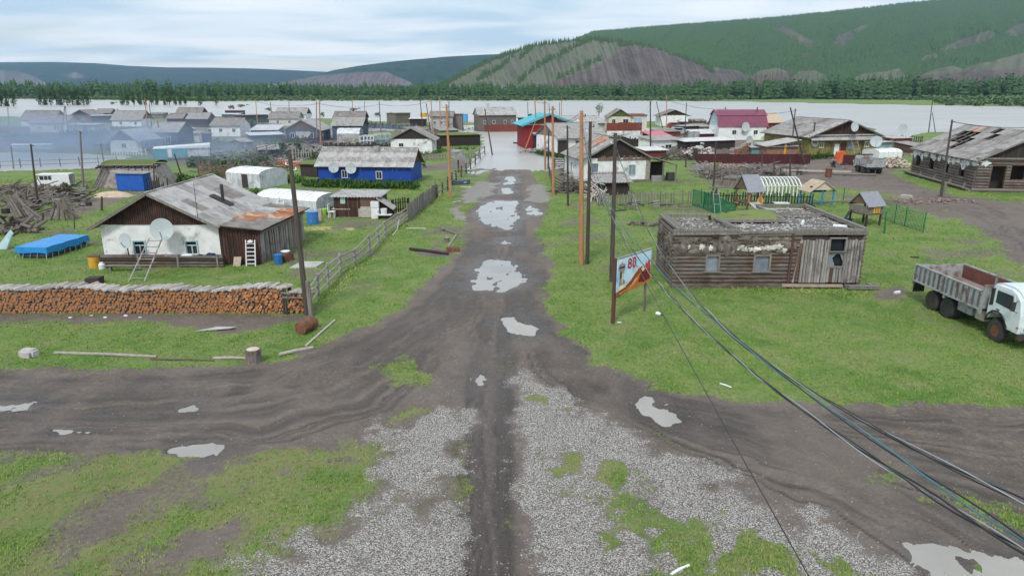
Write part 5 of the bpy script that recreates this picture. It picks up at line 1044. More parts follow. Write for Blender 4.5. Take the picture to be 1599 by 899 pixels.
    for (za, zb_, op) in ((1.30, 2.08, 1), (2.2, 2.95, 0)):
        m = MB(); m.box(-ww / 2 - .08, ww / 2 + .08, -.16, -.02, za - .09, za); m.box(-ww / 2 - .08, -ww / 2, -.16, -.02, za, zb_); m.box(ww / 2, ww / 2 + .08, -.16, -.02, za, zb_); m.box(-ww / 2 - .08, ww / 2 + .08, -.16, -.02, zb_, zb_ + .08); o = m.build('window', WG, e, loc=(wm, 0, 0)); MB().box(-ww / 2, ww / 2, .12, .15, za, zb_).build('dark_opening', GLS, o)
        if op: MB().prism([(-ww / 2, -.05, za), (0, -.05, za), (-.12, -.05, za + .3), (-.2, -.05, za + .5), (.1, -.05, zb_), (-ww / 2, -.05, zb_)], (0, .02, 0)).build('glass_shard', GLB, o); MB().prism([(.2, -.05, zb_), (ww / 2, -.05, zb_), (ww / 2, -.05, zb_ - .5), (.3, -.05, zb_ - .2)], (0, .02, 0)).build('glass_shard', GLB, o)
    MB().box(xb - .55, xb - .40, -.2, -.04, 0, h - .25).build('corner_post', M('dark_red_post', (.10, .05, .04), (.06, .03, .025), sc=V), e)
    for q in range(3): MB().beam((xb - .25 + q * .12, -.15, .5), (xb + .02 + q * .04, -.14, h - .8), .05, .04).build('leaning_lath', WBR, e)
    def bm_(a, b, w_=.2, hh=.2, mat=WG, nm='roof_beam'): MB().beam(a, b, w_, hh).build(nm, mat, e)
    zt = h
    for k in range(2): bm_((-.25, -.12 + .02 * k, zt - .22 + .16 * k), (xa + .1, -.12, zt - .22 + .16 * k), .17, .14)
    bm_((xa, -.05, zt - .32), (W_ * .62, -.05, zt - .28), .18, .15); bm_((xa, -.14, zt - .17), (W_ * .62, -.1, zt - .13), .16, .13); bm_((W_ * .62, -.06, zt - .2), (W_ + .15, -.06, zt - .2), .2, .2); bm_((W_ * .62, -.04, zt - .03), (W_ + .1, -.04, zt - .03), .16, .13)
    for k in range(3): bm_((.05 + .2 * k, -.2, zt + .02 - .03 * k), (.0 + .2 * k, dl + .2, zt + .02 - .03 * k), .14, .14)
    bm_((0, dl + .1, zt - .02), (xa, dl + .1, zt - .02)); bm_((xa - .05, .2, zt + .02), (xa - .5, dl, zt + .02), .12, .12); bm_((xa + .1, .2, zt + .0), (xa - .3, dl + .4, zt + .05), .1, .1); bm_((xa, 3.3, zt - .1), (7.5, 3.4, zt - .1)); bm_((7.4, 3.4, zt - .05), (7.6, dep3, zt - .05)); bm_((7.5, dep3, zt), (W_, dep3, zt)); bm_((W_ - .05, -.1, zt + .02), (W_ - .05, dep3 + .1, zt + .02), .22, .2); bm_((7.6, 4.7, zt + .0), (W_ - .2, 5.0, zt + .02), .13, .1); bm_((xa + 2, 5.3, zt), (xa + 5, 5.1, zt + .05), .1, .08)
    def bed(x0_, x1_, y0_, y1_, z, seed):
        rr = random.Random(seed); nx, ny = int((x1_ - x0_) / .14), int((y1_ - y0_) / .14); v = [(x0_ + (x1_ - x0_) * i / nx, y0_ + (y1_ - y0_) * j / ny, z + rr.uniform(-.05, .06)) for i in range(nx + 1) for j in range(ny + 1)]; f = [(i * (ny + 1) + j, (i + 1) * (ny + 1) + j, (i + 1) * (ny + 1) + j + 1, i * (ny + 1) + j + 1) for i in range(nx) for j in range(ny)]; MB().add(v, f).build('roof_earth', RUB, e)
        m = MB()
        for q in range(int((x1_ - x0_) * (y1_ - y0_) * 13)):
            a = Vector((rr.uniform(x0_, x1_), rr.uniform(y0_, y1_), z + .05)); d = Vector((rr.uniform(-1, 1), rr.uniform(-1, 1), rr.uniform(-.1, .2))) * rr.uniform(.05, .28); m.beam(a, a + d, rr.uniform(.04, .12), rr.uniform(.02, .06))
        m.build('roof_rubble', RUBL, e, stuff=True)
    v = []; f = []; n = 12
    for i in range(n + 1):
        for j in range(9): x = xa - .6 + (8.0 - xa) * i / n; k = 3.4 + (.8 + 4.0 * (i / n) ** .7) * j / 8; v.append((x, k, zt - .2 + .32 * math.sin(3.14 * min(1, j / 7)) ** .5 + r.uniform(-.05, .07)))
    MB().add(v, [(i * 9 + j, (i + 1) * 9 + j, (i + 1) * 9 + j + 1, i * 9 + j + 1) for i in range(n) for j in range(8)]).build('roof_turf', TURF, e); MB().hexa([(xa - .5, 3.4, 0), (7.5, 3.4, 0), (7.5, 8.2, 0), (xa - .5, 4.2, 0)], [(xa - .5, 3.4, zt - .3), (7.5, 3.4, zt - .3), (7.5, 8.1, zt - .3), (xa - .5, 4.1, zt - .3)]).build('rear_wall', WGL, e)
    bed(.6, xa - .1, .15, dl, zt - .25, 1); bed(xa - .1, 7.6, .1, 3.3, zt - .30, 2); bed(7.6, W_ - .1, .1, dep3, zt - .26, 3)
    MB().tube((8.2, 2.2, zt - .1), (8.55, 2.9, zt - .05), .09, n=8).build('pale_block', WPT, e); MB().tube((W_ - 1.1, 1.6, zt - .1), (W_ - .6, 1.0, zt - .05), .1, n=8).build('pale_block', WPT, e)
    for x in (2.2, 3.3): MB().cbox((x, -.18, h - .36), (.35, .2, .2)).jit(.03).build('beam_end', WD, e)
    bm_((-.2, -.28, .1), (xb - .6, -.28, .1), .2, .18, WGL, 'plinth_log'); bm_((xb - .9, -.4, .22), (W_ * .9, -.42, .2), .16, .14, M('pink_board', (.42, .30, .26)), 'plinth_board'); bm_((W_ - .9, -.7, .2), (W_ + .9, -.75, .18), .25, .2, WG, 'step_beam'); bm_((W_ - .9, -.35, .12), (W_ + .95, -.4, .1), .3, .22, WG, 'step_beam'); bm_((W_ + .9, -.8, .1), (W_ + .7, .3, .1), .14, .2, WG, 'step_beam')
    bm_((xa + 1.2, 4.2, zt + .1), (6.0, 4.4, zt + .02), .1, .1)
log_building()

def truck():
    fw, rw = G(1556, 533), G(1465, 488); d = (fw - rw).normalized(); rz = math.atan2(d.y, d.x); wb = (fw - rw).length; e = thing('flatbed_truck', 'white cab six wheel truck with an open chalky grey bed parked on the grass', 'truck', (0, 0, 0), rz)
    side = Vector((d.y, -d.x, 0)) * -1.0  # towards the left flank is the camera side
    left = Vector((-d.y, d.x, 0)); k = 1.05; c = fw - (Vector((d.y, -d.x, 0)) * 1.02 if (Vector((d.y, -d.x, 0)).x < 0) else left * 1.02)
    e.location = c; e.scale = (k, k, k); YS = 1 if (left.x < 0) else -1    # camera side in local y
    C2 = YS
    def P_(x, y, z): return (x, y * C2, z)
    def cab():
        pr = [(-.62, .95), (-.62, 2.35), (-.52, 2.55), (-.2, 2.66), (.55, 2.66), (.92, 2.55), (1.08, 2.40), (1.27, 1.62), (1.30, 1.1), (1.28, .82), (.62, .82), (.55, 1.05), (.36, 1.26), (.0, 1.34), (-.36, 1.26), (-.56, .95)]
        for s in (1,):
            m = MB(); bm = bmesh.new(); vs = [bm.verts.new((x, -1.2, z)) for x, z in pr]; vt = [bm.verts.new((x, 1.2, z)) for x, z in pr]; n = len(pr)
            bm.faces.new(vs); bm.faces.new(list(reversed(vt)))
            for i in range(n): bm.faces.new((vs[(i + 1) % n], vs[i], vt[i], vt[(i + 1) % n]))
            bmesh.ops.recalc_face_normals(bm, faces=bm.faces); ed = [q for q in bm.edges if abs(q.verts[0].co.y - q.verts[1].co.y) < .01 and min(q.verts[0].co.z, q.verts[1].co.z) > 2.3]
            bmesh.ops.bevel(bm, geom=ed, offset=.12, segments=3, affect='EDGES')
            me = bpy.data.meshes.new('cab'); bm.to_mesh(me); bm.free(); me.materials.append(CAB); return link('cab', me, e)
    cb = cab()
    for s in (-1, 1):
        y = 1.2 * s
        o = MB().prism([(-.30, y + .012 * s, 1.36), (.40, y + .012 * s, 1.30), (.62, y + .012 * s, 1.05), (.85, y + .012 * s, .86), (.95, y + .012 * s, .9), (.98, y + .012 * s, 1.75), (.80, y + .012 * s, 2.44), (-.28, y + .012 * s, 2.44)], (0, .02 * s, 0)).build('door', CAB, cb)
        w = MB().prism([(-.18, y + .035 * s, 1.78), (.88, y + .035 * s, 1.70), (.86, y + .035 * s, 1.85), (.74, y + .035 * s, 2.33), (-.18, y + .035 * s, 2.33)], (0, .006 * s, 0)).build('side_window', GLS, cb)
        f_ = MB(); f_.beam((.42, y + .045 * s, 1.74), (.42, y + .045 * s, 2.33), .03, .03); f_.build('window_bar', IRN, cb)
        MB().beam((-.05, y + .05 * s, 1.52), (.12, y + .05 * s, 1.5), .04, .035).build('door_handle', IRN, cb)
        MB().prism([(-.56, y + .012 * s, 1.55), (-.36, y + .012 * s, 1.60), (-.36, y + .012 * s, 2.38), (-.56, y + .012 * s, 2.30)], (0, .01 * s, 0)).build('rear_vent', IRN, cb)
        MB().tube((1.05, y + .02 * s, 2.2), (1.15, y + .28 * s, 2.15), .015, n=5).tube((1.1, y + .02 * s, 1.7), (1.15, y + .28 * s, 1.8), .015, n=5).build('mirror_arm', IRN, cb); MB().cbox((1.16, y + .3 * s, 2.0), (.05, .18, .38)).build('mirror', IRN, cb)
        ar = MB()
        pts = [(-.62 + .0, .86), (-.50, 1.16), (-.26, 1.36), (.02, 1.42), (.32, 1.34), (.54, 1.14), (.68, .84)]
        for i in range(len(pts) - 1): ar.hexa([(pts[i][0], y - .3 * s, pts[i][1] - .04), (pts[i + 1][0], y - .3 * s, pts[i + 1][1] - .04), (pts[i + 1][0], y + .06 * s, pts[i + 1][1] - .04), (pts[i][0], y + .06 * s, pts[i][1] - .04)], [(pts[i][0], y - .3 * s, pts[i][1] + .04), (pts[i + 1][0], y - .3 * s, pts[i + 1][1] + .04), (pts[i + 1][0], y + .06 * s, pts[i + 1][1] + .04), (pts[i][0], y + .06 * s, pts[i][1] + .04)])
        ar.build('wheel_arch', IRN, e)
        MB().cbox((1.31, .92 * s, 1.02), (.04, .3, .26)).build('headlight_panel', CAB, cb); MB().lathe([(.001, .02), (.1, .02), (.12, 0), (.12, -.03)], 14).xf(Matrix.Translation((1.335, .88 * s, 1.02)) @ Matrix.Rotation(R(90), 4, 'Y')).build('headlight', GLB, cb); MB().cbox((1.25, 1.21 * s, 1.08), (.1, .03, .08)).build('indicator', ORG, cb)
    a = Vector((1.10, 0, 2.34)); b = Vector((1.262, 0, 1.70)); MB().hexa([(b.x + .012, -1.05, b.z), (b.x + .012, 1.05, b.z), (b.x - .02, 1.05, b.z), (b.x - .02, -1.05, b.z)], [(a.x + .012, -1.0, a.z), (a.x + .012, 1.0, a.z), (a.x - .02, 1.0, a.z), (a.x - .02, -1.0, a.z)]).build('windscreen_seal', IRN, cb); MB().hexa([(b.x + .01, -.99, b.z + .05), (b.x + .01, .99, b.z + .05), (b.x - .0, .99, b.z + .05), (b.x - .0, -.99, b.z + .05)], [(a.x + .03, -.95, a.z - .05), (a.x + .03, .95, a.z - .05), (a.x + .0, .95, a.z - .05), (a.x + .0, -.95, a.z - .05)]).build('windscreen', M('sky_glass', (.16, .18, .20), rough=.08, bump=0), cb)
    MB().box(1.27, 1.42, -1.22, 1.22, .56, .82).build('bumper', IRN, e); MB().box(1.42, 1.43, -.3, .3, .62, .75).build('number_plate', WPT, e)
    for i in range(5): MB().box(1.30, 1.315, -.6, .6, 1.12 + i * .07, 1.15 + i * .07).build('grille_bar', IRN, cb)
    MB().tube((.3, .3, 2.66), (.3, .3, 2.72), .06, n=8).build('roof_lamp', ORG, cb)
    ch = MB()
    for s in (-.42, .42): ch.box(-5.9, 1.2, s - .05, s + .05, .78, 1.02)
    for x in (-5.8, -4.3, -2.2, -1): ch.box(x - .05, x + .05, -.37, .37, .8, 1.0)
    ch.build('chassis', IRN, e)
    BEDK = M('dark_gap_rib_paint', (.17, .175, .175), (.09, .085, .08), stain=(.10, .05, .035), st=.5, scale=3)  # ribs coloured dark to stand for shaded gaps between panels, plus rusty stain
    zb, zs, xf_, xr_ = 1.22, 2.02, -1.0, -5.95; bd = MB().box(xr_, xf_, -1.22, 1.22, zb, zb + .10).build('bed_floor', BEDF, e)
    for s in (-1, 1):
        y = 1.25 * s
        for g_, (xa_, xb_) in enumerate(((xr_ + .05, (xr_ + xf_) / 2 - .07), ((xr_ + xf_) / 2 + .07, xf_ - .05))):
            o = MB().box(xa_, xb_, y - .03, y + .03, zb, zs).build('side_board', BED, e)
            if s != C2: MB().box(xa_ + .03, xb_ - .03, y - .045 * s, y - .03 * s, zb + .12, zs - .02).build('inner_face', BEDR, o)
            n = 6
            for i in range(n + 1): x = xa_ + .06 + (xb_ - xa_ - .12) * i / n; MB().box(x - .045, x + .045, min(y + .03 * s, y + .08 * s), max(y + .03 * s, y + .08 * s), zb + .04, zs - .03).build('rib', BEDK, o)
            MB().box(xa_, xb_, min(y + .03 * s, y + .09 * s), max(y + .03 * s, y + .09 * s), zb - .06, zb + .02).build('lower_rail', BED, o); MB().box(xa_, xb_, min(y - .03 * s, y + .06 * s), max(y - .03 * s, y + .06 * s), zs, zs + .04).build('upper_rail', BED, o)
        for x in (xr_ + .0, (xr_ + xf_) / 2, xf_): MB().box(x - .06, x + .06, y - .05, y + .05, zb - .25, zs + (.06 if x > xr_ else .03)).build('stake', BED, e)
    MB().box(xr_ - .03, xr_ + .03, -1.2, 1.2, zb, zs).build('tailgate', BED, e); MB().box(xf_ - .03, xf_ + .04, -1.24, 1.24, zb, zs + .3).build('headboard', BED, e); MB().box(xf_ + .08, xf_ + .22, -.9 , .9, 1.05, 2.35).build('air_box', M('blue_grey_panel', (.25, .28, .31)), e)
    for s in (-1, 1): MB().box(-2.75, -1.75, .72 * s - .3, .72 * s + .3, .62, 1.16).build('fuel_tank', BED, e); MB().box(-1.55, -.95, .75 * s - .25, .75 * s + .25, .6, 1.08).build('air_tank_box', M('dirty_cream', (.36, .34, .29), (.25, .23, .19)), e); MB().box(-6.2, -6.16, .8 * s - .3, .8 * s + .3, .5, 1.2).build('mud_flap', IRN, e)
    for s in (-1, 1): MB().box(-5.35, -2.95, .92 * s - .3, .92 * s + .3, 1.10, 1.14).build('mudguard', IRN, e)
    def wheel(x, y, w_, fr, nm='wheel'):
        r_ = .5; o = MB().lathe([(.27, -w_ / 2), (.42, -w_ / 2), (.48, -w_ / 2 + .03), (.5, -w_ / 2 + .08), (.5, w_ / 2 - .08), (.48, w_ / 2 - .03), (.42, w_ / 2), (.27, w_ / 2)], 26, cap=False).xf(Matrix.Rotation(R(90), 4, 'X')).build(nm, TYR, e, loc=(x, y, r_)); s = 1 if y > 0 else -1
        lug = MB()
        for i in range(30): q = 6.283 * i / 30; lug.cbox((0, 0, .505), (.05, w_ * .8, .03)); k0 = len(lug.v) - 8; T = Matrix.Rotation(q, 4, 'Y'); lug.v[k0:] = [tuple(T @ Vector(v)) for v in lug.v[k0:]]
        lug.build('tread', TYR, o)
        rm = MB(); dpt = .05 if fr else -.12; rm.lathe([(.28, w_ / 2 - .02), (.27, .02), (.2, dpt), (.09, dpt + .04), (.08, dpt + .1), (.001, dpt + .1)], 18); rm.xf(Matrix.Rotation(R(-90 * s), 4, 'X')); rm.build('rim', RUS if fr else IRN, o)
        if fr:
            sp_ = MB()
            for i in range(5): q = 6.283 * i / 5; sp_.beam((.05 * math.cos(q), .10 * s, .05 * math.sin(q)), (.27 * math.cos(q), .12 * s, .27 * math.sin(q)), .07, .05, (0, 1, 0))
            sp_.build('spokes', RUS, o)
    for s in (-1, 1):
        wheel(0, 1.02 * s, .30, True)
        for x in (-3.3, -4.5): wheel(x, .90 * s, .56, False)
    MB().tube((0, -.9, .5), (0, .9, .5), .07, n=8).build('axle', IRN, e)
    for x in (-3.3, -4.5): MB().tube((x, -.9, .5), (x, .9, .5), .09, n=8).build('axle', IRN, e)
    print('truck', c, wb)
truck()
def cable(label, pts, X0, X1, strands, r=.016, pitch=3.2, Y0=None, cat='cable', name='overhead_cable', hi=None):
    P3 = []
    for i, (px, py) in enumerate(pts):
        t_ = i / (len(pts) - 1); X = X0 + (X1 - X0) * t_; d = ray(px, py); k = X / d[0]; P3.append(Vector((X, d[1] * k, H + d[2] * k)))
    ys = np.array([p.y for p in P3]); zs = np.array([p.z for p in P3]); xs = np.array([p.x for p in P3]); c = np.polyfit(ys, zs, 4 if len(ys) > 12 else 3); cx_ = np.polyfit(ys, xs, 1)
    print(label[:30], [tuple(round(q, 1) for q in p) for p in P3][::3])
    ye = ys.min() - 3.5; Y = np.linspace(ys.max(), ye, 170); Z = np.polyval(c, Y); X = np.polyval(cx_, Y)
    e = thing(name, label, cat, (float(X[0]), float(Y[0]), float(Z[0]))); rr = random.Random(len(label))
    for s, (mat, rad) in enumerate(strands):
        ph = 6.283 * s / len(strands); pts_ = []; a = ph; R_ = 0 if len(strands) == 1 else r * 1.25
        for i in range(len(Y)):
            if i: a += 6.283 * abs(Y[i] - Y[i - 1]) / pitch * (1 + .35 * math.sin(i * .21)) 
            w_ = R_ * (1 + .5 * math.sin(i * .13 + s)); pts_.append(Vector((X[i] - X[0] + w_ * math.cos(a), Y[i] - Y[0], Z[i] - Z[0] + w_ * math.sin(a))))
        m = MB(); n = 6; k = 0
        for i, p in enumerate(pts_):
            for j in range(n): q = 6.283 * j / n; m.v.append((p.x + rad * math.cos(q), p.y, p.z + rad * math.sin(q)))
        m.f = [(i * n + j, i * n + (j + 1) % n, (i + 1) * n + (j + 1) % n, (i + 1) * n + j) for i in range(len(pts_) - 1) for j in range(n)]; m.build('strand', mat, e, smooth=True)
    return e
cable('twisted black and white overhead cable, the lowest of the three bundles', [(908, 196), (931, 285), (937, 300), (957, 339), (991, 395), (1012, 425), (1052, 466), (1101, 520), (1151, 560), (1189, 590), (1234, 626), (1283, 660), (1339, 696), (1396, 735), (1453, 775), (1528, 816), (1599, 860)], 4.15, 4.15, [(WBK, .011), (WBK, .010), (WWH, .007)], .016)
cable('twisted black and teal overhead cable, the middle of the three bundles', [(909, 193), (935, 285), (943, 300), (964, 337), (1002, 390), (1014, 408), (1052, 447), (1091, 481), (1135, 518), (1189, 560), (1234, 590), (1287, 632), (1339, 669), (1396, 711), (1445, 745), (1509, 784), (1599, 841)], 4.2, 4.2, [(WBK, .010), (WTL, .008)], .014, 4)
cable('thick black and white overhead cable, the highest of the three bundles', [(957, 218), (966, 249), (985, 300), (1013, 356), (1052, 420), (1091, 466), (1143, 520), (1196, 560), (1245, 590), (1302, 626), (1358, 662), (1426, 700), (1479, 730), (1528, 756), (1599, 796)], 6.1, 5.3, [(WBK, .012), (WWH, .008), (WBK, .010)], .018, 5)
cable('single thin black wire crossing the gravel at the lower right', [(925, 285), (985, 395), (1007, 440), (1033, 490), (1055, 520), (1075, 564), (1113, 632), (1147, 692), (1196, 779), (1234, 847), (1262, 899)], 4.15, 4.15, [(WBK, .011)], name='overhead_wire', cat='wire')
e = thing('hanging_lamp', 'small white lamp hanging from the thin wire beside the poster board', 'lamp', (lambda d: (4.15, d[1] * 4.15 / d[0], H + d[2] * 4.15 / d[0]))(ray(1036, 492)))
MB().tube((0, 0, 0), (-.09, 0, .03), .018, n=6).build('arm', WBK, e); MB().lathe([(.001, 0), (.035, .01), (.05, .06), (.045, .13), (.001, .15)], 12).xf(Matrix.Translation((-.08, 0, .03)) @ Matrix.Rotation(R(-75), 4, 'Y')).build('lamp_shade', WPT, e)
NVG = M('navy_gable', (.030, .035, .07), (.02, .025, .05), sc=V); GRG = M('grey_green_gable', (.16, .21, .20), (.11, .15, .14), sc=V)
MAU = M('mauve_roof', (.33, .17, .20), (.25, .13, .15))
w2 = lambda *u: tuple(('f', x, .55, .7, .8) for x in u)
house('grey roofed house at the far left, behind the cream walled house', (34, 198), (86, 198), 7, 186, 172.5, 'x', WHP, SLT2, GRYW, over=.5)
house('cream walled house with long brown grey roof and three panes, far left', (48, 207), (106, 207), 7, 192, 180, 'x', CRM, SLT2, GRYW, wins=[('f', .28, .5, .8, .7), ('f', .68, .5, .55, 1.2), ('f', .77, .5, .55, 1.2), ('f', .86, .5, .55, 1.2)])
house('grey plaster annex with flat pale roof right of the cream walled house', (108, 209.5), (149, 209.5), 5, 195, 0, 'f', GRYW, SLW, wins=[('f', .25, .5, .9, .9)], doors=[('f', .65, .9, 1.9, WBR)], cat='annex', drop=.2)
house('brown wooden house with dark gable facing the village, behind the annex', (113, 192), (143, 192), 8, 179.5, 171.5, 'y', WBR, SLT2, WD, wins=[('f', .6, .5, .8, .7)], over=.9)
house('dark open shed with a flat pale roof right of the brown gabled house', (144, 193), (177, 192.5), 5, 181, 0, 'f', WD, SLW, cat='shed', name='shed', drop=.2)
house('white walled house with two windows and a brown side gable above the dark fence', (176, 200), (222, 200), 7, 186, 173, 'x', WHT, SLT, WBR, wins=w2(.3, .8), over=.5)
pickets('dark board fence in front of the white house with the brown side gable', (172, 205), (224, 205), 1.3, WD, sp=.2, w=.17)
house('white house with a navy blue gable and bright roof behind a picket fence', (174, 238), (216, 238), 8.5, 219, 203, 'y', WHT, SLW, NVG, wins=[('f', .5, .55, .8, .8), ('r', .4, .6, .7, .7)], over=.5)
house('small glazed porch with a pale roof attached beside the navy gabled house', (222, 237), (256, 233.5), 3.5, 219, 0, 'f', GLB, SLW, cat='porch', name='porch', wins=[('f', .25, .6, 1, .8)], drop=.3)
house('slate blue wooden house with one big white framed window and pale roof', (238, 231), (280, 231), 7, 205.5, 191, 'x', BGW, SLT, GRG, wins=[('f', .62, .5, 1.0, 1.3)], pipe=(.2, .2, .3))
house('cream extension with a flat grey roof right of the slate blue house', (281, 225), (312, 224.5), 5, 208.5, 0, 'f', CRM, SLT, wins=[('f', .55, .5, .5, .5)], cat='extension', drop=.2)
house('dark blue lean-to shed at the end of the cream extension', (313, 223), (331, 222), 4, 209, 0, 'f', BGW, SLT2, cat='shed', name='shed')
house('low dark log shed with a pale roof behind the slate blue house', (262, 197), (286, 197), 6, 184.5, 177, 'x', WD, SLT2, cat='shed', name='shed')
house('dark log house with a brown side gable in the row behind the smoke', (293, 199), (325, 199), 6, 185, 176, 'x', WD, SLT, WBR)
house('farthest long roofed wooden house between the two dark log buildings', (276, 190), (315, 190), 6, 177.5, 168, 'x', WD, SLT2, WD)
house('white house with two small square windows behind the smoke', (331, 213.5), (376, 213.5), 7, 195, 184, 'x', WHT, SLT2, wins=w2(.33, .78), over=.5)
house('tiny maroon shed on the water edge above the white house in the smoke', (352, 181), (378, 181), 4, 172.5, 0, 'f', BRD, SLW, cat='shed', name='shed'); house('low shed with a bright white roof in front of the tiny maroon shed', (347, 188), (373, 188), 4, 178.5, 0, 'f', BGW, WRF, cat='shed', name='shed', drop=.3)
house('long low dark shed reaching towards the tan roofed house', (377, 193), (420, 191.5), 5, 180, 0, 'f', WD, SLT, cat='shed', name='shed')
house('cream house under a tan slate roof with a blue gabled house behind it', (421, 197), (466, 197), 6, 184.5, 175, 'x', CRM, SLT2, GRYW, wins=w2(.3, .7)); house('far house with a grey roof and a dark blue side gable by the river', (431, 188), (478, 188), 7, 178, 168.5, 'x', WHT, SLT, NVG)
house('blue shed with a gleaming white pitched roof left of the blue gabled house', (393, 214.5), (434, 214.5), 5, 203, 0, 'f', BGW, WRF, cat='shed', name='shed', drop=1.0); house('low long shed under a narrow white roof in front of the white pitched roof', (393, 223), (443, 221), 3.5, 211.5, 0, 'f', BGW, WRF, cat='shed', name='shed', drop=.4)
house('blue grey house with brown gable facing the village and white window panels', (447, 221), (499, 221), 10, 202, 187.5, 'y', BGW, SLW, WBR, wins=[('f', .2, .5, .9, 1), ('f', .76, .5, 1.0, 1), ('r', .3, .5, .8, .8)], over=.6)
boards(thing('wall_cladding', 'pale boarded panel between the windows of the blue grey gabled house', 'panel', G(463, 222.2)), 'panel_board', (0, 0), (3.2, 0), .9, lambda u: 2.3, .4, SLW)
house('blue grey house with a wide pale roof right of the blue gabled house', (520, 219), (566, 219), 7, 195.5, 183, 'x', BGW, SLT, WD, wins=w2(.3, .7)); house('house with a pale roof and black side gable behind the wide pale roof', (522, 203), (569, 203), 6, 183.5, 174, 'x', WD, SLT2, WD)
house('white plastered house with a broad dark boarded gable behind the blue house', (611, 240), (675, 240), 7.5, 217, 200, 'y', WHP, SLT, WD, wins=[('f', .25, .6, .8, .6), ('r', .5, .6, .7, .6)], over=.7)
house('light grey house with a long roof behind the row of poles', (672, 204), (707, 204), 6, 181, 174, 'x', GRYW, SLT2, wins=w2(.2, .5, .8)); house('narrow dark wooden tower shed next to the light blue barrel', (709, 203), (722, 203), 5, 178, 0, 'f', PGR, SLT, cat='shed', name='shed')
house('low shed with a white roof left of the tilted dark poles', (640, 197.5), (664, 197.5), 4, 185.5, 0, 'f', WD, WRF, cat='shed', name='shed', drop=.3); house('ruined grey shed on the river edge beside the low white roof', (618, 193), (641, 192), 5, 177, 0, 'f', PGR, SLT2, cat='shed', name='shed'); house('small ruined pale shed on the river edge left of the ruined grey shed', (606, 190), (620, 190), 4, 182, 0, 'f', GRYW, MAU, cat='shed', name='shed')
barrel('light blue round tank beside the dark tower shed at the river', G(724, 190), 1.6, 2.6, M('light_blue_tank', (.10, .42, .70)), name='tank', cat='tank'); barrel('yellow drum on the roofs left of the row of poles', G(662, 190), 1.3, 3.0, YEL, name='drum', cat='drum')
def turfed(label, A, B, D, yt, wall):
    e = house(label, A, B, D, yt, 0, 'f', wall, WD, cat='shed', name='turf_shed', wave=0, over=.2); L, he = e['_L'], max(e['_he'], .8); r = random.Random(int(L * 10)); n, q = 12, 7
    v = [(-.1 + (L + .2) * i / n, -.1 + (D + .2) * j / q, he + .1 + (.05 if i in (0, n) or j in (0, q) else .38 * math.sin(3.14 * i / n) ** .4 + r.uniform(-.05, .08))) for i in range(n + 1) for j in range(q + 1)]; f = [(i * (q + 1) + j, (i + 1) * (q + 1) + j, (i + 1) * (q + 1) + j + 1, i * (q + 1) + j + 1) for i in range(n) for j in range(q)]; MB().add(v, f).build('turf', TURF, e, smooth=True); return e
turfed('long dark board shed with a turf roof beside the flooded street', (690, 229), (750, 227), 5, 212.5, WD); turfed('dark low shed with a turf roof left of the bright blue house', (470, 276), (496, 277), 5, 257.5, WD)
def blue_house():
    A, B = (498, 285), (643, 286.5); e = house('bright blue house with pale corrugated roof and two dishes behind tall weeds', A, B, 6.2, 257, 230.5, 'x', BLU, SLW, WB, noroof=True, over=.35, gov=.3, wins=[('f', .285, .50, .62, .85, WPT, GLS), ('f', .655, .46, .66, .85, WPT, GLS)]); L, he, hr = e['_L'], e['_he'], e['_hr']; D = 6.2
    s = (hr - he) / (D / 2); z0 = he - s * .4; m = MB(); slab(m, (-.3, -.4, z0), (L + .3, -.4, z0), (L + .3, D / 2, hr), (-.3, D / 2, hr), .05); slab(m, (L + .3, D + .4, z0), (-.3, D + .4, z0), (-.3, D / 2, hr), (L + .3, D / 2, hr), .05); ro = m.build('roof', WG, e)
    sheets(ro, (-.35, -.45, z0 + .04), (L + .35, -.45, z0 + .04), (L + .35, D / 2, hr + .05), (-.35, D / 2, hr + .05), 17, 2, SLW, wave=.025, per=.24, seed=8); m = MB(); slab(m, (L + .35, D + .45, z0 + .04), (-.35, D + .45, z0 + .04), (-.35, D / 2, hr + .05), (L + .35, D / 2, hr + .05), .03, .02, per=.3); m.build('back_slope', SLW, ro)
    MB().tube((-.35, D / 2, hr + .1), (L + .35, D / 2, hr + .1), .08, n=6).build('ridge_cap', SLW, ro); m = MB().hexa([(L * .54, D / 2 - 1.1, hr - .8), (L * .54 + .9, D / 2 - 1.1, hr - .8), (L * .54 + .9, D / 2 - .2, hr - .3), (L * .54, D / 2 - .2, hr - .3)], [(L * .54 + .1, D / 2 - .9, hr + .25), (L * .54 + .9, D / 2 - .9, hr + .25), (L * .54 + .9, D / 2 - .2, hr + .3), (L * .54 + .1, D / 2 - .2, hr + .3)]).jit(.03).build('chimney', GRYW, e)
    r = random.Random(3)
    for i in range(16): x = L * r.uniform(.45, 1); hh = r.uniform(.1, .7); MB().box(x, x + .05, -.035, .0, he - .1 - hh, he - .1).build('peeled_streak', M('peeled_blue', (.20, .27, .42)), e)
    MB().box(L - .15, L + .04, -.05, D + .05, 0, .4).build('corner_board', BLU, e)
blue_house()
YB = G(560, 285.5).y
dish('left satellite dish on the front wall of the bright blue house', at(521, 262, YB - .5), .62, R(10)); dish('right satellite dish on the front wall of the bright blue house', at(548, 263, YB - .5), .66, R(5))
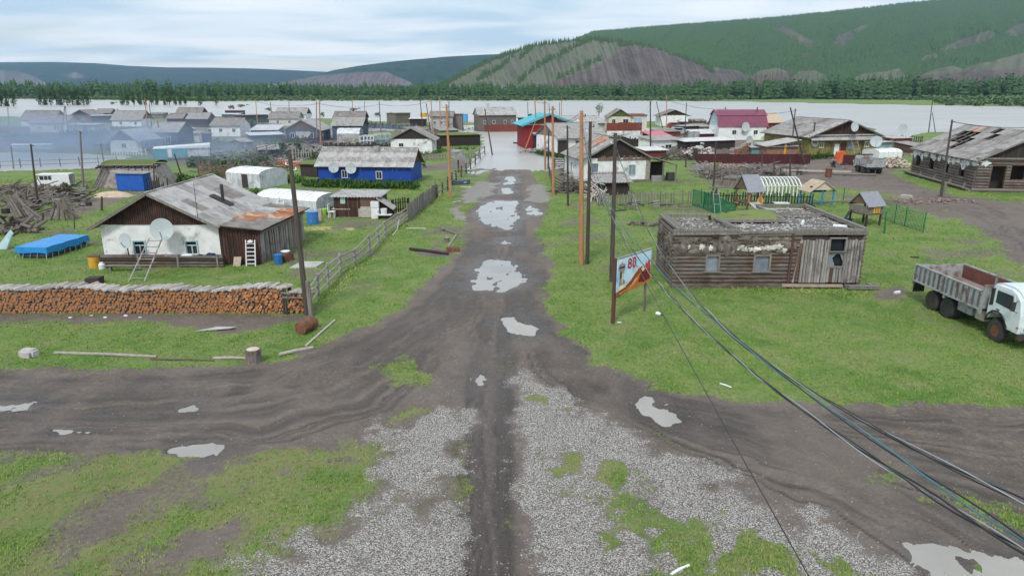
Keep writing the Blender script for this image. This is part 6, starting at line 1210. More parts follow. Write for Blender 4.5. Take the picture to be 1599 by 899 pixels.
def work_shed():
    A, B = (523, 339), (592, 339.5); e = house('small dark red board shed with a white corrugated roof and household things in front', A, B, 3.6, 306.5, 0, 'f', WD, SLW, cat='shed', name='shed', over=.35, gov=.3, drop=.05, wave=.035, per=.3); L, he = e['_L'], e['_he']
    boards(e, 'front_board', (0, -.04), (L, -.04), .05, lambda u: he - .05, .2, WB, seed=20, single=True); door(e, 'f', L, 3.6, .43, .8, 1.85, WB, .1, WBR); m = MB().box(L * .60, L * .60 + 1.35, -.12, -.06, .55, 1.85).build('framed_panel', WBR, e)
    MB().prism([(L - .1, -.45, he - .12), (L + 1.45, -.45, he - 1.15), (L + 1.45, .9, he - 1.1), (L - .1, .9, he - .07)], (0, 0, .08)).build('ramp_board', SLW, e); MB().box(-.1, L + .1, -.5, -.1, 0, .08).build('door_step', WG, e)
    MB().prism([(L, 0, 0), (L + 1.2, 0, 0), (L + 1.2, 0, he - 1.2), (L, 0, he - .3)], (0, .1, 0)).build('side_hatch', WD, e)
    return L, he
work_shed(); YS_ = G(555, 339).y
def sit(px, py): return G(px, py)
rock('pale covered machine in front of the small dark red shed door', sit(573, 340), 1.45, .6, 1.05, M('pale_cover', (.52, .47, .43), scale=3), 'covered_machine', 'machine', 0)
e = thing('fridge', 'white two part fridge standing right of the covered machine', 'fridge', sit(587, 341)); MB().box(-.35, .35, -.25, .3, 0, 1.0).build('lower_body', WPT, e); MB().box(-.38, .34, -.25, .3, 1.03, 1.55).build('upper_body', WPT, e); MB().box(.25, .30, -.29, -.26, .5, .8).build('handle', MTG, e)
tag(MB().lathe([(.001, .0), (.2, .05), (.3, .25), (.3, .4), (.2, .55), (.001, .6)], 14).build('blue_bag', M('sky_blue_plastic', (.10, .35, .65)), loc=sit(596, 339) + Vector((0, .3, .95))), 'round light blue bag hanging beside the white fridge', 'bag')
e = thing('wash_stand', 'dark low table with a white tub on it right of the fridge', 'table', sit(600, 342)); MB().box(-.6, .7, -.35, .3, .38, .44).build('top', WPT, e)
for x in (-.5, .55): MB().box(x, x + .08, -.3, .25, 0, .38).build('leg', WD, e)
MB().lathe([(.001, 0), (.26, 0), (.3, .5), (.28, .5), (.24, .05), (.001, .05)], 14, (0, 0, .45)).build('tub', WPT, e)
e = thing('kitchen_table', 'red legged table with a floral cloth left of the shed door', 'table', sit(535, 338)); MB().box(-.85, .85, -.45, .45, .72, .78).build('top', M('floral_cloth', (.55, .48, .46), (.35, .25, .22), scale=9), e); MB().box(-.6, .6, -.3, .3, .45, .70).build('drawer', BRR, e)
for x, y in ((-.65, -.3), (.6, -.3), (-.65, .3), (.6, .3)): MB().box(x, x + .06, y, y + .06, 0, .45).build('leg', BRR, e)
e = thing('chair', 'white plastic chair left of the table with the floral cloth', 'chair', sit(519, 340)); MB().box(-.3, .3, -.3, .3, .55, .62).build('seat', WPT, e); MB().box(-.32, -.26, -.3, .3, .62, 1.25).build('backrest', WPT, e)
for x, y in ((-.28, -.28), (.22, -.28), (-.28, .22), (.22, .22)): MB().box(x, x + .06, y, y + .06, 0, .55).build('leg', WPT, e)
tag(MB().box(-.22, .22, -.03, .03, 0, .62).build('notice', M('pale_green_board', (.45, .65, .58)), loc=atY(535.5, 318, YS_ - .12)), 'small pale green board hanging on the shed wall above the table', 'board')
barrel('blue steel barrel on the grass in front of the white greenhouse end', sit(489, 350), .50, 1.1, BBL, rim=BBL)
tag(MB().box(-.2, .2, -.15, .15, 0, 1.0).jit(.08).build('sack', TAN, loc=sit(499, 344)), 'tan sack leaning against the blue steel barrel', 'sack'); tag(MB().lathe([(.001, 0), (.25, 0), (.3, .5), (.2, .6), (.001, .6)], 12).build('bucket', LIME, loc=sit(508, 335)), 'lime green bucket left of the small dark red shed', 'bucket')
o = MB().box(-2.6, 2.6, -.8, .8, 0, .02).jit(.012).build('mat', M('straw_yellow', (.42, .33, .12), (.28, .26, .09), scale=4), loc=sit(507, 357)); tag(o, 'flat patch of yellow straw on the grass by the blue barrel', 'straw')
def greenhouse(label, A, B, D, yt, film, roof, arch=True, n=9, name='greenhouse', rise=.35, dr=None):
    a, b = G(*A), G(*B); L = (b - a).length; e = thing(name, label, 'greenhouse', a, math.atan2(b.y - a.y, b.x - a.x)); h = zat(a.y + D / 2, yt); hw = h * (1 - rise)
    def sec(x): return [(x, 0, 0), (x, 0, hw)] + [(x, D / 2 - D / 2 * math.cos(3.1416 * t / 6), hw + (h - hw) * math.sin(3.1416 * t / 6)) for t in range(1, 6)] + [(x, D, hw), (x, D, 0)]
    r = random.Random(int(L * 7)); k = 9
    rings = [sec(L * i / n) for i in range(n + 1)]
    for nm, q, mt_ in (('side_film', (0, 7), film), ('roof_film', (1, 2, 3, 4, 5, 6), roof)):
        v = []; f = []
        for i in range(n + 1): v += [(x + r.uniform(-.02, .02), y, z + r.uniform(-.03, .03)) for x, y, z in rings[i]]
        f = [(i * k + j, (i + 1) * k + j, (i + 1) * k + j + 1, i * k + j + 1) for i in range(n) for j in q]; MB().add(v, f).build(nm, mt_, e)
    for x in (0, L): MB().add(sec(x), [tuple(range(9))]).build('end_film', film, e)
    for i in range(n + 1): MB().path([Vector(p) + Vector((0, -.01 if j < 4 else .01, .01)) for j, p in enumerate(rings[i])], [.025] * 9, 5).build('hoop', FILM, e)
    if dr: MB().box(L * dr - .45, L * dr + .45, -.06, .02, 0, min(1.75, hw - .1)).build('doorway', WD, e)
    return e
greenhouse('white plastic greenhouse with a dark doorway in front of the brush fence', (355, 291), (407, 295), 4.5, 259.5, FILM, FILMW, rise=.22, dr=.56); greenhouse('long white plastic greenhouse with a ladder behind the left slate roof', (402, 324), (495, 333), 3.6, 294, FILM, FILMW, n=10)
YGH = G(440, 327).y; ladder('whitish ladder leaning on the long plastic greenhouse', tuple(G(433, 331)), tuple(at(441, 305, YGH + .1)), .7, 5, WPT)
greenhouse('dark hooped greenhouse frame in front of the wide pale roof', (527, 224), (562, 224), 4, 200, GRYW, FILM, n=7); 
def framebox(label, A, B, D, yt, mat, n=4, glass=FILM, name='framed_greenhouse'):
    a, b = G(*A), G(*B); L = (b - a).length; e = thing(name, label, 'greenhouse', a, math.atan2(b.y - a.y, b.x - a.x)); h = zat(a.y, yt)
    for i in range(n + 1):
        for y in (0, D): MB().box(L * i / n - .05, L * i / n + .05, y - .05, y + .05, 0, h).build('post', mat, e)
    m = MB(); 
    for z in (h, h * .5):
        for y in (0, D): m.box(0, L, y - .04, y + .04, z - .05, z + .05)
    for i in range(n + 1): m.box(L * i / n - .04, L * i / n + .04, .05, D - .05, h - .04, h + .04)
    m.build('frame', mat, e); MB().box(.1, L - .1, .1, D - .1, .02, h * .55).build('film_panel', glass, e); return e
framebox('white framed empty greenhouse left of the broad dark gable', (563, 227), (584, 227), 4, 213, WPT, 4, GLB); framebox('pale greenish framed greenhouse next to the broad dark gable', (587, 226), (611, 225.5), 4, 210, LTQ, 3, GRG)
def dugout():
    a, b = G(143, 294), G(250, 294); L = (b - a).length; h = zat(a.y + 1.2, 259); e = thing('earth_barn', 'earth banked barn with sloping grey clay walls and grass on its roof', 'barn', a); D = 5.5; n = 14; r = random.Random(5); v = []; f = []
    for i in range(n + 1):
        for z_ in range(4): t = z_ / 3; v.append((L * i / n + (1 - abs(2 * i / n - 1)) * 0 + (1.2 * t if i == 0 else (-1.2 * t if i == n else 0)), 1.2 * t + r.uniform(-.06, .06), h * t))
    f = [(i * 4 + j, (i + 1) * 4 + j, (i + 1) * 4 + j + 1, i * 4 + j + 1) for i in range(n) for j in range(3)]; MB().add(v, f).build('clay_wall', BARN, e)
    MB().hexa([(.05, .3, 0), (L - .05, .3, 0), (L, D, 0), (0, D, 0)], [(1.2, 1.25, h - .02), (L - 1.2, 1.25, h - .02), (L - 1.2, D - 1, h - .02), (1.2, D - 1, h - .02)]).build('earth_bank', BARN, e)
    m = MB(); q = 8; v = [(.9 + (L - 1.8) * i / n, .9 + (D - 1.8) * j / q, h + .02 + .5 * math.sin(3.14 * j / q) ** .6 + r.uniform(-.04, .08)) for i in range(n + 1) for j in range(q + 1)]; f = [(i * (q + 1) + j, (i + 1) * (q + 1) + j, (i + 1) * (q + 1) + j + 1, i * (q + 1) + j + 1) for i in range(n) for j in range(q)]; m.add(v, f).build('turf', TURF, e, smooth=True)
    for k in range(3): MB().tube((.5, 1.0 + .1 * k, h + .05), (L - .4, 1.0, h + .1), .09, n=7).build('roof_log', WG, e); break
    for k in range(9): x = .8 + (L - 1.6) * k / 8; MB().tube((x, .2, h - .15), (x, 2.2, h - .05), .11, n=7).build('beam_end', WD, e)
    for k in range(4): MB().beam((.2 + .35 * k, -.2, 0), (1.2 + .3 * k, 1.0, h * .95), .08, .06).build('leaning_pole', PGR, e)
dugout()
e = thing('blue_tank', 'bright blue box under a curved dark lid in front of the clay barn wall', 'tank', G(184, 299)); MB().box(0, 3.1, 0, 1.8, .1, 2.0).build('body', BTK, e); MB().prism([(-.5, -.2, 2.25), (.1, -.2, 2.05), (3.5, -.2, 2.02), (3.5, -.2, 2.1), (.1, -.2, 2.15), (-.5, -.2, 2.35)], (0, 2.2, 0)).build('lid', GRYW, e)
def boat(label, c, L, w, h, mat, rz=0, cover=None, name='boat', seats=None):
    e = thing(name, label, 'boat', c, rz); n = 10; v = []; f = []
    for i in range(n + 1):
        t = i / n; k = w / 2 * (math.sin(math.pi * min(1, .18 + t * .82)) ** .55 if t < 1 else .02); zz_ = h * (1 + .25 * t * t)
        v += [(L * t, -k, zz_), (L * t, -k * .7, h * .15), (L * t, 0, 0), (L * t, k * .7, h * .15), (L * t, k, zz_)]
    f = [(i * 5 + j, (i + 1) * 5 + j, (i + 1) * 5 + j + 1, i * 5 + j + 1) for i in range(n) for j in range(4)] + [(0, 1, 2, 3, 4)]; MB().add(v, f).build('hull', mat, e)
    if cover: vv = [(L * i / n, (j - 1) * w * .42, h * 1.12 + (.25 if j == 1 else 0) + .1 * (i / n)) for i in range(n + 1) for j in range(3)]; MB().add(vv, [(i * 3 + j, (i + 1) * 3 + j, (i + 1) * 3 + j + 1, i * 3 + j + 1) for i in range(n) for j in range(2)]).build('cover', cover, e)
    for s in (seats or ()): MB().box(L * s, L * s + .35, -w * .4, w * .4, h * .6, h * .72).build('seat', WPT, e)
    return e
cloth('tan canvas drooping over a boat in front of the blue tank', G(177, 307), 4.4, 2.2, .6, TAN, 'canvas', 9, 'canvas_cover'); boat('long white boat half hidden by smoke at the flooded meadow', G(21, 234), 8, 1.7, .8, WPT, cover=WPT); boat('small dark motor boat with white seats on the verge beside the orange pole', G(703, 289), 2.5, 1.2, .5, M('dark_hull', (.10, .13, .20)), R(12), seats=(.15, .4, .65))
e = thing('lying_board', 'white board lying on the grass beside the small dark boat', 'board', G(718, 292)); MB().beam((0, 0, .04), (1.4, -.5, .04), .18, .05).build('plank', WPT, e)
def van():
    c = G(60, 294); e = thing('white_van', 'white van with a box body half hidden behind a green bush at the left', 'van', c, R(4)); e.scale = (.66, .66, .72)
    
    def body(nm, prof, mat, w=2.0): return MB().prism([(x, 0, z) for x, z in prof], (0, w, 0)).build(nm, mat, e)
    b = body('body', [(0, .35), (4.9, .35), (5.0, 1.2), (4.95, 1.35), (2.6, 1.4), (2.5, 2.15), (.55, 2.2), (.15, 1.5), (0, 1.2)], WPT); bx = MB().box(2.65, 5.6, -.05, 2.05, .55, 2.3).build('box_body', WPT, e); MB().box(-.02, 2.75, -.1, 2.1, 2.15, 2.27).build('roof', WPT, e)
    for x0_, x1_ in ((.5, 1.2), (1.3, 1.9), (2.0, 2.5)): MB().box(x0_, x1_, -.02, -.005, 1.35, 1.98).build('side_window', GLS, b)
    MB().prism([(.02, .1, 1.38), (.02, 1.9, 1.38), (.42, 1.9, 2.1), (.42, .1, 2.1)], (-.03, 0, .01)).build('windscreen', GLS, b); MB().box(5.6, 5.62, .1, 1.9, .7, 2.2).build('rear_door', GRYW, bx)
    for x in (.9, 4.2):
        for y in (.0, 1.85): w_ = MB().lathe([(.001, -.1), (.36, -.1), (.38, 0), (.36, .1), (.001, .1)], 16).xf(Matrix.Rotation(R(90), 4, 'X')).build('wheel', TYR, e, loc=(x, y, .38)); MB().lathe([(.001, -.12), (.18, -.12), (.18, .12), (.001, .12)], 12).xf(Matrix.Rotation(R(90), 4, 'X')).build('hub', MTG, w_)
van()
def sheeted():
    a, b = G(241, 252), G(330, 249); L = (b - a).length; e = thing('sheeted_frame', 'long low frame hung with turquoise and white sheets behind the clay barn', 'greenhouse', a, math.atan2(b.y - a.y, b.x - a.x)); h = zat(a.y, 233); xs = [0, .25, .33, .42, .60, .72, 1.0]; ms = [TTL, WPT, TTL, TTL, FILM, FILM]
    for i in range(6): MB().box(L * xs[i], L * xs[i + 1] - .1, -.03, .02, .35 + .2 * (i % 2), h * (1.0 if i < 4 else .8)).jit(.03).build('sheet', ms[i], e)
    for i in range(10): MB().box(L * i / 9 - .06, L * i / 9 + .06, .03, .15, 0, h).build('post', PGR, e)
    MB().hexa([(0, -.1, h), (L, -.1, h), (L, 3, h), (0, 3, h)], [(0, -.1, h + .12), (L, -.1, h + .5), (L, 3, h + .6), (0, 3, h + .2)]).build('roof_film', FILMW, e)
sheeted()
tags_ = lambda *a, **k: pile(*a, **k)
tags_('high pile of grey brushwood along the left edge of the picture', G(12, 318), 7, 3, 2.0, 150, PGR, (.03, .08), (1, 2.6), 'brush_pile', 'brushwood', 1, .6); tags_('brown brushwood heap behind the root stumps at the left', G(45, 305), 5, 2.5, 1.8, 110, M('brown_brush', (.16, .11, .08), (.08, .055, .04)), (.03, .07), (1, 2.2), 'brush_pile', 'brushwood', 2, .7); tags_('low tangle of dark branches beside the white van', G(90, 305), 4, 2, .9, 60, WD, (.03, .06), (.8, 2), 'brush_pile', 'brushwood', 3, .4)
tags_('heap of grey roots and boulders at the left edge near the blue pool', G(10, 362), 3.2, 1.8, 1.3, 60, PGR, (.06, .18), (.6, 1.8), 'root_pile', 'roots', 4, .6)
def roots(label, c, h, lean, seed=1, n=9):
    r = random.Random(seed); e = thing('root_stump', label, 'stump', c); m = MB()
    for i in range(n): q = i / n * 2.4 - .4; x = r.uniform(-.9, .9); m.path([Vector((x * 1.3 + .9 * lean, r.uniform(-.4, .4), -.05)), Vector((x * .8, r.uniform(-.2, .2), h * .5)), Vector((x * .55 - lean * .7, r.uniform(-.2, .2), h * r.uniform(.75, 1)))], [.16, .13, .09], 6)
    m.build('root_wood', PGR, e); k = MB()
    for i in range(3): k.path([Vector((lean * 1.0 + .3 * i, 0, .12)), Vector((lean * 2.2 + .5 * i, -.2 + .3 * i, .06))], [.1, .03], 5)
    k.build('root', PGR, e)
roots('big weathered root stump leaning left near the left edge', G(33, 344), 2.6, .8, 1); roots('upright split grey stump on the meadow above the blue pool', G(99, 344), 2.0, .05, 2, 7)
for i, (px, yb, yt, rr_, lb) in enumerate([(66, 349, 332, .11, 'short dark post on the meadow left of the split stump'), (158, 329, 307, .12, 'thick dark post in front of the tan covered boat'), (115, 358, 338, .05, 'thin leaning post just behind the blue tarpaulin pool'), (18, 365, 345, .07, 'short grey post beside the root heap'), (40, 320, 298, .06, 'thin dark post in front of the brown brushwood')]): pole((px + 1, yt), (px, yb), rr_, PDK, lb, 0, name='post')
tag(MB().prism([(-.9, 0, 0), (.1, -.3, .05), (.4, .2, 1.1), (.1, .4, 1.3)], (.06, .1, .02)).build('slide_sheet', LTQ, loc=G(12, 389)), 'small pale turquoise slide beside the blue tarpaulin pool', 'slide')
pickets('tall brown brush stick fence behind the white plastic greenhouse', (310, 278), (396, 280), 1.9, M('brown_sticks', (.20, .13, .10), (.10, .07, .055)), sp=.17, w=.10, rag=.3, rails=False); pickets('dark stake fence at the right end of the clay barn', (212, 297), (262, 300), 1.5, WD, sp=.3, w=.14, rag=.4, rails=False)
pickets('white picket fence in front of the navy gabled house', (174, 242), (228, 243), 1.3, WHP, sp=.55, w=.2); pickets('long grey stake fence in the smoke at the far left', (-20, 222), (170, 226), 1.6, BGW, sp=.4, w=.2, rag=.3); pickets('sparse fence of thin posts standing in the flooded meadow', (0, 262), (183, 256), 1.2, PGR, sp=2.6, w=.14)
pickets('grey stake fence behind the brush in the smoke right of centre', (330, 234), (446, 232), 1.4, PGR, sp=.3, w=.12, rag=.4, rails=False); fence('grey rail fence beside the firewood heap behind the greenhouse', [(392, 258), (404, 252), (418, 247), (432, 243)], 2.2, PGR, 5, rp=.09); pickets('pale stake fence right of the orange firewood heap', (458, 252), (487, 250), 1.7, SLW, sp=.45, w=.12, rag=.3)
pickets('dark rail fence beyond the turf roofed street shed', (600, 255), (748, 246), .9, PGR, sp=.55, w=.14, rag=.2)
def ends_pile(label, A, B, yt, mat=ENDR, seed=1, D=1.2):
    a, b = G(*A), G(*B); L = (b - a).length; h = zat(a.y, yt); e = thing('firewood_pile', label, 'firewood', a, math.atan2(b.y - a.y, b.x - a.x)); r = random.Random(seed); m = MB(); z = .12
    while z < h:
        x = 0
        while x < L:
            if z < h * (.8 + .2 * math.sin(x * 1.2 + seed)): w = r.uniform(.09, .15); m.tube((x + r.uniform(-.05, .05), r.uniform(-.1, .1), z), (x + r.uniform(-.1, .1), D, z), w, n=6)
            x += .27
        z += .22
    me = m.mesh('cut_logs', BARK); me.materials.append(mat)
    for p in me.polygons:
        if p.normal.y < -.8: p.material_index = 1
    link('cut_logs', me, e, stuff=True); return e
ends_pile('heap of orange cut logs left of the turf shed by the blue house', (436, 262), (472, 262), 247, seed=2)
tags_('tangle of dark boards and machinery behind the orange log heap', G(455, 245), 5, 2, 2.0, 70, WD, (.04, .09), (1, 2.5), 'scrap_pile', 'scrap', 8, .7); tags_('grey scrap heap in front of the blue gabled house', G(515, 232), 5, 2, 1.3, 60, PGR, (.05, .1), (1, 2.5), 'scrap_pile', 'scrap', 9, .5); tags_('heap of pale boards and junk left of the street turf shed', G(700, 208), 5, 3, 1.8, 60, RUBL, (.08, .2), (.8, 2.5), 'scrap_pile', 'scrap', 10, .5)
def weeds(label, pts, h, n, mat=LFW, w=1.6, name='weeds'):
    r = random.Random(len(label)); v = []; f = []; a0 = G(*pts[0])
    for i in range(n):
        t = r.random() * (len(pts) - 1); k = int(t); a = G(*pts[k]).lerp(G(*pts[k + 1]), t - k) + Vector((r.uniform(-.5, .5), r.uniform(-w, w), 0)) - a0; hh = h * r.uniform(.5, 1.15); s = hh * .28; 
        for j in range(5):
            q = r.uniform(0, 6.28); b_ = len(v); d = Vector((math.cos(q), math.sin(q), 0)); c = a + Vector((r.uniform(-.3, .3), r.uniform(-.3, .3), hh * r.uniform(0, .6))); v += [tuple(c + d.cross(Vector((0, 0, 1))) * s * .5), tuple(c - d.cross(Vector((0, 0, 1))) * s * .5), tuple(c + d * s * .8 + Vector((0, 0, hh * .45)))]; f.append((b_, b_ + 1, b_ + 2))
    o = MB().add(v, f).build(name, mat, loc=a0, stuff=True); o['label'] = label
weeds('tall dark weeds along the front of the bright blue house', [(478, 290), (560, 292), (650, 294)], .85, 900); weeds('weeds behind the earth barn and the brush fence', [(255, 280), (320, 288), (350, 270)], .9, 500); weeds('weeds between the smoke and the brush fence', [(300, 252), (350, 262), (395, 262), (440, 235)], 1.1, 700, LFB); weeds('weeds on the meadow before the small red shed', [(500, 330), (520, 332)], .5, 60); weeds('weeds behind the white plastic greenhouse', [(400, 290), (435, 283), (470, 285)], .8, 260); weeds('weeds around the left plastic greenhouse corner', [(395, 306), (402, 312)], 1.0, 90)
for i, (px, yb, yt, w, lb) in enumerate([(108, 303, 283, 22, 'green bush hiding the rear of the white van'), (395, 205, 185, 26, 'hazy green shrub in the smoke between the white houses'), (466, 235, 216, 22, 'dark green bush in front of the blue gabled house'), (445, 238, 221, 30, 'wide green bush left of the blue gabled house'), (487, 248, 234, 14, 'bush behind the left edge of the pale corrugated roof')]): bush(px, yb, yt, w, i, lb)
ST = fence('grey rail fence along the left side of the dirt road', [(484, 486), (497, 466), (513, 450), (533, 428), (556, 415), (578, 398), (592, 384), (602, 370), (621, 355), (637, 343)], 1.35, M('fence_grey', (.34, .32, .30), (.20, .18, .17), sc=(3, 3, 3)), 3, rp=.095, seed=5)
a, b = G(637, 347), G(682, 308); e = thing('board_panel_fence', 'row of grey leaning boards in the middle of the road fence', 'fence', a, math.atan2(b.y - a.y, b.x - a.x)); boards(e, 'fence_board', (0, 0), ((b - a).length, 0), 0, lambda u: 1.55, .22, WG, seed=2, single=True, lean=.15, rag=.12)
fence('far part of the road fence with thick posts up to the flood', [(683, 310), (691, 303), (699, 297), (706, 290), (713, 284), (720, 277), (728, 270), (735, 263), (742, 256), (750, 248), (757, 240)], 1.5, PDK, 2, rmat=PGR, rp=.10, seed=9, tilt=.08); pickets('short dark picket fence behind the ramp of the red shed', (614, 334), (640, 330), 1.3, WD, sp=.28, w=.14)
e = thing('bent_board', 'pale curved board hanging down from the road fence', 'board', G(613, 369)); MB().path([Vector((0, 0, .05)), Vector((.35, .3, .5)), Vector((.5, .6, 1.3))], [.06, .05, .05], 6).build('board', BARK, e)
e = thing('bundle_on_post', 'tilted bundle of pale cloth and planks on a dark post by the road fence', 'bundle', G(716, 270)); MB().tube((0, 0, 0), (0, 0, 2.2), .12, n=7).build('post', PDK, e); MB().hexa([(-1.2, -.4, 2.2), (1.0, -.4, 1.3), (1.2, .5, 1.9), (-1.0, .5, 2.6)], [(-1.2, -.4, 2.9), (.2, -.4, 2.9), (.5, .5, 3.1), (-1.1, .5, 3.3)]).jit(.12).build('cloth', GRYW, e); MB().beam((-1.3, -.5, 1.8), (-1.2, -.4, 4.2), .25, .1).build('plank', ENDR, e)
logs('rotten dark log on the verge left of the big puddles', (640, 391), (700, 399), .12, WD); logs('short grey block log at the left end of the verge bench', (688, 362), (695, 361), .2, PGR); logs('grey beam of the broken bench on the verge', (695, 361), (714, 368), .11, WG); logs('bent pale board at the right end of the broken bench', (714, 366), (700, 386), .07, BARK); logs('pale thin stick lying on the verge by the road fence', (634, 358), (666, 358), .06, BARK, 'stick', 'stick'); tag(MB().box(-.45, .45, -.3, .3, 0, .35).jit(.05).build('rusty_block', RUS, loc=G(707, 393)), 'rusty block at the end of the rotten dark log', 'block'); logs('white stick on the verge beneath the far orange pole', (707, 317), (720, 315), .06, BARK, 'stick', 'stick'); stump('small low stump on the verge beside the broken bench', G(698, 378), .2, .35)
def panel_fence(label, pts, h, mat, seg=2.4, group=None, name='panel_fence'):
    P_ = [G(*p) for p in pts]; e = thing(name, label, 'fence', P_[0], 0, group); o = P_[0]
    for i in range(len(P_) - 1):
        a, b = P_[i] - o, P_[i + 1] - o; n = max(1, int((b - a).length / seg)); d = (b - a) / n
        for k in range(n):
            m = MB(); q = a + d * k; nr = Vector((-d.y, d.x, 0)).normalized(); w = 16; hh = h * rng.uniform(.96, 1.04)
            for j in range(w + 1): p = q + d * (j / w * .985) + nr * (.03 * (1 if (j // 2) % 2 else 0)); m.v += [(p.x, p.y, 0.05), (p.x, p.y, hh)]
            m.f = [(j * 2, j * 2 + 2, j * 2 + 3, j * 2 + 1) for j in range(w)]; m.build('panel', mat, e)
            MB().box(q.x - .04, q.x + .04, q.y + .05, q.y + .13, 0, h).build('post', IRN, e)
    return e
def rusty_house():
    A, B = (911, 286), (1013, 283.5); D = 9.5
    e = house('white plastered house with a patched rusty slate roof and dark gable beside the street', A, B, D, 247, 216.5, 'y', WHP, WG, WD, noroof=True, over=.45, gov=.4, wins=[('f', .15, .62, .9, .9, WG, GLB), ('f', .73, .50, .85, 1.25, LTQ, GLB), ('l', .4, .5, .8, 1)]); L, he, hr = e['_L'], e['_he'], e['_hr']; s = (hr - he) / (L / 2); z0 = he - s * .5; xm = L / 2
    m = MB(); slab(m, (-.5, D + .4, z0), (-.5, -.45, z0), (xm, -.45, hr), (xm, D + .4, hr), .07); slab(m, (L + .5, -.45, z0), (L + .5, D + .4, z0), (xm, D + .4, hr), (xm, -.45, hr), .07); ro = m.build('roof', WG, e); q = {(i, j): r_ for (i, j), r_ in {(5, 2): RST, (4, 2): RST, (3, 2): RST, (4, 1): RST, (6, 0): SLT2, (2, 1): SLT2, (5, 1): SLT2, (6, 1): SLW}.items()}
    sheets(ro, (-.55, D + .45, z0 + .04), (-.55, -.5, z0 + .04), (xm, -.5, hr + .05), (xm, D + .45, hr + .05), 8, 3, SLT, mats=q, seed=4, wave=.012); sheets(ro, (L + .55, -.5, z0 + .04), (L + .55, D + .45, z0 + .04), (xm, D + .45, hr + .05), (xm, -.5, hr + .05), 7, 3, SLT2, seed=6, wave=.012)
    bb = MB(); bb.beam((-.5, -.5, z0 - .03), (xm, -.5, hr), .05, .18); bb.beam((L + .5, -.5, z0 - .03), (xm, -.5, hr), .05, .18); bb.build('barge_board', WG, e); boards(e, 'gable_board', (.1, -.06), (L - .1, -.06), he, lambda u: he + (hr - he) * (1 - abs(2 * u - 1)) - .08, .18, WD, seed=2); boards(e, 'torn_felt', (L * .2, -.08), (L, -.08), he - .35, lambda u: he + .02, .25, M('torn_felt', (.2, .13, .11), (.12, .08, .07)), seed=3, rag=.25)
    MB().box(L - .5, L + .06, -.08, .05, 0, he).build('bare_corner', M('bare_log_corner', (.32, .29, .25), (.16, .14, .12), scale=5), e); MB().box(-.1, L + .1, -.35, -.02, 0, .35).build('earth_skirt', CLAY, e)
    p = MB(); slab(p, (L + 3.6, -.7, he - 1.0), (L + 3.6, 4.4, he - 1.0), (L + .2, 4.4, he + .05), (L + .2, -.7, he + .05), .08, .02); p.build('porch_roof', RUB, e)
    for x, y in ((L + 1.7, -.5), (L + 3.4, -.5), (L + 3.4, 4.2)): MB().box(x - .07, x + .07, y - .07, y + .07, 0, he - (.45 if x < L + 2 else .95)).build('porch_post', PGR, e)
    MB().box(L + .05, L + 3.4, 3.9, 4.0, 0, he - 1.0).build('porch_back', WD, e); MB().box(L + .2, L + 1.7, -.5, -.3, 0, .85).build('porch_crate', GRYW, e); MB().box(L + 2.4, L + 3.3, -.4, .4, .05, 1.15).jit(.05).build('porch_barrel_box', IRN, e); MB().beam((L + 1.8, -.9, .08), (L + 4, -1.1, .08), .4, .12).build('porch_plank', WG, e)
rusty_house()
e = house('low grey board canopy over a dark store in front of the white rusty roofed house', (930, 306), (982, 305), 2.6, 285, 0, 'f', WD, SLT, cat='shed', name='store_shed', over=.5, gov=.3, drop=.75, wave=.03)
tags_('stack of pale sticks at the left side of the grey canopy', G(931, 314), .9, .6, 2.2, 40, BARK, (.05, .09), (1, 2), 'stick_pile', 'wood pile', 21, 1.0)
tags_('jumble of grey firewood beside the street fence left of the canopy', G(900, 300), 3.4, 1.4, 1.0, 60, PGR, (.05, .1), (.8, 2), 'wood_pile', 'wood pile', 22, .4)
fence('dark rail fence along the right side of the street', [(856, 262), (858, 275), (862, 292), (880, 300), (895, 300), (905, 303)], 1.3, PDK, 4, rp=.09, seed=12); fence('low rail enclosure behind the dark pole beside the street', [(866, 262), (882, 262), (899, 262)], 1.4, PDK, 4, rp=.1, seed=13)
pickets('uneven grey picket fence in front of the white rusty roofed house', (935, 322), (1079, 319), 1.35, WG, sp=.30, w=.13, single=True, gaps=((.63, .66), (.72, .76), (.84, .89), (.93, .96)), rag=.15)
tags_('dark earth mound on the grass behind the log building', G(1006, 352), 1.6, .6, .25, 30, CLAY, (.08, .16), (.3, .6), 'earth_mound', 'mound', 23, .1)
house('long grey roofed building with white and dark doors behind the pole row', (870, 241), (946, 238), 9, 214, 192.5, 'x', WHP, SLT, PGR, over=.6, doors=[('f', .10, 1.8, 2.4, WD), ('f', .42, .9, 2.2, BGW)]); house('light grey roof directly behind the long grey roofed building', (868, 216), (944, 214), 9, 192.5, 181.5, 'x', GRYW, SLW, PGR, over=.5)
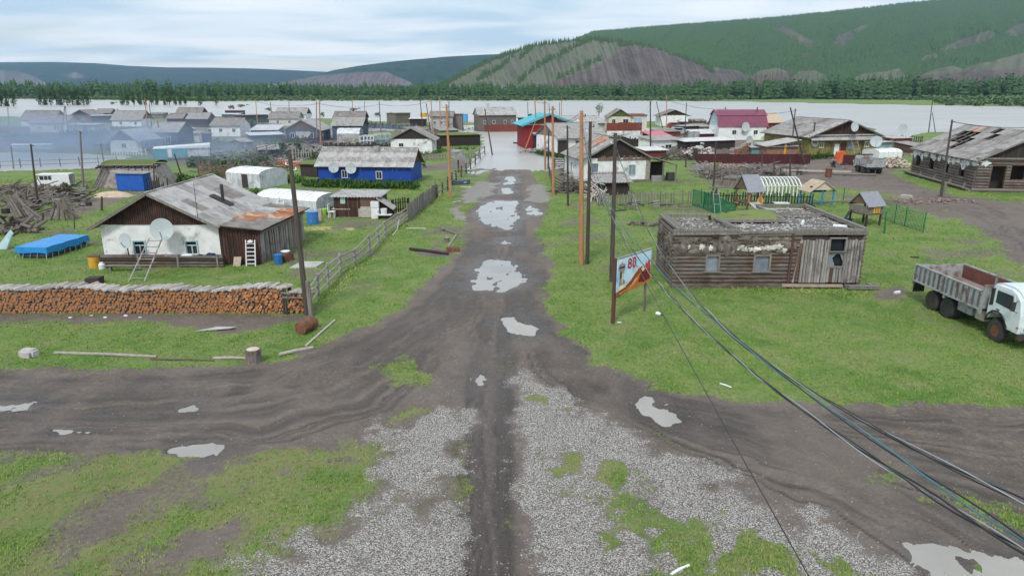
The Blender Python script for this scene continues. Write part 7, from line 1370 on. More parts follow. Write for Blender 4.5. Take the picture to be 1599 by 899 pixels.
def hall():
    A, B = (821, 232), (893, 231); e = house('crimson hall with turquoise edged gable standing beside the flooded street', A, B, 10, 193.5, 178.5, 'y', CRI, TRQ, BRR, over=1.0, gov=.8); L, he, hr = e['_L'], e['_he'], e['_hr']
    s = (hr - he) / (L / 2); z0 = he - s; m = MB(); m.beam((-1.0, -.86, z0 + .1), (L / 2, -.86, hr + .12), .06, .42); m.beam((L + 1.0, -.86, z0 + .1), (L / 2, -.86, hr + .12), .06, .42); m.build('turquoise_fascia', TRQ, e)
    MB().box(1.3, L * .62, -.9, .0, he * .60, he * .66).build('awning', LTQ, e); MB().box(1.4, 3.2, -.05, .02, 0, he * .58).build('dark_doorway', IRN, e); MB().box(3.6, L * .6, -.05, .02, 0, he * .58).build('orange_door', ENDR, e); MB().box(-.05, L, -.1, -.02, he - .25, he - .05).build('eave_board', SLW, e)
    tags_('heap of crates and white sacks in front of the crimson hall', G(850, 238), 4.5, 1.8, 1.2, 60, RUBL, (.1, .25), (.5, 1.2), 'crate_pile', 'crates', 30, .4)
hall()
weeds('weeds at the foot of the crimson hall', [(838, 240), (870, 246), (900, 244)], .8, 300)
house('long grey house with dark windows standing at the end of the flooded street', (748, 205), (806, 204), 6, 179, 168, 'x', PGR, SLW, GRYW, wins=w2(.15, .4, .7, .9)); panel_fence('brick red fence at the far end of the flooded street', [(757, 206), (820, 205.5)], 1.9, BRR, 3); house('small white shelter roof behind the brick red street fence', (787, 201), (807, 201), 4, 191, 185.5, 'x', WPT, WRF, cat='shelter', name='shelter'); house('dark low shed at the water between the brick red fence and hall', (808, 197), (824, 197), 4, 184, 0, 'f', WD, SLT2, cat='shed', name='shed')
tag(MB().tube((-.9, 0, 0), (.9, .1, 0), .28, .2, 7).build('floating_log', WD, loc=G(808, 224, -.05)), 'dark log floating on the flooded street', 'log')
e = house('cream house with an olive green gable behind a red balcony fence', (950, 207), (985, 207), 8, 182, 170.5, 'y', CRM, SLT2, GGB, over=.5, wins=[('f', .22, .72, .9, 1.0), ('f', .75, .72, 1.4, 1.0)]); house('glazed cream extension with a long brown roof beside the olive gabled house', (985.5, 207), (1009, 207), 7, 180, 0, 'f', CRM, BRR, cat='extension', wins=[('f', .4, .68, 2.3, 1.7, WPT, M('pale_blue_glass', (.35, .5, .6), rough=.2))], drop=.2)
panel_fence('faded red board fence in front of the cream house', [(947, 210), (1002, 210)], 3.0, BRR, 3); panel_fence('white low wall under the faded red board fence', [(947, 214), (1000, 213.5)], 1.4, WHP, 4, name='low_wall')
house('open carport with a dark gable and two vehicles by the river', (1031, 197), (1074, 197), 8, 180, 171.5, 'y', WHP, SLT2, WD, over=.9)
def parked(label, c, mat, rz=0, s=1.0):
    e = thing('parked_car', label, 'car', c, rz); e.scale = (s,) * 3; MB().prism([(0, 0, .35), (4.2, 0, .35), (4.2, 0, .95), (3.2, 0, 1.0), (2.6, 0, 1.55), (.6, 0, 1.6), (.05, 0, 1.0)], (0, 1.75, 0)).build('body', mat, e); MB().box(.8, 2.5, -.02, 1.77, 1.05, 1.45).build('window', GLS, e)
    for x in (.85, 3.3):
        for y in (.05, 1.7): MB().tube((x, y - .1, .33), (x, y + .1, .33), .33, n=12).build('wheel', TYR, e)
parked('dark brown car parked under the left half of the carport', G(1043, 201), BRR, s=1.1); parked('black car parked under the right half of the carport', G(1057, 200.5), IRN, s=1.2); parked('pale blue grey car parked behind the pink roofed shed', G(1047, 211), M('pale_blue_car', (.35, .42, .45)), s=1.2)
def gambrel():
    A, B = (1121, 219), (1195, 219); a, b = G(*A), G(*B); L = (b - a).length; e = thing('mansard_house', 'white house with a tall magenta mansard roof on the river bank', 'house', a, math.atan2(b.y - a.y, b.x - a.x)); he = zat(a.y, 196.5); D = 8; hm = zat(a.y + 1.4, 180); hr = zat(a.y + D / 2, 171.2)
    w = MB(); w.box(0, L, 0, .2, 0, he); w.box(0, .2, .2, D, 0, he); w.box(L - .2, L, .2, D, 0, he); w.box(.2, L - .2, D - .2, D, 0, he); w.build('wall', WHP, e)
    for x in (-.02, L - .08): MB().prism([(x, 0, he), (x, D, he), (x, D - 1.4, hm), (x, D / 2, hr), (x, 1.4, hm)], (.1, 0, 0)).build('gable', LTQ if x < 0 else WHP, e)
    for nm, q in (('lower_slope', ((-.4, -.3, he - .2), (L + .4, -.3, he - .2), (L + .2, 1.4, hm), (-.2, 1.4, hm))), ('upper_slope', ((-.5, 1.2, hm - .05), (L + .5, 1.2, hm - .05), (L + .5, D / 2, hr), (-.5, D / 2, hr))), ('upper_slope', ((L + .5, D - 1.2, hm - .05), (-.5, D - 1.2, hm - .05), (-.5, D / 2, hr), (L + .5, D / 2, hr))), ('lower_slope', ((L + .4, D + .3, he - .2), (-.4, D + .3, he - .2), (-.2, D - 1.4, hm), (L + .2, D - 1.4, hm)))): m = MB(); slab(m, *q, .06, .015, per=.3); m.build(nm, PNK, e)
    for u in (.33, .78): window(e, 'f', L, D, u, he * .55, .9, .9)
    MB().tube((L * .86, D / 2 - 1, hm), (L * .86, D / 2 - 1, hr + .6), .12, n=7).build('stove_pipe', IRN, e)
gambrel(); YM = G(1160, 219).y
dish('satellite dish on the white wall under the magenta roof', at(1164, 198.5, YM - .5), 1.1, R(20)); dish('satellite dish on a mast in front of the magenta roofed house', at(1170, 219, G(1170, 232).y), .85, R(20), stand=1.6)
house('small tan roofed house with red walls right of the magenta roof', (1197, 206), (1222, 205), 6, 190.5, 177, 'x', BRR, TAN, BRR)
house('small brick red shed with a bright white roof before the magenta house', (1090, 218), (1131, 217), 5, 209, 0, 'f', BRR, WRF, cat='shed', name='shed', drop=.7); house('long low open shed under a white roof behind the maroon fence', (1069, 236), (1147, 233), 4, 221, 0, 'f', WD, WRF, cat='shed', name='shed', drop=.3)
house('white cabin with a grey roof left of the long white roofed shed', (1020, 236), (1066, 234), 5, 219.5, 0, 'f', WHT, SLT, cat='cabin', name='cabin', wins=[('f', .5, .4, 1.4, .7), ('f', .8, .4, .5, .6)], drop=.5); house('small shed with a pale pink roof behind the white cabin', (1019, 222), (1046, 221), 4, 213, 0, 'f', BRD, PNK2, cat='shed', name='shed', drop=.9); house('dark plank shed with a pale edge above the white roofs', (1070, 208), (1090, 207), 4, 197, 0, 'f', WD, SLW, cat='shed', name='shed'); house('low brown roofed shed right behind the white rusty roofed house', (1008, 246), (1040, 245), 3.5, 235, 0, 'f', BRR, WRF, cat='shed', name='shed', drop=.3)
barrel('left grey barrel beside the bright white shed roof', G(1079, 218), .85, 1.8, MTG, rim=MTG); barrel('right grey barrel beside the bright white shed roof', G(1086, 218), .85, 1.8, BED, rim=MTG)
panel_fence('dark maroon metal fence around the yard before the magenta house', [(1073, 231), (1090, 256), (1265, 257)], 1.55, BRD); ends_pile('tidy stack of orange logs behind the maroon fence', (1146, 246), (1172, 245), 224, ENDR, 4); tags_('heap of pale boards and hay on the maroon fence corner', G(1093, 243), 2.8, 2.5, 2.4, 90, RUBL, (.1, .3), (.4, 1.2), 'board_heap', 'boards', 31, .6)
house('tiny teal shed with a pale roof behind the maroon fence', (1173, 246), (1189, 246), 3, 230, 0, 'f', M('teal_wall', (.14, .28, .26)), SLW, cat='shed', name='shed', drop=.3); e = house('brick coloured lean-to with a slanted pale roof behind the maroon fence', (1196, 248), (1244, 247), 4, 229, 0, 'f', BRK, SLW, cat='shed', name='lean_to', drop=.4)
m = MB(); L_, h_ = e['_L'], e['_he']; slab(m, (-.4, -.5, h_ + .1), (L_ + .3, -.5, h_ + 1.1), (L_ + .3, 4, h_ + 1.2), (-.4, 4, h_ + .2), .08, .02); m.build('slanted_roof', SLW, e); MB().box(L_ * .55, L_ * .6, -.2, 0, 0, h_ + .6).build('orange_post', YEL, e)
def olive():
    A, B = (1262, 245), (1367, 242.5); D = 14; e = house('big olive boarded house with a broad grey roof and dark red gable', A, B, D, 212, 187.5, 'y', YG, SLT2, WB, noroof=True, over=.8, wins=[('f', .17, .56, .7, .8), ('f', .84, .56, .7, .8), ('l', .3, .5, .9, 1.1), ('l', .6, .5, .9, 1.1)]); L, he, hr = e['_L'], e['_he'], e['_hr']; s = (hr - he) / (L / 2); o_ = .8; z0 = he - s * o_; xm = L / 2
    m = MB(); slab(m, (-o_, D + .4, z0), (-o_, -.7, z0), (xm, -.7, hr), (xm, D + .4, hr), .08); slab(m, (L + o_, -.7, z0), (L + o_, D + .4, z0), (xm, D + .4, hr), (xm, -.7, hr), .08); ro = m.build('roof', WG, e); sheets(ro, (-o_, D + .45, z0 + .04), (-o_, -.75, z0 + .04), (xm, -.75, hr + .05), (xm, D + .45, hr + .05), 9, 3, SLT, seed=14, mats={(3, 1): SLT2, (5, 2): SLT2, (7, 0): SLT2, (8, 2): SLW, (8, 1): SLW, (8, 0): SLW}); sheets(ro, (L + o_, -.75, z0 + .04), (L + o_, D + .45, z0 + .04), (xm, D + .45, hr + .05), (xm, -.75, hr + .05), 9, 3, SLT, seed=15)
    bb = MB(); bb.beam((-o_, -.75, z0), (xm, -.75, hr), .06, .2); bb.beam((L + o_, -.75, z0), (xm, -.75, hr), .06, .2); bb.build('barge_board', WG, e); boards(e, 'gable_board', (.1, -.06), (L - .1, -.06), he + .1, lambda u: he + .1 + (hr - he) * (1 - abs(2 * u - 1)) - .1, .28, WB, seed=5, single=True); MB().box(-.4, L + .5, -.35, -.05, he - .05, he + .16).build('tie_beam', SLW, e); m = MB(); slab(m, (-.3, -1.0, he - .75), (L + .3, -1.0, he - .75), (L + .3, 0, he - .15), (-.3, 0, he - .15), .06, .015); m.build('eave_canopy', SLW, e)
    boards(e, 'wall_board', (0, -.05), (L * .36, -.05), .1, lambda u: he - .8, .24, YG, seed=6, single=True); boards(e, 'wall_board', (L * .74, -.05), (L, -.05), .1, lambda u: he - .8, .24, YG, seed=7, single=True); door(e, 'f', L, D, .40, 1.0, 2.1, WPT); MB().box(L * .46, L * .54, -.06, 0, 0, 2.5).build('dark_panel', BRD, e); MB().box(L * .56, L * .66, -.08, 0, 1.2, 2.4).build('glazed_panel', GLB, e)
    for u in (.17, .84): window(e, 'f', L, D, u, he * .55, .75, .8, WPT, GLS, th=.14)
    MB().tube((L * .12, 1.5, he), (L * .12, 1.5, he + 2.2), .12, n=8).build('stove_pipe', IRN, e)
olive(); YO = G(1310, 244).y
dish('satellite dish on the dark red gable of the big olive house', at(1334, 198, YO - 1.0), .85, R(20)); dish('satellite dish on a wooden stand left of the big olive house', at(1272, 222, G(1270, 244).y - 1), .80, R(15), stand=2.6, mast=WLT); dish('satellite dish at the right corner of the big olive house', at(1368, 221, YO - 1.5), .95, R(-20), stand=1.5); dish('large grey blue dish on a mast behind the white greenhouse by the river', at(1410, 202, G(1410, 217).y), 1.2, R(-60), stand=2.2)
ladder('grey wooden ladder leaning on the canopy of the big olive house', tuple(G(1341, 246)), tuple(at(1332, 211, YO - 1.2)), 1.1, 7, SLW)
greenhouse('low white greenhouse behind the firewood heap on the right', (1372, 247), (1408, 246), 4, 232, FILMW, FILMW, n=5); house('brown boarded shed behind the low white greenhouse', (1393, 227), (1422, 226), 5, 216, 0, 'f', BRR, SLW, cat='shed', name='shed', drop=.2); pickets('dark picket fence on the river bank right of the olive house', (1370, 222), (1440, 222), 1.3, WD, sp=.5, w=.2); house('pale blue plank shed by the dish on the river bank', (1375, 236), (1392, 235), 3, 222, 0, 'f', LTQ, SLW, cat='shed', name='shed')
panel_fence('short dark maroon fence in front of the big olive house', [(1316, 258), (1358, 259)], 1.6, BRD); tag(MB().box(-.7, .7, -.2, .5, 0, 1.7).jit(.15).build('sack_heap', ORG, loc=G(1311, 254)), 'bright orange sacks hung at the left end of the short maroon fence', 'sacks'); tag(MB().hexa([(-.6, -.2, 0), (.7, -.2, 0), (.7, .3, 0), (-.6, .3, 0)], [(-.9, 0, 1.1), (.2, 0, 1.3), (.2, .3, 1.3), (-.9, .3, 1.1)]).build('white_sheet', WPT, loc=G(1341, 262)), 'white sheet of metal leaning against the short maroon fence', 'sheet')
tags_('loose heap of pale chopped firewood beside the grey trailer', G(1394, 262), 2.6, 1.4, 2.1, 130, WLT, (.1, .17), (.35, .6), 'firewood_pile', 'firewood', 33, .8)
def trailer():
    c = G(1366, 273); e = thing('tipping_trailer', 'grey tipping trailer seen from behind in front of the firewood heap', 'trailer', c, R(-4)); b = MB(); b.box(-1.25, 1.25, 0, .06, 1.0, 2.0); b.box(-1.25, -1.19, .06, 4.2, 1.0, 2.0); b.box(1.19, 1.25, .06, 4.2, 1.0, 2.0); b.box(-1.19, 1.19, 4.14, 4.2, 1.0, 2.3); b.box(-1.19, 1.19, .06, 4.14, 1.0, 1.08); b.build('bed', BED, e)
    for x in (-1.2, -.6, 0, .6, 1.2): MB().box(x - .04, x + .04, -.05, 0, .95, 2.05).build('rib', BED, e)
    MB().box(-1.0, 1.0, .2, 4, .7, .95).build('chassis', IRN, e); MB().tube((-1, 1.2, .5), (1, 1.2, .5), .08, n=8).build('axle', IRN, e)
    for x in (-1.0, 1.0):
        for y in (1.2, 3.2): MB().tube((x - .2, y, .5), (x + .2, y, .5), .5, n=18).build('wheel', TYR, e)
    MB().box(-1.2, 1.2, 4.2, 4.5, 1.0, 2.45).build('headboard', WD, e)
trailer()
e = thing('motorcycle', 'small motorcycle seen from behind left of the orange sacks', 'motorcycle', G(1303, 262), R(80))
for x in (0, 1.35): MB().lathe([(.22, -.05), (.32, -.05), (.34, 0), (.32, .05), (.22, .05)], 18).xf(Matrix.Rotation(R(90), 4, 'X')).build('wheel', TYR, e, loc=(x, 0, .34))
MB().tube((0, 0, .34), (.5, 0, .6), .06, n=6).tube((1.35, 0, .34), (1.05, 0, 1.0), .05, n=6).box(.3, .9, -.14, .14, .35, .75).build('frame', IRN, e); MB().box(-.1, .6, -.15, .15, .78, .9).build('seat', WD, e); MB().lathe([(.001, 0), (.14, .05), (.16, .15), (.1, .25), (.001, .27)], 10, (.8, 0, .75)).build('fuel_tank', BLU, e); MB().tube((1.0, -.4, 1.08), (1.0, .4, 1.08), .03, n=6).build('handlebar', MTG, e)
barrel('rusty barrel standing in the muddy yard before the big olive house', G(1293, 277), .42, 1.15, RUS, rim=RUS, open_=True)
tag(MB().tube((0, 0, .25), (9, -1.2, .22), .24, .2, 8).build('lying_log', M('pinkish_log', (.38, .31, .28), (.26, .2, .18), sc=(1, 6, 6)), loc=G(1222, 270)), 'long pale log lying in the mud left of the rusty barrel', 'log'); tag(MB().tube((0, 0, .2), (5.5, -.8, .18), .2, .15, 8).build('lying_log', WG, loc=G(1300, 274)), 'grey log lying in the mud right of the rusty barrel', 'log')
tags_('rubble and stones on the grass before the muddy track', G(1415, 316), 8, 1.6, .35, 120, M('reddish_rubble', (.40, .30, .26), (.25, .18, .15), rnd=.3), (.06, .16), (.15, .45), 'rubble', 'rubble', 35, .2); rock('pale boulder on top of the rubble before the muddy track', G(1415, 311), 1.2, .7, .5, RUBL, 'boulder', 'stone', 2)
def ruin():
    A, B = (1519, 298.5), (1694, 301); D = 16.5; a, b = G(*A), G(*B); L = (b - a).length; he = zat(a.y, 248); hr = zat(a.y - .5, 207); e = thing('ruined_building', 'long ruined log building with peeling whitewash and holes in its grey roof', 'building', a, math.atan2(b.y - a.y, b.x - a.x) - R(1.0)); r = random.Random(6)
    ws = [('l', 1.5 + 3.9 * k) for k in range(4)]; n = 11; lr = he / n; z0_, z1_ = 1.25, 2.85
    def lw(p, q, holes, nm='log'):
        p, q = Vector(p), Vector(q); Lq = (q - p).length; d = (q - p) / Lq
        for k in range(n):
            z = lr * (k + .5); seg = [(0, Lq)]
            for h0, h1, za, zb in holes:
                if za < z < zb: seg = [s for u, v in seg for s in (((u, h0), (h1, v)) if u < h0 and v > h1 else ((u, v),))]
            for u, v in seg: MB().tube(p + d * u + Vector((0, 0, z)), p + d * v + Vector((0, 0, z)), lr * .54, n=7).build(nm, r.choice((WGL, WGL, PGR)), e)
    dw = (L * .13, L * .13 + 1.5); wi = [(L * .30, L * .30 + 1.5), (L * .55, L * .55 + 1.5)]
    lw((0, 0, 0), (L, 0, 0), [(dw[0], dw[1], .1, 2.9)] + [(u, v, 1.4, 3.0) for u, v in wi]); lo = [(D - 1.2 - 3.9 * k - 1.3, D - 1.2 - 3.9 * k, z0_, z1_) for k in range(4)]; lo = sorted((u, v, za, zb) for u, v, za, zb in lo); lw((0, 0, 0), (0, D, 0), lo); lw((L, 0, 0), (L, D, 0), []); MB().box(0, L, D - .2, D, 0, he).build('back_wall', PGR, e); MB().prism([(.1, D - .2, he), (L - .1, D - .2, he), (L / 2, D - .2, hr - .1)], (0, .1, 0)).build('back_gable', WD, e)
    MB().box(.5, L - .5, 1.6, 1.7, 0, he).box(1.6, 1.7, 1.7, D - .5, 0, he).box(.3, L - .3, .3, D - .3, he - .1, he).build('inner_wall', WD, e)
    for u, v, za, zb in lo: m = MB(); m.box(-.14, .05, u - .1, u, za, zb); m.box(-.14, .05, v, v + .1, za, zb); m.box(-.16, .05, u, v, zb, zb + .1); m.box(-.18, .05, u, v, za - .1, za); m.build('window', WG, e)
    for u, v in wi + [dw]: m = MB(); zb = 3.0 if (u, v) != dw else 2.9; za = 1.4 if (u, v) != dw else .1; m.box(u - .12, u, -.16, .05, za, zb); m.box(v, v + .12, -.16, .05, za, zb); m.box(u, v, -.16, .05, zb, zb + .12); m.box(u, v, -.16, .05, za - .1, za); m.build('door_frame' if (u, v) == dw else 'window', WBR, e)
    def patch(c, w_, h_, ax, seed):
        rr = random.Random(seed); pts = [(w_ / 2 * rr.uniform(.4, 1.25) * math.cos(6.283 * i / 26), h_ / 2 * rr.uniform(.35, 1.25) * math.sin(6.283 * i / 26)) for i in range(26)]; P_ = [(c[0] + p, -.22, c[2] + q) for p, q in pts] if ax == 'x' else [(-.22, c[1] + p, c[2] + q) for p, q in pts]; m = MB(); m.prism(P_, (0, .1, 0) if ax == 'x' else (.1, 0, 0)); m.build('whitewash_patch', WHP, e)
    for k in range(14): patch((0, .5 + D * .93 * k / 13 + r.uniform(-.3, .3), he - .55 - .25 * (k % 3) * r.random()), r.uniform(.9, 1.6), r.uniform(.6, 1.3), 'y', k)
    for k, x in enumerate((.6, L * .47, L * .72, L * .9)): patch((x, 0, he - .5), 1.3, .9, 'x', k + 20)
    for y in (.6, 4, 8, 12): MB().tube((-.9, y, -.1), (-.7, y, .9), .12, n=7).build('prop', PGR, e)
    for k in range(3): MB().tube((-.6 - .2 * k, -.5 + .3 * k, .15 + .12 * k), (-.5 - .15 * k, D + .5, .2 + .1 * k), .15, n=7).build('plinth_log', PGR, e)
    MB().tube((-.5, -.55, .22), (L + .5, -.5, .2), .2, n=8).build('plinth_log', PGR, e)
    xm = L / 2; s = (hr - he) / xm; o_ = .55; z0 = he - s * o_; ro = MB()
    for k in range(13): y = -.4 + (D + .9) * k / 12; ro.beam((-o_, y, z0 - .08), (xm, y, hr - .08), .1, .12); ro.beam((L + o_, y, z0 - .08), (xm, y, hr - .08), .1, .12)
    for k in range(7): t = k / 6; ro.beam((-o_ + (xm + o_) * t, -.5, z0 + (hr - z0) * t - .02), (-o_ + (xm + o_) * t, D + .5, z0 + (hr - z0) * t - .02), .1, .05)
    ro = ro.build('roof_frame', WG, e); sk = {(9 - i, j) for i, j in ((4, 2), (3, 2), (5, 2), (3, 3), (2, 3), (4, 3), (2, 2))} ; sk = {(4, 2), (5, 2), (3, 2), (4, 3), (3, 3), (2, 3), (5, 1)}
    q = {(i, j): (SLT2 if (i * 7 + j * 3) % 5 == 0 else SLT) for i in range(12) for j in range(5)}; q[(3, 4)] = RST
    sheets(ro, (-o_, D + .5, z0 + .06), (-o_, -.6, z0 + .06), (xm, -.6, hr + .06), (xm, D + .5, hr + .06), 12, 5, SLT, mats=q, skip=sk | {(7, 3), (6, 4)}, seed=21, wave=.015, per=.3); m = MB(); slab(m, (L + o_, -.6, z0 + .05), (L + o_, D + .5, z0 + .05), (xm, D + .5, hr + .06), (xm, -.6, hr + .06), .05, .015, per=.4); m.build('far_slope', SLT, ro)
    boards(e, 'gable_board', (.2, -.08), (L - .2, -.08), he + .15, lambda u: he + (hr - he) * (1 - abs(2 * u - 1)) - .12, .3, WD, seed=31, single=True); MB().box(-.3, L + .3, -.45, -.1, he - .02, he + .16).build('tie_beam', WG, e); MB().box(xm * .78, xm * .78 + .12, -.16, -.09, he, he + (hr - he) * .75).box(xm * .84, xm * .84 + .12, -.16, -.09, he, he + (hr - he) * .8).build('gable_post', WG, e)
    bb = MB(); bb.beam((-o_, -.62, z0), (xm, -.62, hr), .06, .18); bb.beam((L + o_, -.62, z0), (xm, -.62, hr), .06, .18); bb.build('barge_board', WG, e)
ruin()
def net_fence(label, posts, h, mat=GRN, spacing=.12, name='net_fence', top=True, r=.045):
    P_ = [G(*p) for p in posts]; o = P_[0]; e = thing(name, label, 'fence', o)
    for p in P_: q = p - o; MB().tube(q, q + Vector((0, 0, h)), r, n=7).build('post', mat, e)
    for i in range(len(P_) - 1):
        a, b = P_[i] - o, P_[i + 1] - o; L = (b - a).length; m = MB(); d = (b - a) / L; n = int(L / spacing)
        for k in range(n): p = a + d * (k * spacing); m.beam(p + Vector((0, 0, .05)), p + Vector((0, 0, h * .95)), .018, .018)
        for k in range(int(h / spacing)): z = .08 + k * spacing; m.beam(a + Vector((0, 0, z)), b + Vector((0, 0, z)), .018, .018)
        m.build('net', mat, e, stuff=True)
        if top: MB().beam(a + Vector((0, 0, h * .97)), b + Vector((0, 0, h * .97)), .05, .05).build('top_rail', mat, e)
    return e
net_fence('dense green net fence panel at the left of the playground', [(1081, 322), (1098, 327), (1117, 335), (1146, 350)], 1.75, spacing=.085)
net_fence('green net fence with thin posts at the right of the playground', [(1375, 341), (1396, 349), (1412, 354), (1441, 364)], 1.75, spacing=.2, top=False, r=.05); pole((1384, 330), (1381, 365), .08, GRN, 'thick green post standing alone before the right playground fence', 0, name='post'); pole((1319, 293), (1316, 320), .06, GRN, 'green post behind the wooden play hut', 0, name='post'); pole((1095, 294), (1096, 318), .06, GRN, 'green post behind the dense green net panel', 0, name='post')
pickets('dark green picket fence behind the play tower', (1100, 321), (1268, 324), 1.35, M('dark_green_pickets', (.03, .055, .04), (.02, .035, .025)), sp=.28, w=.14, single=True)
def tower(label, c, w, d, hp, he_, hr_, mat, roof, rot=0, legs=None, slide=None, gm=None, name='play_tower'):
    e = thing(name, label, 'play tower', c, rot); lm = legs or mat
    for x in (0, w):
        for y in (0, d): MB().box(x - .06, x + .06, y - .06, y + .06, 0, he_).build('leg', lm, e)
    if hp: MB().box(-.1, w + .1, -.1, d + .1, hp - .1, hp).build('platform', mat, e)
    xm = w / 2; ov = .3
    for s in (0, 1):
        m = MB(); a = [(-ov if s == 0 else w + ov, -.25, he_ - .18), (-ov if s == 0 else w + ov, d + .25, he_ - .18), (xm, d + .25, hr_), (xm, -.25, hr_)]; slab(m, *a, .05); o = m.build('roof_slope', roof, e)
    for y in (-.1, d + .1): MB().prism([(-.1, y, he_), (w + .1, y, he_), (xm, y, hr_ - .06)], (0, .05, 0)).build('gable', gm or mat, e)
    return e
c = G(1147, 333); e = tower('grey roofed play tower with a broad slide and yellow steps behind the log building', c, 1.8, 1.35, 1.25, zat(c.y, 293), zat(c.y, 271), WBR, M('grey_painted_boards', (.27, .28, .31), (.20, .21, .24), sc=(6, 1, 1)), R(-72), legs=WBR)
MB().prism([(1.8, .1, 1.25), (1.8, 1.25, 1.25), (4.6, 1.3, .2), (4.6, .05, .2)], (0, 0, .06)).build('slide', CON, e); MB().box(1.85, 1.92, -.05, .15, 1.25, 2.3).box(1.85, 1.92, 1.2, 1.4, 1.25, 2.3).build('side_panel', ENDR, e)
for x in (-.0, .75): MB().beam((x, -1.0, .0), (x, -.05, 1.3), .1, .05).build('step_stile', WD, e)
for i in range(4): MB().box(0, .75, -.95 + .24 * i, -.78 + .24 * i, .22 + .28 * i, .27 + .28 * i).build('step', YEL, e)
def swing():
    a, b = G(1108, 330), G(1150, 331); h = zat(a.y, 293); e = thing('swing_frame', 'grey swing frame with a long top beam left of the play tower', 'swing', a); L = (b - a).length; MB().beam((-.2, 0, h), (L, 0, h), .1, .1).build('top_beam', PGR, e); t = MB()
    for s in (-1, 1): MB().beam((.5, s * .9, 0), (.5, 0, h), .1, .1).build('leg', PDK, e)
    for x in (1.6, 2.3): MB().tube((x, 0, .6), (x, 0, h), .02, n=5).build('chain', IRN, e)
    MB().box(1.5, 2.4, -.12, .12, .55, .6).build('seat', WPT, e)
swing()
logs('long pale pole leaning on the ground beside the slide', (1147, 345), (1175, 334), .07, BARK, 'leaning_pole', 'pole')
ladder('thin whitish frame ladder left of the play tower', tuple(G(1122, 344)), tuple(at(1118, 297, G(1122, 344).y + .6)), .6, 3, MTG, .03)
def hoops():
    a, b = G(1186, 308), G(1252, 309); L = (b - a).length; e = thing('hoop_frame', 'bare white painted hoop frame of a greenhouse behind the green pickets', 'greenhouse', a); h = zat(a.y + 1.5, 277); D = 4
    for i in range(12):
        x = L * i / 11; m = MB(); pts = [Vector((x, 0, 0)), Vector((x, .05, h * .62)), Vector((x, D * .25, h * .92)), Vector((x, D * .5, h)), Vector((x, D * .75, h * .92)), Vector((x, D, h * .62)), Vector((x, D, 0))]
        for j in range(6): m.beam(pts[j], pts[j + 1], .10, .10, (1, 0, 0))
        m.build('hoop', WPT, e)
    for z, y in ((h, D / 2), (h * .62, 0)): MB().beam((0, y, z), (L, y, z), .06, .06).build('purlin', WPT, e)
hoops()
e = tower('light blue framed play pavilion with a tan gable roof', G(1264, 323), 2.5, 1.8, 0.0, zat(G(1264, 323).y, 297), zat(G(1264, 323).y, 283), M('sky_blue_paint', (.05, .30, .52), (.04, .24, .42)), TAN, R(10), gm=WLT); 
for x in (.0, 1.25, 2.5): MB().box(x - .04, x + .04, -.04, .04, .1, 1.6).build('bar', M('sky_blue_paint', (0, 0, 0)), e)
MB().box(.2, 1.9, .4, .6, 1.4, 2.0).build('dark_seat', NVG, e); MB().box(-.05, 2.65, -.05, .05, .5, .56).build('bar', M('sky_blue_paint', (0, 0, 0)), e)
e = tower('weathered wooden play hut with a yellow panel on stilts', G(1326, 349), 1.7, 1.6, 1.1, zat(G(1326, 349).y, 315), zat(G(1326, 349).y, 298), WBR, M('grey_painted_boards', (0, 0, 0)), R(-68), legs=WD, name='play_hut')
MB().box(-.1, 1.8, -.15, -.08, 1.1, 1.75).box(1.72, 1.8, -.1, 1.7, 1.1, 1.75).build('side_wall', PGR, e); MB().box(1.82, 1.86, .5, 1.25, 1.15, 1.8).build('yellow_panel', YEL, e)
for y in (.68, .87, 1.06): MB().box(1.86, 1.88, y, y + .05, 1.2, 1.75).build('panel_bar', ENDR, e)
MB().beam((-.2, 1.8, 0), (.4, 2.5, 1.9), .12, .1).build('brace', PGR, e); MB().beam((-.2, -.6, .1), (.1, -.1, 1.3), .5, .05).build('small_slide', IRN, e)
tag(MB().box(-.9, .9, -.35, .35, 0, .3).build('sandpit', GRN, loc=G(1312, 345)), 'low green box on the grass at the left foot of the play hut', 'box')
tag(MB().hexa([(-.55, -.3, 0), (.55, -.3, 0), (.55, .3, 0), (-.55, .3, 0)], [(-.75, -.4, .5), (.75, -.4, .5), (.75, .4, .5), (-.75, .4, .5)]).build('bath_tub', WPT, loc=G(1219, 324)), 'white bath tub on the grass before the dark green pickets', 'bath tub'); tag(MB().prism([(-.3, 0, 0), (.3, 0, 0), (.35, 0, .7), (0, 0, 1.2), (-.3, 0, .7)], (0, .06, 0)).build('yellow_figure', YEL, loc=G(1186, 323)), 'small yellow wooden cut-out beside the dark green pickets', 'cut-out')
fence('white low rail behind the roof of the log building', [(1184, 330), (1230, 330), (1273, 330)], .35, WPT, 1, rp=.05); logs('grey beam between the blue pavilion and the play hut', (1290, 331), (1325, 330), .08, WG, 'beam', 'beam', z=1.0)
tags_('jumble of grey boards and scrap left of the white hoop frame', G(1160, 278), 5.5, 2.2, 1.6, 130, PGR, (.04, .1), (.8, 3), 'board_heap', 'boards', 40, .5); tags_('heap of fresh pinkish planks in front of the maroon fence', G(1128, 262), 3.5, 1.4, .8, 50, M('pink_planks', (.50, .36, .30), (.36, .26, .22), rnd=.3), (.05, .1), (1.5, 3.2), 'plank_heap', 'boards', 41, .1, dirn=.1); tags_('low row of grey planks and poles before the muddy yard', G(1185, 272), 7, 1.2, .6, 60, WG, (.04, .08), (1.5, 3.5), 'plank_heap', 'boards', 42, .1, dirn=0)
pickets('short grey board fence on the grass before the plank heap', (1078, 268), (1113, 268), 1.0, SLT, sp=.26, w=.24); framebox('open grey timber frame between the plank heap and the play tower', (1126, 289), (1150, 291), 3, 266, PGR, 2, PGR, 'timber_pen')
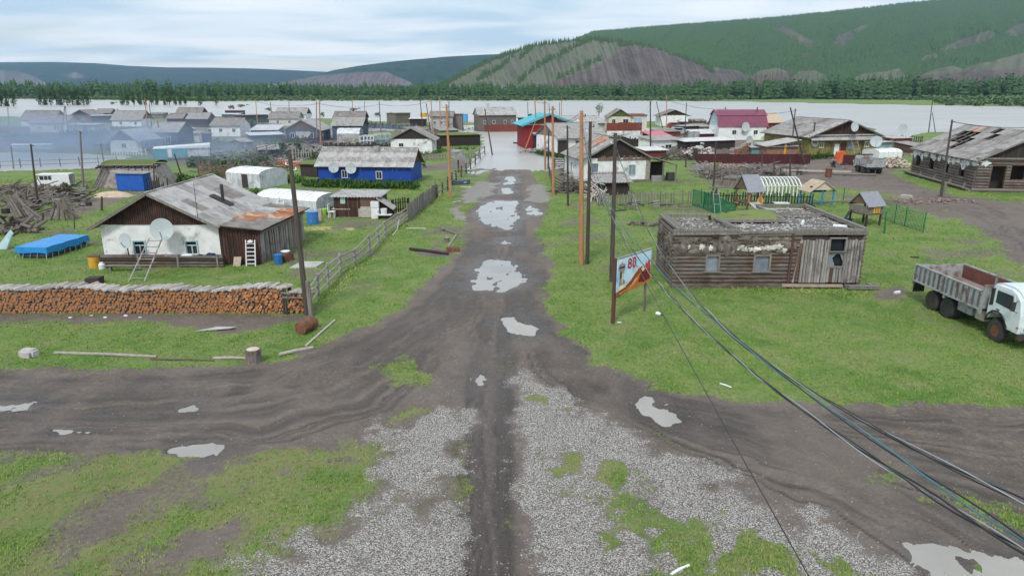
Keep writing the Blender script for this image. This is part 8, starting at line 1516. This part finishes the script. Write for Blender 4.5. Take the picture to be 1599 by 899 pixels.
for i, (px, yb, yt, lb) in enumerate([(1209, 281, 248, 'dark post standing behind the white hoop frame, left of three'), (1219, 279, 262, 'short dark post behind the white hoop frame, middle of three'), (1234, 279, 247, 'dark post with a brace behind the white hoop frame'), (1071, 262, 240, 'thin grey post on the lawn behind the rusty roofed house'), (1190, 262, 237, 'thin dark post in front of the maroon fence')]): pole((px, yt), (px, yb), .13, PDK, lb, 0, name='post')
pole((908, 173), (908, 413), .17, POR, 'tall orange larch pole nearest the camera on the right of the street', 2); pole((922, 190), (917, 413), .14, PDK, 'dark pole bound close against the tall orange pole', 2); pole((961, 208), (955, 441), .15, PDK, 'dark pole standing behind the poster board', 2, arm=.35)
pole((697, 163), (704, 309), .16, POR, 'orange pole on the left verge beside the small dark boat', 2); pole((863, 166), (864, 305), .17, POR, 'thick orange pole between the street fence and the pale grey verge', 2); pole((850.5, 157), (851.5, 264), .15, POR, 'orange pole at the right edge of the flood', 2); pole((835, 153), (839, 230), .16, POR, 'orange pole directly before the crimson hall door', 2); pole((857, 204), (856, 262), .13, PDK, 'short dark pole between two orange poles at the flood', 0); pole((886, 196), (887, 322), .12, PDK, 'dark pole on the grass between the street and the orange pole', 2)
pole((757, 170), (769, 241), .14, PDK, 'leaning dark pole standing in the flooded street', 2); pole((836, 190), (819, 234), .15, POR, 'slanted orange brace pole beside the crimson hall', 0); pole((857, 161), (862, 220), .12, PGR, 'grey slanting pole above the turquoise gable', 0); pole((824, 160), (825, 195), .14, PDK, 'dark pole behind the left eave of the crimson hall', 1); pole((762, 162), (762, 190), .14, PDK, 'dark pole behind the long grey street end house', 1, arm=.8); pole((877, 153), (877, 192), .15, POR, 'orange pole behind the right eave of the crimson hall', 1); pole((874, 160), (874, 192), .13, PDK, 'dark thin pole next to the orange pole behind the hall', 1)
pole((498.5, 158), (501, 228), .17, POR, 'pale orange pole before the blue grey gabled house', 2); pole((494, 159), (494.5, 222), .14, PGR, 'grey pole paired with the pale orange pole before the gabled house', 1); pole((451, 159), (452.6, 196), .14, PGR, 'grey pole above the roof of the blue grey gabled house', 2); pole((422, 160), (427, 196), .14, PGR, 'slightly leaning grey pole beside the cream tan roofed house', 1); pole((399, 154), (402, 194), .14, POR, 'orange pole left of the leaning grey pole', 1); pole((550, 154), (551, 196), .15, POR, 'orange pole rising over the twin pale roofs', 1); pole((569, 159), (569.5, 196), .12, PGR, 'thin grey pole right of the pole over the twin roofs', 1); pole((592, 159), (595, 208), .16, PGR, 'thick grey pole right of the wide pale roof', 2)
pole((655.7, 154), (661, 206), .15, PDK, 'leaning dark pole at the left of the dense pole row', 2); pole((665.5, 162), (673, 208), .14, PDK, 'shorter leaning dark pole in the dense pole row', 1); pole((673, 154), (675.5, 208), .16, POR, 'first upright orange pole of the dense pole row', 2); pole((686.5, 154), (688, 207), .16, POR, 'second upright orange pole of the dense pole row', 2); pole((701, 159), (701, 212), .13, PDK, 'dark pole right behind the left verge pole', 1)
pole((1015.5, 158), (1016, 236), .15, PDK, 'dark pole left of the pink roofed shed', 2); pole((1025, 159), (1035, 200), .14, PDK, 'dark pole leaning towards the open carport', 2); pole((1041, 149), (1041, 206), .15, POR, 'orange pole in front of the open carport', 2); pole((1072, 161), (1069, 216), .13, PDK, 'dark pole right of the open carport', 2); pole((1133, 167), (1130.5, 206), .14, PDK, 'dark pole before the left part of the magenta roof', 1); pole((1118, 221), (1113.5, 303), .11, PDK, 'thin dark pole on the lawn left of the play tower', 1, name='lamp_post')
pole((1234, 168), (1258, 259), .14, PDK, 'left leaning pole of the crossed pair before the olive house', 0); pole((1242, 170), (1235, 245), .13, PDK, 'right leaning pole of the crossed pair before the olive house', 1); pole((1456.5, 155), (1450, 207), .14, PDK, 'tall dark braced pole on the river bank at the right', 1); pole((1456, 176), (1461, 206), .11, PDK, 'slanting brace of the dark river bank pole', 0); pole((1487, 187), (1469, 307), .14, PDK, 'leaning dark pole before the long ruined building', 1, stub=1.6)
pole((48, 225), (59, 322), .12, PDK, 'dark pole in front of the white van at the left', 1); pole((125, 205), (130, 296), .13, PGR, 'grey pole rising out of the smoke left of the clay barn', 1); pole((239.5, 256), (242, 306), .10, PDK, 'thin dark pole at the right corner of the clay barn', 0); pole((272, 240), (288, 286), .11, PDK, 'leaning pole with a white board behind the left slate roof', 0); pole((101, 166), (96, 210), .14, PGR, 'left leg of the double pole before the cream walled house', 1); pole((102, 166), (106, 210), .14, PGR, 'right leg of the double pole before the cream walled house', 0); pole((117, 185), (120, 214), .13, PGR, 'short grey pole before the grey plaster annex', 0); pole((12, 168), (14, 205), .13, PGR, 'thin pole at the far left behind the smoke', 1); pole((226, 153), (231, 203), .15, POR, 'orange pole beside the brown side gable in the smoke', 1); pole((233, 161), (237, 200), .12, PDK, 'dark pole right of the orange pole in the smoke', 0); pole((157, 225), (162, 252), .12, PGR, 'grey lamp pole on the meadow left of the navy gabled house', 1); pole((17, 228), (21, 262), .12, PGR, 'hazy pole in the flooded meadow', 0)
def wires(label, a, b, n=2, sag=.5, sp=.35, mat=WBK, r=.018):
    A = atY(a[0], a[1], G(a[0], a[2]).y); B = atY(b[0], b[1], G(b[0], b[2]).y); e = thing('power_line', label, 'power line', A)
    for k in range(n):
        pts = []; o = Vector((sp * (k - (n - 1) / 2), 0, 0))
        for i in range(13): t = i / 12; p = A.lerp(B, t) - A + o; p.z -= sag * 4 * t * (1 - t) - .0; pts.append(p)
        MB().path(pts, [r] * 13, 4).build('wire', mat, e)
wires('two thin wires from the nearest orange pole to the next one', (908, 178, 413), (863, 170, 305), 2, .8); wires('two thin wires from the middle orange pole to the flood edge pole', (863, 170, 305), (850.5, 160, 264), 2, .5); wires('wire from the flood edge pole to the hall pole', (850.5, 160, 264), (835, 156, 230), 2, .3); wires('wire crossing the flooded street to the leaning pole', (819, 200, 234), (757, 174, 241), 1, .6); wires('wires from the dark poster pole to the pink shed pole', (961, 212, 441), (1015.5, 162, 236), 2, 1.5); wires('wires along the dense pole row', (673, 158, 208), (592, 163, 208), 2, .8); wires('wires from the wide roof pole to the gabled house pole', (592, 163, 208), (498.5, 162, 228), 2, .8); wires('wires from the gabled house pole to the cream house pole', (498.5, 162, 228), (399, 158, 194), 2, 1); wires('wires from the carport poles to the magenta roof pole', (1041, 156, 206), (1133, 170, 206), 2, .8); wires('wires from the magenta roof pole towards the olive house', (1133, 170, 206), (1242, 173, 245), 2, 1); wires('wires from the ruin pole to the right edge', (1487, 190, 307), (1760, 175, 330), 2, 1); wires('long wires from the left verge pole to the pole row', (697, 167, 309), (686.5, 158, 207), 2, .7); wires('long wires over the left meadow to the stack pole', (452, 246, 492), (272, 242, 286), 1, .8)
weeds('weeds along the maroon fence and the olive house', [(1245, 250), (1262, 249), (1300, 247)], .9, 200); weeds('rough weeds along the dark green pickets', [(1180, 322), (1265, 325)], .5, 220, LFW, .5); weeds('grass mound behind the slide on the playground', [(1135, 340), (1205, 336)], .3, 160, GBL)
logs('bent plank lying at the bottom edge of the gravel', (1047, 899), (1076, 884), .04, WPT, 'plank', 'plank'); tag(MB().box(-.11, .13, -.09, .09, 0, .06).jit(.012).build('white_litter', WPT, loc=G(682, 690)), 'flat white piece of rubbish on the left gravel', 'rubbish'); logs('white splinter on the grass at the right curve', (1124, 600), (1142, 606), .035, WPT, 'stick', 'stick'); tag(MB().tube((0, 0, .08), (.33, .06, .1), .09, n=8).jit(.01).build('white_can', WPT, loc=G(1396, 459)), 'white can on the earth patch left of the truck', 'can'); tag(MB().box(-.25, .25, -.1, .1, 0, .12).jit(.03).build('dark_rag', WD, loc=G(1428, 403)), 'small dark rag on the grass behind the truck', 'rag')
def yards():
    r = random.Random(77); Q = [([(0, 290), (130, 285), (140, 330), (0, 350)], 260), ([(30, 212), (150, 214), (170, 226), (0, 232)], 260), ([(300, 250), (440, 228), (470, 250), (400, 262), (310, 272)], 380), ([(480, 222), (610, 230), (620, 244), (480, 248)], 300), ([(230, 236), (330, 228), (440, 226), (430, 234), (240, 246)], 200), ([(600, 196), (740, 200), (745, 214), (620, 212)], 240),
         ([(0, 200), (40, 200), (45, 214), (0, 216)], 120), ([(870, 244), (910, 250), (905, 300), (875, 300)], 120), ([(1010, 214), (1110, 218), (1110, 232), (1060, 240), (1020, 246)], 320), ([(1080, 258), (1260, 262), (1250, 276), (1120, 290), (1085, 270)], 420), ([(1140, 240), (1250, 244), (1260, 252), (1100, 252)], 160), ([(1370, 222), (1450, 225), (1400, 262), (1300, 266), (1290, 248)], 200), ([(945, 205), (1010, 206), (1100, 202), (1080, 214), (960, 220)], 180), ([(380, 196), (520, 200), (520, 214), (440, 214)], 120), ([(930, 320), (1070, 320), (1075, 330), (935, 332)], 30)]
    m, d, w_ = MB(), MB(), MB()
    for q, n in Q:
        P_ = [G(*p) for p in q]
        for i in range(n):
            a, b, c = r.sample(P_, 3); u, v = r.random(), r.random()
            if u + v > 1: u, v = 1 - u, 1 - v
            o = a + (b - a) * u + (c - a) * v; q_ = r.uniform(0, 3.14) if r.random() < .5 else r.choice((.05, 1.5)); l = r.uniform(.3, 2.2); z = r.uniform(.05, .7) * r.random(); t = Vector((math.cos(q_), math.sin(q_), r.uniform(-.15, .35))) * l; k = r.random(); mm = m if k < .55 else (d if k < .85 else w_)
            if k < .8: mm.beam(o + Vector((0, 0, z + .05)), o + t + Vector((0, 0, z + .06)), r.uniform(.05, .22), r.uniform(.03, .1))
            else: s = r.uniform(.15, .5); mm.box(o.x, o.x + s * 1.3, o.y, o.y + s, 0, s * 1.1)
    for mm, mt, lb in ((m, PGR, 'grey boards and scrap strewn over the yards'), (d, WD, 'dark boards and junk strewn over the yards'), (w_, RUBL, 'pale bits of junk strewn over the yards')):
        o = mm.build('yard_litter', mt, stuff=True); o['label'] = lb
yards()
for a in (('dark plank fence between the annex and the smoke', (95, 216), (172, 213), 1.6, WD), ('grey board fence behind the white dishless meadow pole', (130, 222), (176, 219), 1.5, PGR), ('brown fence behind the blue shed with the gleaming roof', (440, 224), (505, 225), 1.5, WD), ('dark stake fence between the framed greenhouses and the broad gable', (505, 236), (612, 236), 1.4, WD), ('grey fence along the river edge above the pole row', (575, 200), (655, 204), 1.6, BGW), ('dark yard fence left of the white cabin', (958, 226), (1018, 232), 1.6, WD),
          ('grey yard fence right of the white cabin', (1022, 240), (1090, 244), 1.2, PGR), ('long dark fence on the bank left of the magenta roofed house', (1075, 200), (1118, 201), 2.0, WD), ('dark fence in front of the far cream and grey houses', (376, 200), (440, 202), 1.6, BGW), ('grey fence between olive house and the greenhouse', (1368, 232), (1400, 231), 1.5, PGR), ('brown fence in front of the small grey roofed house far left', (-40, 206), (46, 210), 1.8, WBR), ('low grey pickets behind the dark maroon fence', (1100, 244), (1180, 243), 1.2, PGR), ('dark fence between the two village lanes left of the street', (640, 232), (690, 233), 1.5, WD)):
    pickets(a[0], a[1], a[2], a[3], a[4], sp=.33, w=.26, rag=.25)
weeds('rough weeds in the yards left of the street', [(300, 262), (440, 240), (500, 250), (600, 250), (740, 232)], .8, 500, LFW, 2.5); weeds('rough weeds in the far left yards', [(0, 214), (90, 212), (170, 208), (240, 240), (340, 226), (440, 222)], .9, 420, LFB, 3); weeds('rough weeds in the yards right of the street', [(940, 214), (1020, 222), (1080, 236), (1120, 260)], .7, 300, LFW, 3); weeds('low weeds along the foot of the log building', [(1040, 446), (1180, 452), (1360, 462)], .22, 260, GBL, .5)
weeds('weeds along the road fence', [(500, 470), (560, 418), (640, 346), (700, 300)], .3, 260, GBL, .5)

for a in (('small grey shed just left of the navy gabled house', (146, 236), (168, 236), 4, 225, 'f', PGR, SLT2), ('narrow dark shed between the dark log houses and the white house', (326, 212), (331, 212), 4, 202, 'f', WD, SLT), ('low grey shed with a pale roof before the dark log house', (282, 210), (306, 209), 4, 202, 'f', PGR, SLW), ('brown shed in the yard left of the gleaming white pitched roof', (378, 232), (396, 231), 4, 222, 'f', WBR, SLT), ('grey boarded shed on the river edge above the smoke', (232, 186), (256, 186), 4, 178, 'f', PGR, SLT2), ('dark roofed barn behind the annex at the far left', (150, 184), (174, 184), 5, 176, 'x', WD, SLT2),
          ('low grey barn in the second lane left of the gabled house', (404, 246), (436, 245), 4, 234, 'f', WD, SLT), ('tiny white hut between the two far pale roofs', (500, 212), (516, 212), 4, 202, 'f', WHP, SLW), ('long brown shed in front of the broad dark gabled house', (556, 246), (604, 246), 3.5, 237, 'f', WBR, SLT2), ('grey shed in the yard right of the broad dark gabled house', (688, 214), (716, 213), 4, 204, 'f', PGR, SLT), ('pale shed between the pole row and the river', (640, 212), (668, 211), 5, 203, 'f', GRYW, SLT2),
          ('dark shed with a pale roof left of the white cabin', (985, 228), (1014, 227), 4, 217, 'f', WD, SLW), ('grey boarded barn behind the barrels on the right', (1092, 207), (1116, 206), 5, 198, 'f', PGR, SLT), ('low brown shed in the yard right of the white cabin', (1028, 214), (1062, 213), 4, 206, 'f', BRR, SLT2), ('grey shed at the river behind the carport', (1078, 197), (1102, 197), 4, 189, 'f', PGR, SLT2), ('brown shed between the olive house and the ruined building', (1424, 240), (1446, 239), 4, 228, 'f', WBR, SLT), ('grey shed in the yard behind the magenta roofed house', (1226, 206), (1250, 206), 5, 197, 'f', PGR, SLT2)):
    house(a[0], a[1], a[2], a[3], a[4], a[4] - 6, a[5], a[6], a[7], cat='shed', name='shed', drop=.5 if a[5] == 'f' else 0, over=.3, gov=.2, wins=[('f', .35, .5, .5, .5)])
for i, a in enumerate(((20, 206, 4), (60, 214, 5), (260, 214, 5), (310, 244, 5), (345, 226, 5), (372, 246, 6), (420, 268, 3.5), (500, 240, 5), (575, 232, 4), (640, 222, 5), (715, 222, 3), (960, 222, 4), (1050, 250, 4), (1110, 226, 4), (1180, 250, 4), (1260, 232, 3))):
    pile(('%s heap of old boards and branches in the yards, %s' % (('dark', 'grey', 'brown', 'pale')[i % 4], ('far left by the lane', 'below the cream house', 'before the slate blue house', 'under the turquoise sheets', 'before the two window white house', 'in the brush', 'behind the plastic greenhouse', 'below the gabled blue house', 'before the framed greenhouses', 'beside the pole row', 'beside the street turf shed', 'before the red fenced cream house', 'behind the rusty roofed house', 'behind the long white roof', 'inside the maroon fence', 'left of the olive house')[i])), G(a[0], a[1]), a[2], 1.6, 1.5, 45, (WD, PGR, WBR, RUBL)[i % 4], (.04, .1), (.8, 2.4), 'board_heap', 'boards', 60 + i, .6)
for i, (px, yb, yt, w, lb) in enumerate([(20, 218, 208, 16, 'shrub in the smoke at the far left'), (300, 262, 248, 24, 'green bush left of the brush fence'), (352, 258, 244, 26, 'green bush above the brush stick fence'), (420, 232, 222, 18, 'shrub before the low white roofed shed'), (372, 262, 250, 20, 'bush right above the white plastic greenhouse'), (662, 262, 250, 14, 'bush right of the bright blue house'), (1000, 232, 222, 12, 'small shrub left of the white cabin'), (1052, 236, 227, 12, 'small shrub under the window of the white cabin'), (1250, 252, 238, 16, 'bush at the right end of the maroon fence')]): bush(px, yb, yt, w, i, lb)
